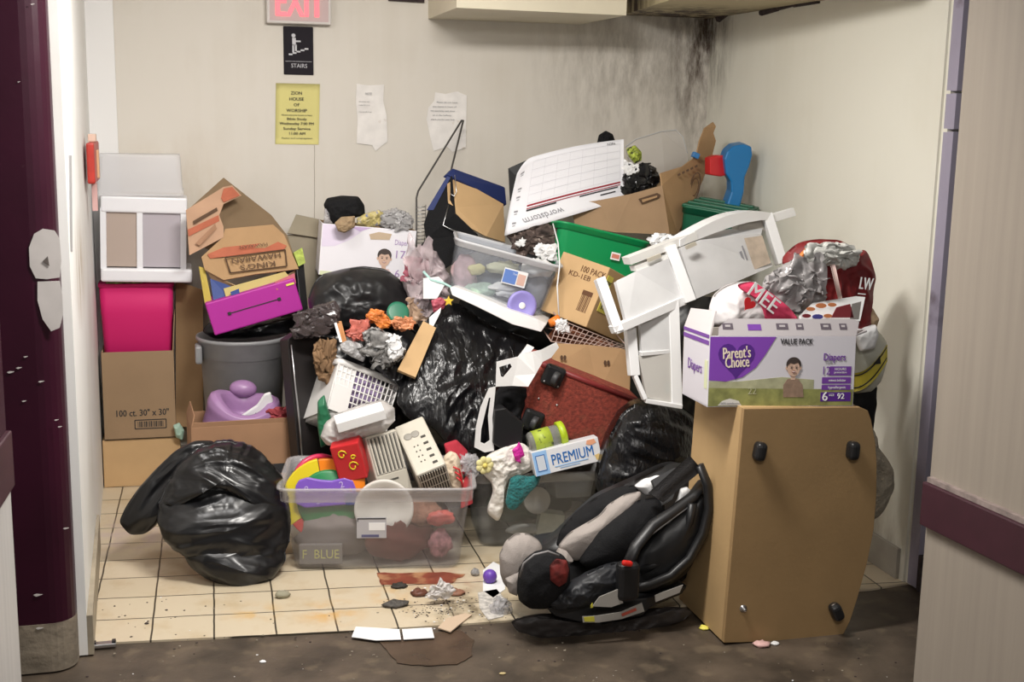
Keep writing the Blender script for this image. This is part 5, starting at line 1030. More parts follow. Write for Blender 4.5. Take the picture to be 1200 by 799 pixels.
# ================================================================ FILLER UNDERNEATH (dark bags added to keep the gaps dark and carry the pile)
BAGD = MATS['black_bag_plastic_dull']
soft_obj('garbage_bag', 'added black filler bag on the floor behind the two clear totes', 'garbage bag', [(520, 600), (500, 560), (510, 520), (560, 510), (615, 520), (630, 550), (630, 585), (590, 603)], 1.22, 0.08, 0.12, BAGD, amp=0.02)
soft_obj('garbage_bag', 'added black filler bag deep under the red suitcase', 'garbage bag', [(650, 600), (636, 560), (650, 525), (700, 515), (750, 525), (780, 560), (775, 590), (715, 600)], 1.20, 0.06, 0.12, BAGD, amp=0.02)
soft_obj('garbage_bag', 'added black filler bag against the back wall behind the suitcase', 'garbage bag', [(620, 530), (605, 480), (630, 432), (700, 425), (770, 432), (795, 475), (785, 525), (700, 545)], 1.62, 0.12, 0.16, BAGD, amp=0.02)
soft_obj('garbage_bag', 'added black filler bag under the faded diaper box', 'garbage bag', [(390, 540), (380, 450), (385, 380), (430, 352), (480, 360), (500, 400), (505, 565), (450, 585), (400, 575)], 1.66, 0.10, 0.16, BAGD, amp=0.02)
soft_obj('garbage_bag', 'added black filler bag behind the white drawer cart', 'garbage bag', [(775, 560), (765, 460), (780, 370), (810, 345), (850, 350), (868, 400), (855, 620), (810, 645), (780, 630)], 0.88, 0.10, 0.12, BAGD, amp=0.02)
soft_obj('garbage_bag', 'added black filler bag at the back under the calendar', 'garbage bag', [(550, 410), (535, 360), (560, 305), (620, 285), (700, 300), (735, 345), (725, 405), (640, 418)], 1.70, 0.12, 0.16, BAGD, amp=0.02)

# ================================================================ BOARD FURNITURE PIECE WITH GLIDES, ON END
FB = mat('raw_hardboard', (0.34, 0.215, 0.095), 0.75, bump=0.05, bscale=60, var=0.10, vscale=5)
FB2 = mat('raw_hardboard_lit', (0.50, 0.33, 0.155), 0.7, bump=0.05, bscale=60, var=0.10, vscale=4)  # same board, lighter: light from the left put into the side colour
YF = -0.385
O = G(848, 753); O.z = 0.0
T = thing('upended_cabinet', 'brown hardboard cabinet stood on end with black glides, curved right edge', 'cabinet', Vector((O.x, YF, 0)))
fo = [(848, 754), (872, 479), (1008, 477), (1017, 481), (1021, 492), (1026, 520), (1027.5, 545), (1027, 580), (1024, 620), (1016, 660), (1005, 700), (996, 728), (989, 742), (978, 749), (960, 750)]
P = [A(x, y, YF) for x, y in fo]; P[0].z = 0.003
mb = MB(); mb.slab(P, 0.02, FB); world_part(mb, 'bottom_board', T, bev=0.0015)
P2 = [p+Vector((0, 0.021, 0)) for p in P]
cx = sum(p.x for p in P)/len(P); cz = sum(p.z for p in P)/len(P)
Q1 = [Vector((cx+(p.x-cx)*0.985, p.y, cz+(p.z-cz)*0.99)) for p in P2]
Q1[0] = P2[0]+Vector((0.001, 0, 0)); Q1[1] = P2[1]+Vector((0.001, 0, -0.001)); Q1[2].z = P2[2].z-0.001
zlow = min(q.z for q in Q1)
for q in Q1: q.z = max(q.z, 0.003)
mb = MB(); mb.solid(Q1, [p+Vector((0.0, 0.36, 0)) for p in Q1], FB2); world_part(mb, 'body', T)
mb = MB(); a = A(861, 619, YF+0.02); b = A(813, 596, YF+0.38)
mb.tube([Vector((a.x-0.0015, YF+0.022, a.z)), Vector((b.x+0.002, YF+0.38, a.z+0.06))], 0.002, mat('seam_brown', (0.16, 0.09, 0.04), 0.9), seg=5)
world_part(mb, 'seam', T)
for i, (x, y) in enumerate(((890, 527), (999, 526), (979, 715))):
    c = A(x, y, YF-0.012); mb = MB()
    mb.box((0, -0.004, -0.004), (0.038, 0.044, 0.062), BLK, bev=0.015, seg=3)
    g = world_part(mb, 'glide', T); g.matrix_local = T.matrix_world.inverted() @ Matrix.Translation(c) @ Matrix.Rotation((0.15, 0.05, -0.45)[i], 4, 'Y')
    mb = MB(); mb.ball((0, -0.004, 0.022), 0.012, METAL, sc=(1, .8, .5), seg=12); mb.build('metal_cap', g)
mb = MB(); c = A(871, 713, YF); mb.lathe([(0.001, 0), (0.013, 0), (0.013, 0.006), (0.005, 0.008), (0.005, 0.02), (0.001, 0.02)], METAL, seg=16, M=Matrix.Translation(c+Vector((0, 0.004, 0))) @ Matrix.Rotation(PI/2, 4, 'X')); world_part(mb, 'bare_stud', T)

# ================================================================ DIAPER BOX ON THE CABINET
M, (w, d, h) = fit({(-.5, -.5, 1): (831, 394), (.5, -.5, 1): (1004, 394), (.5, -.5, 0): (999, 475), (-.5, -.5, 0): (828, 476), (-.5, .5, 1): (803, 384)}, -0.34, (0.5, 0.30, 0.26), rot=(0, 0, 0.1), wr=25, show='diaper1')
zc = A(940, 478, YF).z
T = thing('diaper_box', 'purple and white diaper box with a smiling child, on the upended cabinet', 'box', M)
carton(T, w, d, h, BOXW, inner=mat('carton_inside_grey', (0.42, 0.38, 0.34), 0.9))
y = -d/2
mb = MB()
FL = mat('flap_grey', (0.40, 0.37, 0.38), 0.8)
Mf = Matrix.Translation((0, -d/2, h)) @ Matrix.Rotation(-0.55, 4, 'X')
hf = h*0.27
mb.prism([(-w*.44, 0), (w*.5, 0), (w*.54, hf*.85), (w*.5, hf), (-w*.36, hf), (-w*.43, hf*.5)], 0.005, FL, M=Mf)
IG = mat('flap_print', (0.10, 0.08, 0.10), 0.8)
for x, sz in ((-.37, .07), (-.0, .08), (.12, .05), (.3, .07), (.42, .05)): mb.box((x*w, -0.001, hf*.55), (w*sz, 0.001, hf*.35), IG, M=Mf); mb.box((x*w, -0.0018, hf*.57), (w*sz*.5, 0.001, hf*.12), FL, M=Mf)
mb.box((-.19*w, -0.001, hf*.5), (w*.09, 0.001, hf*.35), PURPLE, M=Mf); mb.build('front_flap', T)
mb = MB(); Ml = Matrix.Translation((-w/2, 0, h)) @ Matrix.Rotation(0.25, 4, 'Y') @ Matrix.Rotation(-PI/2, 4, 'Z')
mb.prism([(-d*.5, 0), (d*.5, 0), (d*.46, h*.36), (-d*.44, h*.30)], 0.005, mat('flap_pinkish', (0.62, 0.58, 0.58), 0.8), M=Ml); mb.build('left_flap', T)
mb = MB(); Mr = Matrix.Translation((w/2, 0, h)) @ Matrix.Rotation(1.3, 4, 'Y') @ Matrix.Rotation(PI/2, 4, 'Z')
mb.prism([(-d*.5, 0), (d*.5, 0), (d*.46, h*.2), (-d*.44, h*.2)], 0.005, FL, M=Mr); mb.build('right_flap', T)
# left side print
mb = MB(); Ms = Matrix.Rotation(-PI/2, 4, 'Z') @ Matrix.Translation((0, -w/2-0.001, 0))
mb.box((0, 0, h*.99), (d*.98, 0.001, h*.05), PURPLE, M=Ms); mb.box((0, 0, h*.90), (d*.98, 0.001, h*.06), PURPLE, M=Ms); mb.box((d*.42, 0, h*.45), (0.03, 0.001, h*.4), mat('pale_green_print', (0.6, 0.6, 0.4), 0.5), M=Ms); mb.text('Diapers', (0, -0.001, h*.5), 0.05, PURPLE, M=Ms); mb.build('side_print', T)
mb = MB()
GRS = mat('printed_grass', (0.27, 0.28, 0.09), 0.6, var=0.35, vscale=30); GRS2 = mat('printed_meadow', (0.42, 0.42, 0.26), 0.6, var=0.25, vscale=25)
zone(mb, [(-w*.495, h*.01), (w*.495, h*.01), (w*.495, h*.24), (-w*.495, h*.27)], y, GRS)
zone(mb, [(-w*.495, h*.27), (w*.22, h*.245), (w*.22, h*.38), (w*.0, h*.42), (-w*.3, h*.36), (-w*.495, h*.36)], y, GRS2)
zone(mb, [(-w*.495, h*.99), (-w*.495, h*.38), (-w*.38, h*.36), (-w*.27, h*.42), (-w*.18, h*.56), (-w*.12, h*.74), (-w*.05, h*.99)], y-0.0006, mat('printed_purple_bright', (0.22, 0.06, 0.44), 0.45))
def heart(cx, cz, s): 
    o = []
    for k in range(28):
        t = 2*PI*k/28; o.append((cx+s*16*math.sin(t)**3/16, cz+s*(13*math.cos(t)-5*math.cos(2*t)-2*math.cos(3*t)-math.cos(4*t))/15))
    return o
zone(mb, heart(-w*.315, h*.68, w*.125), y-0.0012, mat('printed_purple_deep', (0.09, 0.02, 0.24), 0.45))
CRM = mat('printed_cream', (0.80, 0.70, 0.55), 0.5)
mb.text("Parent's", (-w*.315, y-0.0025, h*.76), 0.052, CRM, wide=w*.185, bold=0.001, rot=0.06); mb.text('Choice', (-w*.31, y-0.0025, h*.63), 0.052, CRM, wide=w*.16, bold=0.001, rot=0.06)
mb.text('VALUE PACK', (w*.09, y-0.0015, h*.92), 0.027, INK, wide=w*.22, bold=0.0006)
mb.text('Diapers', (w*.355, y-0.0015, h*.70), 0.034, PURPLE, wide=w*.15, bold=0.0004); mb.text('Talla', (w*.315, y-0.0015, h*.63), 0.014, GREYINK)
mb.box((w*.40, y-0.001, h*.505), (w*.15, 0.001, h*.13), PURPLE); mb.text('12', (w*.30, y-0.002, h*.505), 0.038, PURPLE, wide=w*.05); mb.text('HOURS', (w*.40, y-0.002, h*.53), 0.012, PAPER); mb.text('protection', (w*.40, y-0.002, h*.485), 0.010, PAPER)
mb.box((w*.375, y-0.001, h*.37), (w*.20, 0.001, h*.09), PURPLE); mb.box((w*.375, y-0.001, h*.27), (w*.20, 0.001, h*.07), PURPLE); mb.text('wetness indicator', (w*.38, y-0.002, h*.37), 0.012, PAPER, wide=w*.12); mb.text('hypoallergenic', (w*.38, y-0.002, h*.27), 0.012, PAPER, wide=w*.12)
mb.box((w*.375, y-0.001, h*.135), (w*.21, 0.001, h*.13), mat('printed_purple_deep', (0.09, 0.02, 0.24), 0.45)); mb.text('6', (w*.30, y-0.002, h*.135), 0.042, PAPER, bold=0.001); mb.text('92', (w*.41, y-0.002, h*.14), 0.026, PAPER, bold=0.0008); mb.text('SIZE', (w*.345, y-0.002, h*.16), 0.010, PAPER)
zone(mb, [(-w*.43, h*.02), (-w*.27, h*.02), (-w*.29, h*.085), (-w*.35, h*.12), (-w*.40, h*.085)], y-0.0012, mat('printed_white', (0.66, 0.64, 0.60), 0.6)); mb.text('100% satisfaction', (-w*.35, y-0.0025, h*.05), 0.010, GREYINK)
mb.text('22', (-w*.2, y-0.0015, h*.22), 0.03, GRS2)
mb.build('printed_art', T)
baby(T, w, h, -d/2, w*.075, h*.56, w*.062, mat('printed_shirt', (0.30, 0.20, 0.14), 0.7, var=0.2, vscale=60))
# its contents
YD = -0.22
soft_obj('rubbish_bag', 'white rubbish bag with pink lettering in the diaper box', 'bag', [(833, 380), (832, 362), (838, 345), (850, 336), (868, 330), (885, 330), (905, 345), (925, 362), (938, 378), (890, 386), (850, 386)], -0.15, 0.08, 0.1, mat('white_bag_film', (0.72, 0.69, 0.69), 0.4, bump=0.3, bscale=20), amp=0.008, fr=10, crumple=0.4)
T = thing('wrapper', 'hot pink and red printed wrapper on the white rubbish bag', 'wrapper', A(905, 378, -0.2))
mb = MB(); soft(mb, [(862, 333), (882, 329), (905, 344), (925, 360), (938, 377), (915, 377), (897, 377), (893, 360), (880, 345), (868, 340)], -0.225, 0.012, 0.02, mat('hot_pink_print', (0.72, 0.06, 0.14), 0.5), amp=0.006, fr=14, nr=12, nt=60); world_part(mb, 'film', T)
mb = MB(); MT = Matrix.Translation(A(893, 352, -0.25)) @ Matrix.Rotation(0.62, 4, 'Y')
mb.text('MEE', (0, 0, 0.008), 0.07, PAPER, M=MT, bold=0.002); mb.prism(heart(-0.03, -0.035, 0.022), 0.002, REDP, M=MT); world_part(mb, 'printed_text', T)
soft_obj('plastic_bag', 'crumpled silver grey grocery bag standing in the diaper box', 'bag', [(893, 340), (900, 322), (918, 312), (932, 302), (945, 304), (955, 320), (965, 340), (968, 352), (955, 366), (935, 368), (915, 362), (900, 350)], -0.14, 0.06, 0.07, mat('silver_film', (0.38, 0.36, 0.36), 0.25, alpha=0.93, bump=0.9, bscale=26, tex='voronoi', var=0.25, vscale=14), amp=0.026, fr=15, crumple=0.85, nr=30, nt=120)
T = thing('booklet', 'white booklet with orange fruit pictures leaning in the diaper box', 'booklet', A(975, 378, -0.24))
mb = MB(); mb.slab(S([(938, 369, -.24), (952, 355, -.2), (1003, 347, -.16), (1014, 348, -.16), (1008, 376, -.22), (940, 376, -.25)]), 0.012, PAPER); world_part(mb, 'cover', T)
mb = MB(); zo = mat('booklet_orange', (0.70, 0.25, 0.10), 0.6); zr = mat('booklet_dark', (0.25, 0.03, 0.04), 0.6)
for (x, y, r, mt) in ((950, 362, 4, zo), (962, 358, 5, zo), (975, 357, 4, zo), (945, 370, 4, zr), (958, 371, 5, mat('booklet_blue', (0.08, 0.08, 0.35), 0.6)), (970, 370, 4, zo)): mb.slab([A(x+r*1.3*math.cos(k*PI/5), y+r*0.6*math.sin(k*PI/5), -0.247) for k in range(10)], -0.002, mt)
mb.slab(S([(974, 372), (980, 360), (996, 356), (1000, 372)], -0.25), -0.003, zr); mb.slab(S([(996, 374), (998, 356), (1009, 353), (1006, 374)], -0.25), -0.003, mat('booklet_grey', (0.3, 0.28, 0.26), 0.6)); world_part(mb, 'pictures', T)
# red shopping bag and friends
RB = mat('red_shopping_bag', (0.20, 0.010, 0.012), 0.6, var=0.2, vscale=10)
T = thing('shopping_bag', 'dark red reusable shopping bag with white handles behind the diaper box', 'bag', A(975, 372, 0.02))
mb = MB(); soft(mb, [(916, 304), (925, 292), (938, 283), (958, 280), (985, 281), (1008, 296), (1012, 290), (1018, 297), (1025, 322), (1022, 348), (1018, 400), (960, 400), (935, 360), (922, 330)], 0.02, 0.08, 0.07, RB, amp=0.018, fr=9, crumple=0.6, nr=26, nt=110); world_part(mb, 'fabric_body', T)
mb = MB(); mb.sheet(lambda u, v: A(973+u*5+v*9, 310+v*40, -0.085-0.02*math.sin(v*PI)), 3, 8, mat('pinkish_strap', (0.75, 0.55, 0.5), 0.7), th=0.003); world_part(mb, 'handle', T)
mb = MB(); MT = Matrix.Translation(A(1015, 333, -0.09)) @ Matrix.Rotation(0.12, 4, 'Y'); mb.text('LW', (0, 0, 0), 0.06, PAPER, M=MT, wide=0.05, bold=0.002); mb.box((-0.01, 0, -0.035), (0.03, 0.001, 0.004), PAPER, M=MT); world_part(mb, 'printed_text', T)
soft_obj('rubbish_bag', 'white crumpled bag bulging out of the red shopping bag', 'bag', [(942, 300), (950, 290), (970, 284), (990, 285), (1004, 294), (1008, 303), (1002, 311), (985, 317), (965, 312), (948, 308)], -0.03, 0.06, 0.03, mat('white_green_film', (0.66, 0.66, 0.62), 0.4, bump=0.5, bscale=30, var=0.2, vscale=30), amp=0.014, fr=16, crumple=0.8)
soft_obj('wrapper', 'small orange wrapper at the upper left of the red bag', 'wrapper', [(930, 306), (945, 290), (955, 292), (942, 310)], -0.06, 0.01, 0.02, MATS['orange_wrapper'], amp=0.008, fr=22)
# yellow striped tub behind
YT = mat('yellow_band', (0.60, 0.50, 0.05), 0.5, var=0.1, vscale=10)
T = thing('feed_sack', 'grey white sack with a yellow band behind the diaper box', 'sack', A(1018, 470, 0.02))
mb = MB(); soft(mb, [(990, 405), (1010, 380), (1030, 388), (1038, 400), (1037, 425), (1030, 448), (1018, 460), (995, 462)], 0.06, 0.06, 0.05, mat('sack_grey', (0.50, 0.50, 0.42), 0.6), amp=0.004); world_part(mb, 'body', T)
mb = MB(); mb.sheet(lambda u, v: A(1001+38*u, 437-u*u*33+v*(22-u*3), -0.012+0.035*(2*u-1)**2), 12, 4, YT, th=0.003)
for q in (0.15, 0.8): mb.tube([A(1001+38*u, 437-u*u*33+q*(22-u*3), -0.018+0.035*(2*u-1)**2) for u in [k/8 for k in range(9)]], 0.0025, BLK, seg=5)
mb.slab(S([(1023, 427), (1031, 417), (1032, 426)], -0.02), -0.002, BLK); world_part(mb, 'yellow_band', T)
soft_obj('trash_bag', 'black bag under the yellow banded sack beside the wall', 'trash bag', [(995, 455), (1028, 450), (1026, 475), (1022, 510), (1000, 515), (990, 490)], 0.06, 0.04, 0.05, BLKF, amp=0.01)
soft_obj('shoe', 'white shoe tip between the diaper box and the yellow banded sack', 'shoe', [(1000, 392), (1012, 382), (1026, 380), (1029, 392), (1024, 408), (1008, 412)], -0.03, 0.03, 0.03, PAPER, amp=0.005)
soft_obj('cloth', 'beige cloth corner above the white shoe tip', 'cloth', [(1008, 368), (1022, 360), (1030, 374), (1026, 386), (1012, 380)], 0.0, 0.02, 0.03, mat('beige_cloth', (0.50, 0.36, 0.22), 0.9), amp=0.008)
soft_obj('woven_bag', 'beige woven bag peeping out right of the upended cabinet', 'bag', [(1015, 490), (1024, 502), (1026, 520), (1036, 532), (1046, 548), (1048, 570), (1040, 590), (1030, 606), (1015, 612), (1000, 560)], 0.0, 0.04, 0.06, mat('woven_beige', (0.42, 0.37, 0.29), 0.9, bump=1.0, bscale=120), amp=0.012, fr=14)

# ================================================================ WHITE DRAWER CART
T = thing('drawer_cart', 'toppled white drawer cart with cloudy panels, right of the 100 PACK box', 'drawer cart', A(780, 478, 0.30))
CW = mat('cart_white', (0.82, 0.82, 0.82), 0.35)
def bar(mb, a, b, wa, th, mt, wb=None):
    """flat bar between two pixel+depth points, wa = half width in px"""
    wb = wb or wa; dx, dy = b[0]-a[0], b[1]-a[1]; L = math.hypot(dx, dy); nx, ny = -dy/L, dx/L
    P = S([(a[0]+nx*wa, a[1]+ny*wa, a[2]), (b[0]+nx*wb, b[1]+ny*wb, b[2]), (b[0]-nx*wb, b[1]-ny*wb, b[2]), (a[0]-nx*wa, a[1]-ny*wa, a[2])]); mb.slab(P, th, mt)
mb = MB()
bar(mb, (704, 325, 0.30), (726, 388, 0.24), 5.5, 0.045, CW)
bar(mb, (722, 387, 0.24), (803, 352, 0.34), 5, 0.04, CW)
bar(mb, (786, 288, 0.38), (810, 353, 0.32), 6.5, 0.04, CW)
bar(mb, (800, 352, 0.335), (905, 308, 0.50), 3.5, 0.03, CW)
bar(mb, (900, 250, 0.56), (918, 308, 0.50), 5.5, 0.04, CW)
bar(mb, (905, 256, 0.57), (932, 248, 0.60), 5, 0.02, CW); world_part(mb, 'frame', T, bev=0.002)
mb = MB(); P = []; 
for k in range(9):
    t = k/8; x = 797+(904-797)*t; yv = 281-33*math.sin(t*PI*0.62)-1*t; P.append((x, yv))
top = [(x, yv, 0.40+0.16*(x-797)/107) for x, yv in P]; bot = [(x, yv+8+7*math.sin(PI*k/8), 0.40+0.16*(x-797)/107) for k, (x, yv) in enumerate(P)]
for k in range(8): mb.slab(S([top[k], top[k+1], bot[k+1], bot[k]]), 0.06, CW)
world_part(mb, 'curved_top_rail', T)
mb = MB(); bar(mb, (738, 306, 0.36), (817, 276, 0.42), 4.5, 0.05, mat('rail_offwhite', (0.70, 0.69, 0.66), 0.4)); bar(mb, (745, 315, 0.36), (782, 301, 0.39), 3, 0.04, MATS['rail_offwhite']); world_part(mb, 'slide_rail', T)
for (x0, y0, x1_, y1_) in ((760, 305, 775, 299), (805, 290, 816, 285)):
    mb = MB(); bar(mb, (x0, y0, 0.345), (x1_, y1_, 0.36), 2.2, 0.01, mat('slot_cream', (0.50, 0.46, 0.38), 0.6)); world_part(mb, 'slot', T)
DRW = mat('drawer_cloudy', (0.70, 0.70, 0.70), 0.45, alpha=0.93, var=0.12, vscale=6)
mb = MB(); mb.slab(S([(722, 330, 0.33), (745, 318, 0.35), (783, 303, 0.37), (803, 352, 0.345), (735, 381, 0.27)]), 0.02, DRW); mb.slab(S([(723, 330, 0.34), (783, 303, 0.39), (800, 300, 0.60), (740, 322, 0.58)]), 0.004, DRW); world_part(mb, 'drawer', T)
mb = MB(); mb.slab(S([(797, 290, 0.395), (820, 281, 0.42), (884, 274, 0.47), (892, 274, 0.48), (905, 312, 0.46), (816, 350, 0.345)]), 0.02, DRW)
mb.slab(S([(797, 290, 0.40), (892, 274, 0.49), (895, 262, 0.62), (806, 276, 0.60)]), 0.004, FROST2); world_part(mb, 'drawer', T)
mb = MB(); mb.slab(S([(872, 279, 0.455), (893, 276, 0.47), (903, 308, 0.455), (884, 316, 0.44)]), -0.002, mat('stained_panel', (0.58, 0.48, 0.38), 0.6, var=0.25, vscale=20)); MT = Matrix.Translation(A(871, 297, 0.44)) @ Matrix.Rotation(1.15, 4, 'Y'); mb.box((0, 0, 0.006), (0.06, 0.001, 0.006), GREYINK, M=MT); mb.box((0.01, 0, -0.008), (0.045, 0.001, 0.009), GREYINK, M=MT); world_part(mb, 'stained_sticker', T)
mb = MB(); mb.slab(S([(864, 258, 0.56), (892, 256, 0.58), (896, 270, 0.56), (868, 276, 0.55)]), 0.05, mat('inner_box_grey', (0.40, 0.37, 0.33), 0.5, alpha=0.9)); world_part(mb, 'inner_divider', T)
# lower unit
mb = MB()
bar(mb, (740, 384, 0.30), (745, 440, 0.27), 5.5, 0.04, CW); bar(mb, (790, 352, 0.33), (794, 476, 0.24), 6, 0.04, CW)
bar(mb, (752, 415, 0.275), (785, 412, 0.29), 2.5, 0.03, CW); bar(mb, (745, 440, 0.27), (757, 468, 0.25), 2.5, 0.03, CW); bar(mb, (757, 470, 0.25), (800, 477, 0.235), 2.5, 0.03, CW)
world_part(mb, 'lower_frame', T, bev=0.002)
mb = MB(); mb.slab(S([(750, 376, 0.31), (784, 364, 0.325), (787, 412, 0.29), (752, 412, 0.285)]), 0.02, DRW); world_part(mb, 'drawer', T)
mb = MB(); mb.slab(S([(748, 416, 0.285), (788, 413, 0.29), (792, 474, 0.25), (758, 466, 0.26)]), 0.02, mat('drawer_clear', (0.62, 0.60, 0.56), 0.35, alpha=0.8)); mb.slab(S([(778, 452, 0.275), (788, 444, 0.28), (789, 456, 0.275), (781, 462, 0.27)]), -0.001, mat('teal_sticker', (0.05, 0.4, 0.45), 0.5)); world_part(mb, 'drawer', T)
crumple_paper('rag', 'white rag between the bright green tub and drawer cart', 'cloth', [(762, 280), (768, 273), (780, 274), (794, 278), (796, 285), (784, 290), (768, 294), (763, 290)], 0.60, PAPER, th=0.03, fr=18)


# ================================================================ MAIN CLEAR TOTE
ga, gb = G(345, 669), G(538, 667); yaw = math.atan2(gb.y-ga.y, gb.x-ga.x)
mid = (ga+gb)/2; wb = (gb-ga).length; W = 0.715; D = 0.44; H = 0.327
n = Vector((-math.sin(yaw), math.cos(yaw), 0)); o = mid+n*(D*0.44)+Vector((math.cos(yaw), math.sin(yaw), 0))*0.0
M = Matrix.Translation((o.x, o.y, 0.001)) @ Matrix.Rotation(yaw, 4, 'Z')
T = thing('storage_tote', 'large clear tote overflowing with toys and a vent heater, front centre', 'tote', M)
tote_parts(T, W, D, H, mat('clear_tote_wall', (0.60, 0.56, 0.55), 0.22, alpha=0.15), mat('clear_tote_rim', (0.82, 0.78, 0.78), 0.22, alpha=0.30), taper=wb/W+0.01, rim=0.055, cr=0.04)
mb = MB(); Ml = Matrix.Translation((-0.02, -D*0.468, H*0.52)) @ Matrix.Rotation(0.055, 4, 'X')
mb.box((0, 0, 0), (0.11, 0.001, 0.082), mat('label_paper', (0.50, 0.49, 0.52), 0.5, alpha=0.85), M=Ml); mb.box((0, -0.001, 0.036), (0.105, 0.001, 0.004), INK, M=Ml); mb.box((-0.051, -0.001, 0.03), (0.003, 0.001, 0.012), INK, M=Ml); mb.box((-0.005, -0.001, -0.032), (0.065, 0.001, 0.01), mat('label_navy', (0.10, 0.10, 0.2), 0.6), M=Ml); mb.box((0.02, -0.001, 0.005), (0.06, 0.001, 0.03), PAPER, M=Ml); mb.build('label', T)
TMM = M.copy()
def loc(lx, ly, lz): return TMM @ Vector((lx, ly, lz))
# rainbow toy
YT_ = -0.0
M = Matrix.Translation(A(381, 587, 0.66)) @ Matrix.Rotation(-0.12, 4, 'Z') @ Matrix.Rotation(-0.16, 4, 'X')
T = thing('activity_toy', 'round rainbow toy with a purple face in the front clear tote', 'toy', M)
R = 0.15
def sector(r0, r1, a0, a1, n=18): return [(r0*math.cos(a0+(a1-a0)*k/n), r0*math.sin(a0+(a1-a0)*k/n)) for k in range(n+1)]+[(r1*math.cos(a1-(a1-a0)*k/n), r1*math.sin(a1-(a1-a0)*k/n)) for k in range(n+1)]
mb = MB(); tq = lambda y: Matrix.Translation((0, y, 0))
YEL = mat('toy_yellow', (0.75, 0.60, 0.02), 0.35); ORG = mat('toy_orange', (0.85, 0.23, 0.01), 0.35); TGR = mat('toy_green', (0.01, 0.20, 0.06), 0.35); TPU = mat('toy_purple', (0.20, 0.09, 0.50), 0.35)
mb.prism(sector(R*1.08, R*0.3, math.radians(100), math.radians(215)), 0.04, YEL, M=tq(0)); mb.build('yellow_wing', T, bev=0.004)
mb = MB(); mb.prism(sector(R*1.06, R*0.3, math.radians(35), math.radians(99)), 0.04, ORG, M=tq(0)); mb.build('orange_wing', T, bev=0.004)
mb = MB(); mb.prism(sector(R*1.0, R*0.3, math.radians(215), math.radians(395)), 0.04, REDP, M=tq(0)); mb.build('red_wing', T, bev=0.004)
mb = MB(); mb.lathe([(0.001, -0.012), (R*0.74, -0.012), (R*0.80, -0.004), (R*0.80, 0.05), (0.001, 0.05)], TGR, seg=48, M=Matrix.Rotation(-PI/2, 4, 'X') @ Matrix.Translation((0.015, 0, 0))); mb.build('green_disc', T)
mb = MB(); mb.prism([(-0.12, 0.03), (-0.105, 0.055), (-0.07, 0.066), (-0.02, 0.055), (0.03, 0.05), (0.08, 0.062), (0.115, 0.05), (0.13, 0.01), (0.12, -0.03), (0.10, -0.05), (-0.08, -0.06), (-0.12, -0.04)], 0.022, TPU, M=Matrix.Translation((0.0, -0.034, 0.035)) @ Matrix.Scale(0.92, 4), bev=0.006)
face = mb.build('purple_face', T); mb = MB(); PL = mat('toy_pale', (0.55, 0.45, 0.75), 0.5)
for (x, z, t) in ((-0.075, 0.015, '8'), (0.07, 0.03, '2'), (-0.03, -0.03, 'S'), (0.085, 0.0, '3')): mb.text(t, (x*.9, -0.036, z+0.035), 0.035, PL, rot=0.3)
mb.build('printed_marks', face)
T = thing('toy_ring', 'raspberry pink plastic ring handle behind the rainbow toy', 'toy', A(370, 548, 0.74)); mb = MB(); c = A(372, 556, 0.74)
mb.tube([c+Vector((0.085*math.cos(k*PI/14), 0.03*math.cos(k*PI/14), 0.072*math.sin(k*PI/14))) for k in range(15)], 0.011, mat('raspberry', (0.55, 0.03, 0.10), 0.35), seg=10); world_part(mb, 'ring', T)
M, (w, d, h) = fit({(-.5, -.5, 1): (384, 525), (.5, -.5, 1): (418, 519), (.5, -.5, 0): (431, 562), (-.5, -.5, 0): (402, 564)}, 0.62, (0.12, 0.10, 0.15), rot=(0, 0.2, 0), show='redtoy')
T = thing('toy_box', 'red toy block with small yellow figures in the front tote', 'toy', M)
mb = MB(); mb.box((0, 0, h/2), (w, d, h), REDP, bev=0.006); mb.build('body', T)
mb = MB()
for (qx, qz, r_) in ((-.15, .76, .018), (.12, .40, .020), (.2, .64, .010)): mb.tube([(w*qx+r_*math.cos(t*.7)*(1-t*.07), -d/2-.001, h*qz+r_*math.sin(t*.7)*(1-t*.05)) for t in range(10)], 0.0028, YEL, seg=5)
mb.build('yellow_figures', T)
slab_thing('toy_block', 'orange toy block under the red toy block', 'toy', [(408, 562, .63), (428, 560, .63), (428, 576, .62), (410, 577, .62)], 0.05, ORG, bev=0.004)
slab_thing('toy_block', 'dark blue toy block under the orange one', 'toy', [(404, 577, .62), (424, 576, .62), (423, 592, .61), (405, 592, .61)], 0.05, mat('toy_navy', (0.02, 0.05, 0.25), 0.4), bev=0.004)
# two vent heaters
HB = mat('heater_beige', (0.62, 0.58, 0.49), 0.45); HG = mat('heater_grey', (0.34, 0.32, 0.28), 0.5); DK = mat('slot_dark', (0.06, 0.055, 0.045), 0.7)
M, (w, d, h) = fit({(-.5, -.5, 1): (430, 512), (.5, -.5, 1): (461, 500), (.5, -.5, 0): (487, 575), (-.5, -.5, 0): (446, 587), (-.5, .5, 1): (418, 518)}, 0.66, (0.14, 0.10, 0.27), rot=(0, 0.25, 0.3), show='heater1')
T = thing('space_heater', 'beige heater with long vertical vent slots, left of two in tote', 'heater', M)
mb = MB(); mb.box((0, 0, h/2), (w, d, h), HB, bev=0.008); mb.build('housing', T)
mb = MB(); mb.box((0, -d/2-0.0005, h*.67), (w*.92, 0.002, h*.58), HG)
for k in range(8): mb.box((-w*.42+w*.84*k/7, -d/2-0.003, h*.67), (w*.035, 0.004, h*.56), HB)
for k in range(7): mb.box((-w*.36+w*.72*k/6, -d/2-0.002, h*.67), (w*.035, 0.001, h*.54), DK)
mb.build('grille', T)
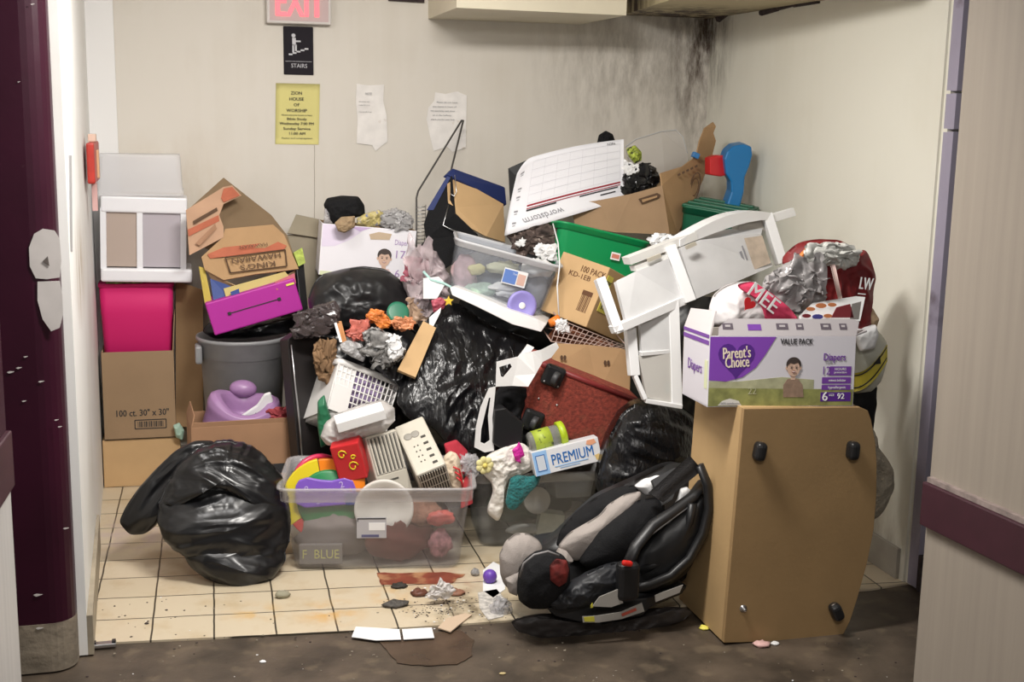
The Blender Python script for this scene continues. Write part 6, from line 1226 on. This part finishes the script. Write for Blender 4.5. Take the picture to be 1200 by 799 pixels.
mb = MB(); mb.box((0, -d/2-0.001, h*.19), (w*.92, 0.002, h*.34), mat('heater_panel', (0.48, 0.45, 0.38), 0.5)); mb.box((-w*.05, -d/2-0.003, h*.27), (w*.4, 0.001, 0.007), DK); mb.build('lower_panel', T)
M, (w, d, h) = fit({(-.5, -.5, 1): (488, 556), (.5, -.5, 1): (521, 543), (.5, -.5, 0): (534, 580), (-.5, -.5, 0): (502, 592), (-.5, .5, 1): (461, 498), (.5, .5, 1): (493, 487)}, 0.60, (0.14, 0.22, 0.16), rot=(0.9, 0.2, 0), show='heater2')
T = thing('space_heater', 'beige heater with control buttons and dark grille, right of two in tote', 'heater', M)
mb = MB(); mb.box((0, 0, h/2), (w, d, h), HB, bev=0.008); mb.build('housing', T)
mb = MB(); mb.box((0, -d/2-0.0005, h*.5), (w*.9, 0.002, h*.9), DK)
for k in range(11): mb.box((-w*.42+w*.84*k/10, -d/2-0.003, h*.5), (w*.025, 0.004, h*.88), HB)
for k in range(3): mb.box((0, -d/2-0.003, h*(.25+.25*k)), (w*.9, 0.003, 0.002), HB)
mb.build('grille', T)
mb = MB()
for k in range(5): mb.box((w*.22, d*(.12-.13*k), h+0.002), (w*.16, d*.035, 0.004), DK, bev=0.001)
for k in range(4):
    for q in range(2): mb.box((-w*.05-w*.12*q, d*(.0-.10*k), h+0.001), (0.005, 0.005, 0.003), DK)
for dx in (-.22, .02): mb.lathe([(0.014, 0), (0.017, 0.001), (0.014, 0.002)], HG, seg=20, M=Matrix.Translation((w*dx, d*.22, h)))
mb.build('controls', T)
# round lid in front
mb = MB(); lr = 0.112
Mx = Matrix.Translation(A(450, 596, 0.565)) @ Matrix.Rotation(yaw, 4, 'Z') @ Matrix.Rotation(PI/2-0.1, 4, 'X')
mb.lathe([(0.001, 0.0), (lr*.60, 0.0), (lr*.62, 0.004), (lr*.9, 0.006), (lr*.98, 0.012), (lr, 0.004), (lr, -0.012), (lr*.97, -0.012), (lr*.96, 0.002), (lr*.5, -0.003), (0.001, -0.003)], mat('lid_cream', (0.72, 0.68, 0.62), 0.4), seg=56)
tag(mb.build('round_lid', M=Mx), 'round cream lid standing inside the front wall of the large tote', 'lid')
# doll and red book
T = thing('soft_doll', 'small cream doll with red stripes at the right of the large tote', 'doll', A(533, 573, 0.62))
mb = MB(); soft(mb, [(520, 535), (527, 528), (535, 531), (540, 540), (541, 552), (544, 565), (538, 575), (530, 572), (526, 560), (519, 548)], 0.62, 0.03, 0.04, mat('doll_cream', (0.72, 0.60, 0.45), 0.9, var=0.2, vscale=30), amp=0.008, fr=18); world_part(mb, 'body', T)
mb = MB()
for k in range(3): mb.tube(S([(531+k*2, 547+k*6, 0.585), (538+k*1.5, 550+k*7, 0.58), (542, 562+k*5, 0.59)]), 0.004, REDP, seg=6)
world_part(mb, 'red_stripes', T)
slab_thing('book', 'red book standing at the right end of the large tote', 'book', [(541, 566, .62), (553, 548, .62), (554, 590, .60), (540, 596, .60)], 0.02, mat('book_red', (0.50, 0.04, 0.05), 0.5), bev=0.002)
soft_obj('cloth', 'red knit cloth behind the cream doll', 'cloth', [(520, 520), (535, 515), (548, 528), (550, 550), (540, 560), (525, 545)], 0.74, 0.03, 0.05, mat('red_knit', (0.45, 0.03, 0.05), 0.9), amp=0.01)
# stuff in the bottom of the tote, seen through its wall
def tin(name, label, cat, lx, ly, lz, r, mt, sc): inside(name, label, cat, (lx, ly, lz), r, mt, sc, M=TMM)
tin('cloth', 'dark maroon cloth low in the middle of the large tote', 'cloth', 0.08, -0.10, 0.09, 0.09, mat('maroon_cloth', (0.16, 0.05, 0.04), 0.9), (1.5, .7, .9))
tin('cloth', 'brown cloth low in the large tote right of the label', 'cloth', 0.15, -0.08, 0.18, 0.07, mat('brown_cloth2', (0.30, 0.15, 0.10), 0.9, var=0.5, vscale=30), (1.4, .7, .8))
tin('wrapper', 'coral red wrapper against the right wall of the large tote', 'wrapper', 0.24, -0.13, 0.18, 0.045, mat('coral_red', (0.62, 0.12, 0.10), 0.5, var=0.4, vscale=30), (1.2, .5, .6))
tin('wrapper', 'pink white wrapper in the lower right of the large tote', 'wrapper', 0.235, -0.125, 0.08, 0.05, mat('pink_white', (0.55, 0.26, 0.28), 0.5, var=0.6, vscale=40), (.9, .5, 1.1))
tin('cloth', 'grey cloth filling the left bottom of the large tote', 'cloth', -0.15, -0.06, 0.10, 0.10, mat('taupe_cloth', (0.20, 0.17, 0.16), 0.9), (1.6, .8, .9))
tin('cloth', 'dark cloth filling the back of the large tote', 'cloth', 0.0, 0.08, 0.12, 0.11, mat('dark_taupe', (0.10, 0.085, 0.08), 0.9), (2.5, .8, 1.0))
mb = MB(); mb.box((0, 0, 0), (0.16, 0.02, 0.075), mat('book_grey', (0.22, 0.20, 0.19), 0.6), bev=0.002); mb.text('F  BLUE', (0, -0.0115, 0), 0.05, mat('book_yellow', (0.62, 0.60, 0.2), 0.6), wide=0.135)
tag(mb.build('book', M=TMM @ Matrix.Translation((-0.21, -D*.40, 0.06))), 'grey book with yellow lettering against the front wall of the tote', 'book')
# ================================================================ SECOND CLEAR TOTE
M = Matrix.Translation((1.665, 0.80, 0.001)) @ Matrix.Rotation(-0.10, 4, 'Z')
T = thing('storage_tote', 'dusty clear tote with lids inside, between large tote and infant seat', 'tote', M)
tote_parts(T, 0.52, 0.38, 0.31, mat('dusty_clear_wall', (0.42, 0.42, 0.41), 0.25, alpha=0.18), mat('dusty_clear_rim', (0.55, 0.55, 0.55), 0.25, alpha=0.35), taper=0.86, rim=0.04, cr=0.045)
T2M = M.copy()
mb = MB(); mb.lathe([(0.001, 0), (0.02, 0), (0.021, 0.003), (0.034, 0.003), (0.036, 0.007), (0.05, 0.007), (0.054, 0.010), (0.054, -0.004), (0.001, -0.004)], mat('lid_taupe', (0.48, 0.44, 0.38), 0.5), seg=40)
tag(mb.build('round_lid', M=Matrix.Translation(A(629, 586, 0.66)) @ Matrix.Rotation(PI/2-0.1, 4, 'X')), 'round taupe jar lid seen inside the dusty clear tote', 'lid')
M, (w, d, h) = fit({(-.5, -.5, 1): (634, 601), (.5, -.5, 1): (663, 604), (.5, -.5, 0): (655, 636), (-.5, -.5, 0): (627, 630)}, 0.66, (0.10, 0.05, 0.12), show='tbox')
mb = MB(); mb.box((0, 0, h/2), (w, d, h), mat('carton_olive_white', (0.50, 0.50, 0.40), 0.6, var=0.2, vscale=25), bev=0.003); tag(mb.build('small_box', M=M), 'small pale box below the round lid in the dusty tote', 'box')
inside('cloth', 'dark green cloth inside the dusty clear tote', 'cloth', (-0.05, -0.02, 0.13), 0.085, mat('dark_green_cloth', (0.05, 0.08, 0.05), 0.9), (1.5, .9, .8), M=T2M)
inside('cloth', 'black cloth behind the lid in the dusty clear tote', 'cloth', (0.08, 0.04, 0.14), 0.09, mat('charcoal_cloth', (0.03, 0.03, 0.03), 0.9), (1.2, .8, 1.1), M=T2M)
inside('paper_scrap', 'white papers flat in the bottom of the dusty tote', 'paper', (-0.02, -0.10, 0.05), 0.06, mat('dull_paper', (0.45, 0.44, 0.40), 0.8), (1.5, .6, .3), M=T2M)
slab_thing('food_container', 'shallow clear food container at the right end of the dusty tote', 'container', [(650, 563, .64), (697, 561, .66), (692, 582, .65), (652, 584, .64)], 0.12, mat('container_clear', (0.50, 0.50, 0.48), 0.3, alpha=0.5), bev=0.006)
# cloths, jar and PREMIUM box on it
LACE = mat('white_lace', (0.78, 0.74, 0.68), 0.9, bump=0.6, bscale=70, var=0.1, vscale=30)
soft_obj('baby_cloth', 'white lacy cloth hanging over the dusty clear tote', 'cloth', [(562, 545), (572, 532), (590, 524), (612, 518), (624, 528), (628, 548), (612, 556), (596, 560), (590, 580), (589, 600), (584, 612), (572, 603), (570, 598), (578, 580), (576, 565), (566, 556)], 0.60, 0.035, 0.03, LACE, amp=0.014, fr=16, crumple=0.4, c=(590, 545))
T = thing('cloth_flower', 'pale yellow cloth flower on the white lacy cloth', 'flower', A(568, 556, 0.56))
mb = MB(); c = A(568, 545, 0.555)
for k in range(7): a = 2*PI*k/7; mb.ball(c+Vector((0.022*math.cos(a), 0.0, 0.022*math.sin(a))), 0.014, mat('pale_yellow_flower', (0.75, 0.68, 0.32), 0.8), sc=(1, .5, 1), seg=10)
world_part(mb, 'petals', T); mb = MB(); mb.ball(c+Vector((0, -0.006, 0)), 0.010, mat('flower_core', (0.72, 0.60, 0.15), 0.8), seg=10); world_part(mb, 'centre', T)
soft_obj('pink_bow', 'magenta bow pinned on the white lacy cloth', 'bow', [(600, 527), (606, 522), (608, 517), (612, 524), (615, 534), (609, 537), (611, 543), (604, 540), (602, 534)], 0.55, 0.01, 0.01, mat('magenta_bow', (0.60, 0.02, 0.32), 0.6), amp=0.004, fr=30)
soft_obj('tissue', 'frosty clear bag scrap between the large tote and lacy cloth', 'bag', [(538, 540), (548, 530), (560, 536), (566, 548), (556, 560), (545, 558)], 0.62, 0.02, 0.03, FILM, amp=0.014, fr=22, crumple=0.8)
soft_obj('sock', 'dark teal fleece sock hanging in front of the dusty tote', 'sock', [(598, 560), (606, 556), (622, 558), (634, 554), (632, 566), (620, 578), (611, 590), (603, 598), (595, 596), (592, 588), (595, 572)], 0.545, 0.022, 0.02, mat('teal_fleece', (0.015, 0.16, 0.16), 0.95, bump=1.0, bscale=120, sheen=0.3, var=0.3, vscale=50), amp=0.006, fr=20)
M, (w, d, h) = fit({(-.5, -.5, 1): (621, 531), (.5, -.5, 1): (698, 511), (.5, -.5, 0): (709, 541), (-.5, -.5, 0): (629, 558)}, 0.50, (0.26, 0.07, 0.09), show='premium')
T = thing('cracker_box', 'white cracker box reading PREMIUM on the dusty clear tote', 'box', M)
mb = MB(); mb.box((0, 0, h/2), (w, d, h), mat('premium_white', (0.72, 0.72, 0.74), 0.45), bev=0.002); mb.build('carton', T)
mb = MB(); LBU = mat('light_blue_print', (0.30, 0.50, 0.78), 0.5); DBU = mat('premium_blue', (0.01, 0.13, 0.42), 0.5)
mb.box((-w*.385, -d/2-.0005, h/2), (w*.21, 0.001, h*.98), LBU); mb.box((-w*.385, -d/2-.0015, h/2), (w*.12, 0.001, h*.62), mat('window_grey', (0.60, 0.64, 0.70), 0.4)); frame_rect(mb, (-w*.385, -d/2-.002, h/2), w*.13, h*.64, 0.003, DBU)
mb.text('PREMIUM', (w*.085, -d/2-.0015, h*.50), 0.058, DBU, wide=w*.62, bold=0.0004); mb.box((w*.05, -d/2-.0015, h*.22), (w*.5, 0.001, 0.004), LBU); mb.box((w*.02, -d/2-.0015, h*.13), (w*.3, 0.001, 0.003), LBU)
zone(mb, [(w*.33, h*.97), (w*.44, h*.97), (w*.46, h*.8), (w*.38, h*.74), (w*.31, h*.82)], -d/2-.001, mat('peach_print', (0.75, 0.35, 0.2), 0.5)); zone(mb, [(w*.40, h*.3), (w*.47, h*.34), (w*.48, h*.12), (w*.42, h*.08)], -d/2-.001, mat('cracker_print', (0.70, 0.5, 0.2), 0.5)); mb.build('printed_art', T)
c0, c1 = A(628, 517, 0.58), A(658, 508, 0.58); ax = (c1-c0).normalized(); Mj = Matrix.Translation(c0) @ ax.to_track_quat('Z', 'Y').to_matrix().to_4x4()
T = thing('plastic_jar', 'clear jar with lime green lid and label behind the cracker box', 'jar', Mj); L = (c1-c0).length
mb = MB(); mb.lathe([(0.001, -0.03), (0.036, -0.03), (0.042, -0.02), (0.042, L*.8), (0.036, L*.9), (0.036, L)], mat('jar_clear', (0.30, 0.30, 0.28), 0.15, alpha=0.6), seg=32); mb.build('body', T)
mb = MB(); LIME = mat('lime_plastic', (0.42, 0.55, 0.02), 0.4); mb.lathe([(0.044, L*.86), (0.050, L*.87), (0.050, L*1.08), (0.044, L*1.12), (0.034, L*1.12), (0.033, L*1.06), (0.001, L*1.06)], LIME, seg=32); mb.build('lid', T)
mb = MB(); mb.lathe([(0.0428, -0.012), (0.0432, -0.012), (0.0432, L*.55), (0.0428, L*.55)], mat('lime_label', (0.40, 0.50, 0.05), 0.5, dirt=((0.03, 0.04, 0.02), 45, 0.56, 1.0), var=0.1), seg=32); mb.build('label', T)
# ================================================================ INFANT CAR SEAT
SG = mat('seat_grey_cloth', (0.36, 0.32, 0.295), 0.95, bump=0.3, bscale=300, spec=0.2); SBK = mat('seat_black_cloth', (0.009, 0.009, 0.010), 0.85, bump=0.3, bscale=200, spec=0.25); SPL = mat('seat_shell', (0.010, 0.010, 0.011), 0.42)
YS = -0.10
T = thing('infant_car_seat', 'black and grey infant car seat tipped beside the upended cabinet', 'car seat', A(700, 745, YS))
def part(name, outline, Y, f, b, mt, **k):
    mb = MB(); soft(mb, outline, Y, f, b, mt, **k); return world_part(mb, name, T)
part('shell', [(600, 690), (592, 665), (606, 640), (640, 640), (668, 612), (700, 582), (745, 562), (790, 540), (812, 545), (822, 580), (822, 630), (812, 668), (790, 692), (760, 712), (720, 722), (680, 724), (650, 712), (618, 706)], YS, 0.05, 0.20, SPL, amp=0.003, lean=0.22, nr=24, nt=100)
part('black_cushion', [(651, 640), (656, 622), (672, 604), (695, 585), (722, 572), (742, 568), (755, 572), (748, 580), (722, 592), (700, 606), (676, 622), (660, 640)], YS+0.05, 0.06, 0.05, SBK, amp=0.004)
part('grey_insert', [(653, 640), (665, 626), (690, 612), (703, 604), (715, 590), (735, 578), (752, 575), (750, 588), (725, 602), (705, 620), (690, 640), (676, 658), (662, 652)], YS-0.02, 0.05, 0.03, SG, amp=0.003)
part('dark_side_shell', [(735, 665), (745, 640), (770, 612), (800, 590), (824, 575), (829, 600), (824, 635), (806, 668), (780, 690), (750, 700), (736, 690)], YS-0.06, 0.07, 0.08, SPL, amp=0.004, fr=6)
part('grey_crotch_pad', [(650, 650), (655, 641), (664, 645), (672, 656), (665, 660), (655, 655)], YS-0.05, 0.04, 0.02, SG, amp=0.002)
part('black_side_wing', [(678, 658), (686, 640), (700, 620), (722, 602), (748, 586), (770, 582), (780, 592), (776, 612), (760, 630), (745, 650), (725, 660), (700, 665), (684, 664)], YS-0.05, 0.07, 0.05, SBK, amp=0.006, fr=7)
part('white_head_pad', [(743, 569), (752, 562), (770, 557), (782, 558), (776, 568), (764, 580), (755, 580)], YS+0.02, 0.03, 0.02, PAPER, amp=0.003)
part('white_head_pad', [(797, 572), (805, 570), (813, 578), (815, 588), (805, 596), (790, 602), (786, 598), (794, 584)], YS-0.04, 0.03, 0.02, PAPER, amp=0.003)
part('grey_foot_end', [(586, 672), (585, 650), (593, 634), (605, 625), (620, 625), (632, 633), (636, 642), (620, 652), (606, 664), (600, 676), (598, 692), (590, 684)], YS-0.05, 0.06, 0.05, SG, amp=0.003)
part('grey_foot_roll', [(592, 678), (602, 668), (610, 664), (608, 680), (606, 698), (596, 694)], YS-0.09, 0.03, 0.03, SG, amp=0.002)
part('black_canopy', [(606, 692), (607, 672), (614, 656), (628, 646), (645, 643), (660, 650), (668, 662), (668, 680), (655, 700), (640, 712), (620, 712), (608, 704)], YS-0.12, 0.07, 0.05, SBK, amp=0.006, fr=9)
part('black_apron', [(640, 706), (655, 690), (680, 676), (705, 664), (728, 658), (734, 676), (724, 694), (700, 704), (670, 712), (650, 714)], YS-0.14, 0.05, 0.05, mat('seat_nylon', (0.016, 0.017, 0.02), 0.5, spec=0.4), amp=0.012, fr=14, crumple=0.6)
mb = MB(); soft(mb, [(644, 662), (652, 654), (664, 656), (667, 668), (664, 682), (655, 688), (645, 680)], YS-0.19, 0.015, 0.02, mat('red_pattern_cloth', (0.16, 0.015, 0.012), 0.7, var=0.5, vscale=50), amp=0.004); world_part(mb, 'red_lining', T)
mb = MB(); mb.tube(S([(609, 676, YS-.19), (614, 660, YS-.2), (626, 650, YS-.2), (642, 646, YS-.2), (655, 651, YS-.2)]), 0.004, mat('grey_piping', (0.22, 0.21, 0.21), 0.5), seg=6); world_part(mb, 'piping', T)
# handle and rims
mb = MB(); H1 = S([(733, 668, YS-.19), (745, 640, YS-.16), (765, 615, YS-.13), (790, 598, YS-.10), (812, 582, YS-.08), (824, 566, YS-.05)]); mb.tube(H1, 0.014, SPL, seg=10, flat=1.5); world_part(mb, 'shell_rim', T)
mb = MB(); mb.tube(S([(745, 645, YS-.17), (765, 625, YS-.15), (790, 606, YS-.12), (812, 590, YS-.10)]), 0.003, mat('edge_highlight', (0.25, 0.25, 0.26), 0.3), seg=6); world_part(mb, 'edge_trim_or_glint', T)  # painted highlight: a light grey line along the black rim
mb = MB(); hp = [(738, 690), (760, 686), (785, 676), (808, 655), (824, 625), (831, 595), (829, 568), (820, 545)]
mb.tube([A(x, y, YS-.16+.01*k) for k, (x, y) in enumerate(hp)], [0.015, 0.016, 0.017, 0.017, 0.017, 0.016, 0.015, 0.013], SPL, seg=12, flat=1.5)
mb.box(A(735, 680, YS-.19), (0.075, 0.05, 0.13), SPL, bev=0.018, seg=3); world_part(mb, 'carry_handle', T)
mb = MB(); mb.tube([A(x, y, YS-.11) for x, y in [(750, 668), (775, 660), (796, 640), (808, 612), (812, 590)]], 0.015, SPL, seg=8, flat=1.3); world_part(mb, 'inner_rim', T)
mb = MB(); mb.box((0, 0, 0), (0.036, 0.02, 0.018), mat('red_button', (0.55, 0.015, 0.01), 0.35), bev=0.007); g = mb.build('red_button', T); g.matrix_local = T.matrix_world.inverted() @ Matrix.Translation(A(735, 660, YS-.225)) @ Matrix.Rotation(0.2, 4, 'Y')
mb = MB(); mb.sheet(lambda u, v: A(760+u*48+v*(16-2*u), 578-u*44+v*(10+u*6), YS-.10+0.03*u-0.015*math.sin(v*PI)), 8, 3, mat('webbing', (0.014, 0.013, 0.014), 0.8, bump=0.4, bscale=200), th=0.005); world_part(mb, 'harness_strap', T)
mb = MB(); mb.slab(S([(764, 562, YS-.03), (790, 548, YS-.02), (800, 552, YS-.03), (788, 585, YS-.07), (776, 592, YS-.08)]), 0.02, mat('seat_charcoal', (0.05, 0.05, 0.052), 0.8)); world_part(mb, 'seat_back_cloth', T)
# base
mb = MB(); P = S([(640, 712, YS-.13), (700, 706, YS-.15), (760, 700, YS-.14), (806, 686, YS-.1), (800, 696, YS-.1), (762, 712, YS-.14), (752, 722, YS-.15), (688, 731, YS-.15), (650, 722, YS-.13)]); mb.slab(P, 0.2, SPL); world_part(mb, 'base', T, bev=0.006)
mb = MB(); GRL = mat('label_grey', (0.34, 0.32, 0.29), 0.6); YLB = mat('label_yellow', (0.55, 0.50, 0.05), 0.6)
mb.slab(S([(682, 722), (700, 721), (726, 717), (752, 706), (755, 716), (728, 725), (702, 729), (683, 729)], YS-.185), -0.002, GRL); mb.slab(S([(684, 723), (696, 722), (697, 728), (685, 728)], YS-.189), -0.002, YLB)
mb.slab(S([(728, 719), (745, 712), (746, 715), (729, 722)], YS-.189), -0.002, mat('label_red', (0.45, 0.08, 0.05), 0.6)); world_part(mb, 'warning_label', T)
mb = MB(); mb.slab(S([(694, 710), (702, 699), (724, 690), (730, 706), (716, 711)], YS-.2), -0.003, GRL); mb.slab(S([(767, 697), (800, 685), (796, 694), (768, 705)], YS-.16), -0.003, GRL); mb.slab(S([(692, 709), (694, 706), (695, 711), (692, 712)], YS-.205), -0.003, YLB); world_part(mb, 'side_label', T)
soft_obj('plastic_sheet', 'flattened black plastic bag under the infant seat', 'bag', [(598, 728), (620, 722), (680, 728), (760, 726), (800, 712), (812, 716), (800, 728), (760, 740), (700, 746), (640, 748), (610, 742)], -0.20, 0.01, 0.06, mat('dusty_black_film', (0.030, 0.025, 0.024), 0.55, bump=0.6, bscale=24, tex='voronoi'), amp=0.008, fr=18, jag=3, sm=1)
# ================================================================ FRONT LEFT BLACK BAG
T = thing('garbage_bag', 'large black garbage bag on the tiles left of the clear tote', 'garbage bag', A(262, 688, 0.55))
mb = MB(); soft(mb, [(184, 612), (186, 590), (196, 572), (215, 560), (245, 552), (280, 552), (315, 560), (336, 575), (341, 605), (340, 635), (330, 655), (300, 664), (265, 662), (235, 655), (208, 645), (190, 630)], 0.54, 0.12, 0.2, BAG, amp=0.030, fr=5.5, crumple=0.45, jag=2, lean=0.14, nr=40, nt=160, c=(268, 610), dirn=(1, 0, 0.1)); world_part(mb, 'filled_body', T)
mb = MB(); soft(mb, [(214, 648), (225, 630), (260, 622), (300, 624), (332, 634), (336, 655), (322, 676), (292, 690), (270, 687), (240, 676), (222, 662)], 0.50, 0.09, 0.15, BAG, amp=0.030, fr=5, crumple=0.3, lean=0.08, nr=30, nt=120, dirn=(1, 0, -0.5), seed=3.0); world_part(mb, 'lower_bulge', T)
mb = MB(); soft(mb, [(188, 588), (196, 566), (212, 542), (234, 522), (262, 514), (290, 521), (316, 540), (332, 562), (340, 590), (318, 600), (290, 585), (262, 572), (238, 572), (214, 582), (198, 596)], 0.62, 0.12, 0.12, BAG, amp=0.030, fr=6, crumple=0.45, nr=36, nt=170, jag=2.5, c=(268, 550), lean=0.12, dirn=(1, 0, -0.6), seed=7.0); world_part(mb, 'folded_layer', T)
mb = MB(); soft(mb, [(139, 612), (147, 594), (162, 572), (182, 550), (205, 528), (228, 516), (252, 516), (240, 545), (215, 570), (196, 592), (184, 615), (170, 626), (152, 627)], 0.72, 0.06, 0.05, BAG, amp=0.03, fr=6, crumple=0.3, nr=24, nt=110, c=(195, 565), lean=0.05, dirn=(1, 0, 1.2)); world_part(mb, 'loose_top', T)
# ================================================================ FLOOR LITTER
def floor_patch(name, label, cat, pts, z, mt, th=0.002, group=None):
    P = [G(x, y, z) for x, y in pts]; mb = MB(); mb.solid([Vector((p.x, p.y, z)) for p in P], [Vector((p.x, p.y, z-th)) for p in P], mt)
    return tag(mb.build(name, origin=(P[0].x, P[0].y, z-th)), label, cat, group)
def spill(name, label, pts, z, mt, seed):
    P = []
    n = len(pts)
    for i in range(n):
        a, b = pts[i], pts[(i+1) % n]
        for k in range(4):
            t = k/4; x = a[0]+(b[0]-a[0])*t; y = a[1]+(b[1]-a[1])*t; x += 3*noise.noise(Vector((x*.15, y*.2, seed))); y += 1.5*noise.noise(Vector((x*.15, y*.2, seed+5))); P.append((x, y))
    o = floor_patch(name, label, 'spill', P, z, mt, 0.0008); return o
spill('red_spill', 'dried red spill on tiles at the front edge of the large tote', [(441, 671), (480, 671), (520, 670), (545, 673), (530, 683), (500, 684), (470, 684), (447, 685)], 0.0022, mat('red_stain', (0.24, 0.06, 0.035), 0.4, var=0.3, vscale=16, dirt=((0.50, 0.28, 0.14), 9, 0.55, 0.8)), 2)
spill('brown_spill', 'wet brown spill on the dark concrete below the white papers', [(445, 752), (470, 745), (500, 742), (540, 738), (556, 750), (552, 768), (536, 778), (500, 780), (465, 776), (455, 764)], -0.0035, mat('brown_stain', (0.080, 0.052, 0.034), 0.25, var=0.5, vscale=7), 9)
floor_patch('floor_sticker', 'longer of two white paper strips lying on the concrete edge', 'paper', [(417, 734), (468, 737), (470, 749), (440, 750), (412, 746)], 0.004, PAPER)
floor_patch('floor_sticker', 'shorter of two white paper strips lying on the concrete edge', 'paper', [(471, 737), (506, 735), (509, 747), (473, 749)], 0.004, PAPER)
mb = MB(); mb.ball((0, 0, 0.026), 0.026, mat('purple_ball', (0.15, 0.06, 0.42), 0.4), seg=24); tag(mb.build('ball', M=Matrix.Translation(G(574, 683))), 'small purple ball on the floor beside the infant seat', 'ball')
def crumb(name, label, cat, x, y, r, mt, sc=(1, 1, .5), group=None):
    g = G(x, y, 0 if y < 735 else -0.007); sd = random.random()*40; mb = MB()
    mb.ball((0, 0, r*sc[2]*0.8), r, mt, seg=12, sc=sc, fn=lambda v: r*0.45*noise.noise(v*2.5+Vector((sd, 0, 0)))); return tag(mb.build(name, M=Matrix.Translation(g)), label, cat, group)
crumb('pebble', 'greenish grey lump on the tile in front of the large tote', 'pebble', 331, 700, 0.022, mat('lump_grey', (0.30, 0.28, 0.20), 0.9), (1.2, .8, .6))
crumple_paper('wrapper', 'crumpled white and green wrapper on the red stained tile', 'wrapper', [(498, 698), (505, 690), (513, 684), (516, 677), (524, 682), (535, 692), (528, 698), (512, 701)], 0.14, mat('wrapper_mixed', (0.66, 0.62, 0.60), 0.5, var=0.2, vscale=40, dirt=((0.10, 0.35, 0.15), 30, 0.62, 1.0)), th=0.01)
crumb('food_scrap', 'brown squashed food scrap right of the dark peel', 'food', 492, 697, 0.028, mat('rot_brown', (0.14, 0.05, 0.03), 0.5, var=0.4, vscale=50), (1.1, .9, .35))
crumb('food_scrap', 'reddish brown food scrap right of the crumpled wrapper', 'food', 535, 696, 0.026, mat('rot_red', (0.28, 0.13, 0.08), 0.6, var=0.4, vscale=50), (1.2, 1, .3))
crumb('food_scrap', 'black peel just below the red spill', 'food', 468, 688, 0.024, mat('rot_black', (0.03, 0.025, 0.02), 0.7), (1.3, .8, .3))
crumb('food_scrap', 'dark grey ash lump above the white paper strips', 'food', 463, 710, 0.030, mat('ash', (0.09, 0.08, 0.07), 0.8, var=0.6, vscale=80), (1.5, .9, .35))
slab = floor_patch('cardboard_scrap', 'beige torn cardboard scrap beside the spill', 'cardboard', [(513, 735), (524, 724), (545, 718), (553, 720), (540, 730), (528, 740)], 0.006, mat('beige_scrap', (0.55, 0.42, 0.30), 0.8), 0.004)
floor_patch('paper_scrap', 'white crumpled film left of the infant seat', 'paper', [(566, 668), (578, 658), (590, 664), (592, 690), (578, 700), (566, 692)], 0.003, PAPER)
floor_patch('paper_scrap', 'white dirty paper below the purple ball', 'paper', [(560, 694), (582, 690), (592, 702), (590, 722), (572, 726), (562, 712)], 0.003, mat('dirty_paper', (0.55, 0.52, 0.48), 0.8, var=0.5, vscale=50))
crumple_paper('plastic_bag', 'clear crumpled film tucked under the foot of the infant seat', 'bag', [(574, 712), (582, 700), (592, 700), (600, 708), (602, 724), (592, 732), (580, 728)], 0.02, FILM, th=0.02, fr=26)
crumb('wrapper', 'grey foil ball left of the purple ball', 'wrapper', 557, 674, 0.016, mat('foil_grey', (0.35, 0.34, 0.33), 0.4, var=0.5, vscale=60), (1, 1, .9))
for (x, y, r, mt, lb) in ((308, 776, 0.008, PAPER, 'tiny white crumb alone on the dark concrete at left'), (826, 737, 0.016, YELLOWP, 'small yellow scrap at the lower left corner of the cabinet'), (892, 757, 0.022, mat('pink_scrap_paper', (0.72, 0.45, 0.42), 0.7), 'pink and white scrap under the cabinet front edge'), (908, 755, 0.012, PAPER, 'small white scrap under the cabinet front edge'), (589, 790, 0.008, mat('sand', (0.5, 0.4, 0.2), 0.8), 'tiny tan crumb near the bottom of the photo'), (195, 715, 0.004, MOLD, 'tiny dark speck on the left tiles'), (172, 731, 0.006, MOLD, 'dark speck on the front left tile')):
    crumb('crumb', lb, 'crumb', x, y, r, mt, (1.3, .9, .4))
DEB = mat('grit', (0.30, 0.26, 0.20), 0.9, var=0.6, vscale=200); mb = MB(); rnd = random.Random(3)
for k in range(420):
    if k < 220: x, y = rnd.gauss(525, 26), rnd.gauss(712, 9)
    else: x, y = rnd.uniform(100, 1070), rnd.uniform(700, 798)
    if k >= 220 and y < 700: continue
    g = G(x, y, 0.0); 
    if g.y < -0.06: g = G(x, y, -0.007)
    if g.x > 2.8 or (g.x > 1.9 and -0.42 < g.y < 0.2): continue
    r = rnd.uniform(0.0012, 0.0042); b = bmesh.new(); bmesh.ops.create_icosphere(b, subdivisions=1, radius=r)
    for v in b.verts: v.co = Vector((v.co.x*rnd.uniform(.7, 1.6), v.co.y, v.co.z*.5))+g+Vector((0, 0, r*.3))
    mb.bm(b, rnd.choice([DEB, MOLD, DEB, DEB, MOLD] if k % 9 else [PAPER]))
tag(mb.build('grit'), 'fine grit and crumbs scattered over the tiles and concrete', 'grit', kind='stuff')
T = thing('door_catch', 'small chrome floor catch at the corner of the white wall', 'door hardware', G(122, 757))
mb = MB(); mb.box((0, 0, 0.006), (0.075, 0.03, 0.012), METAL, bev=0.003); mb.box((-.03, 0, 0.014), (0.012, 0.02, 0.01), BLK, bev=0.002); mb.box((.03, 0, 0.014), (0.012, 0.02, 0.01), BLK, bev=0.002); mb.build('plate', T)
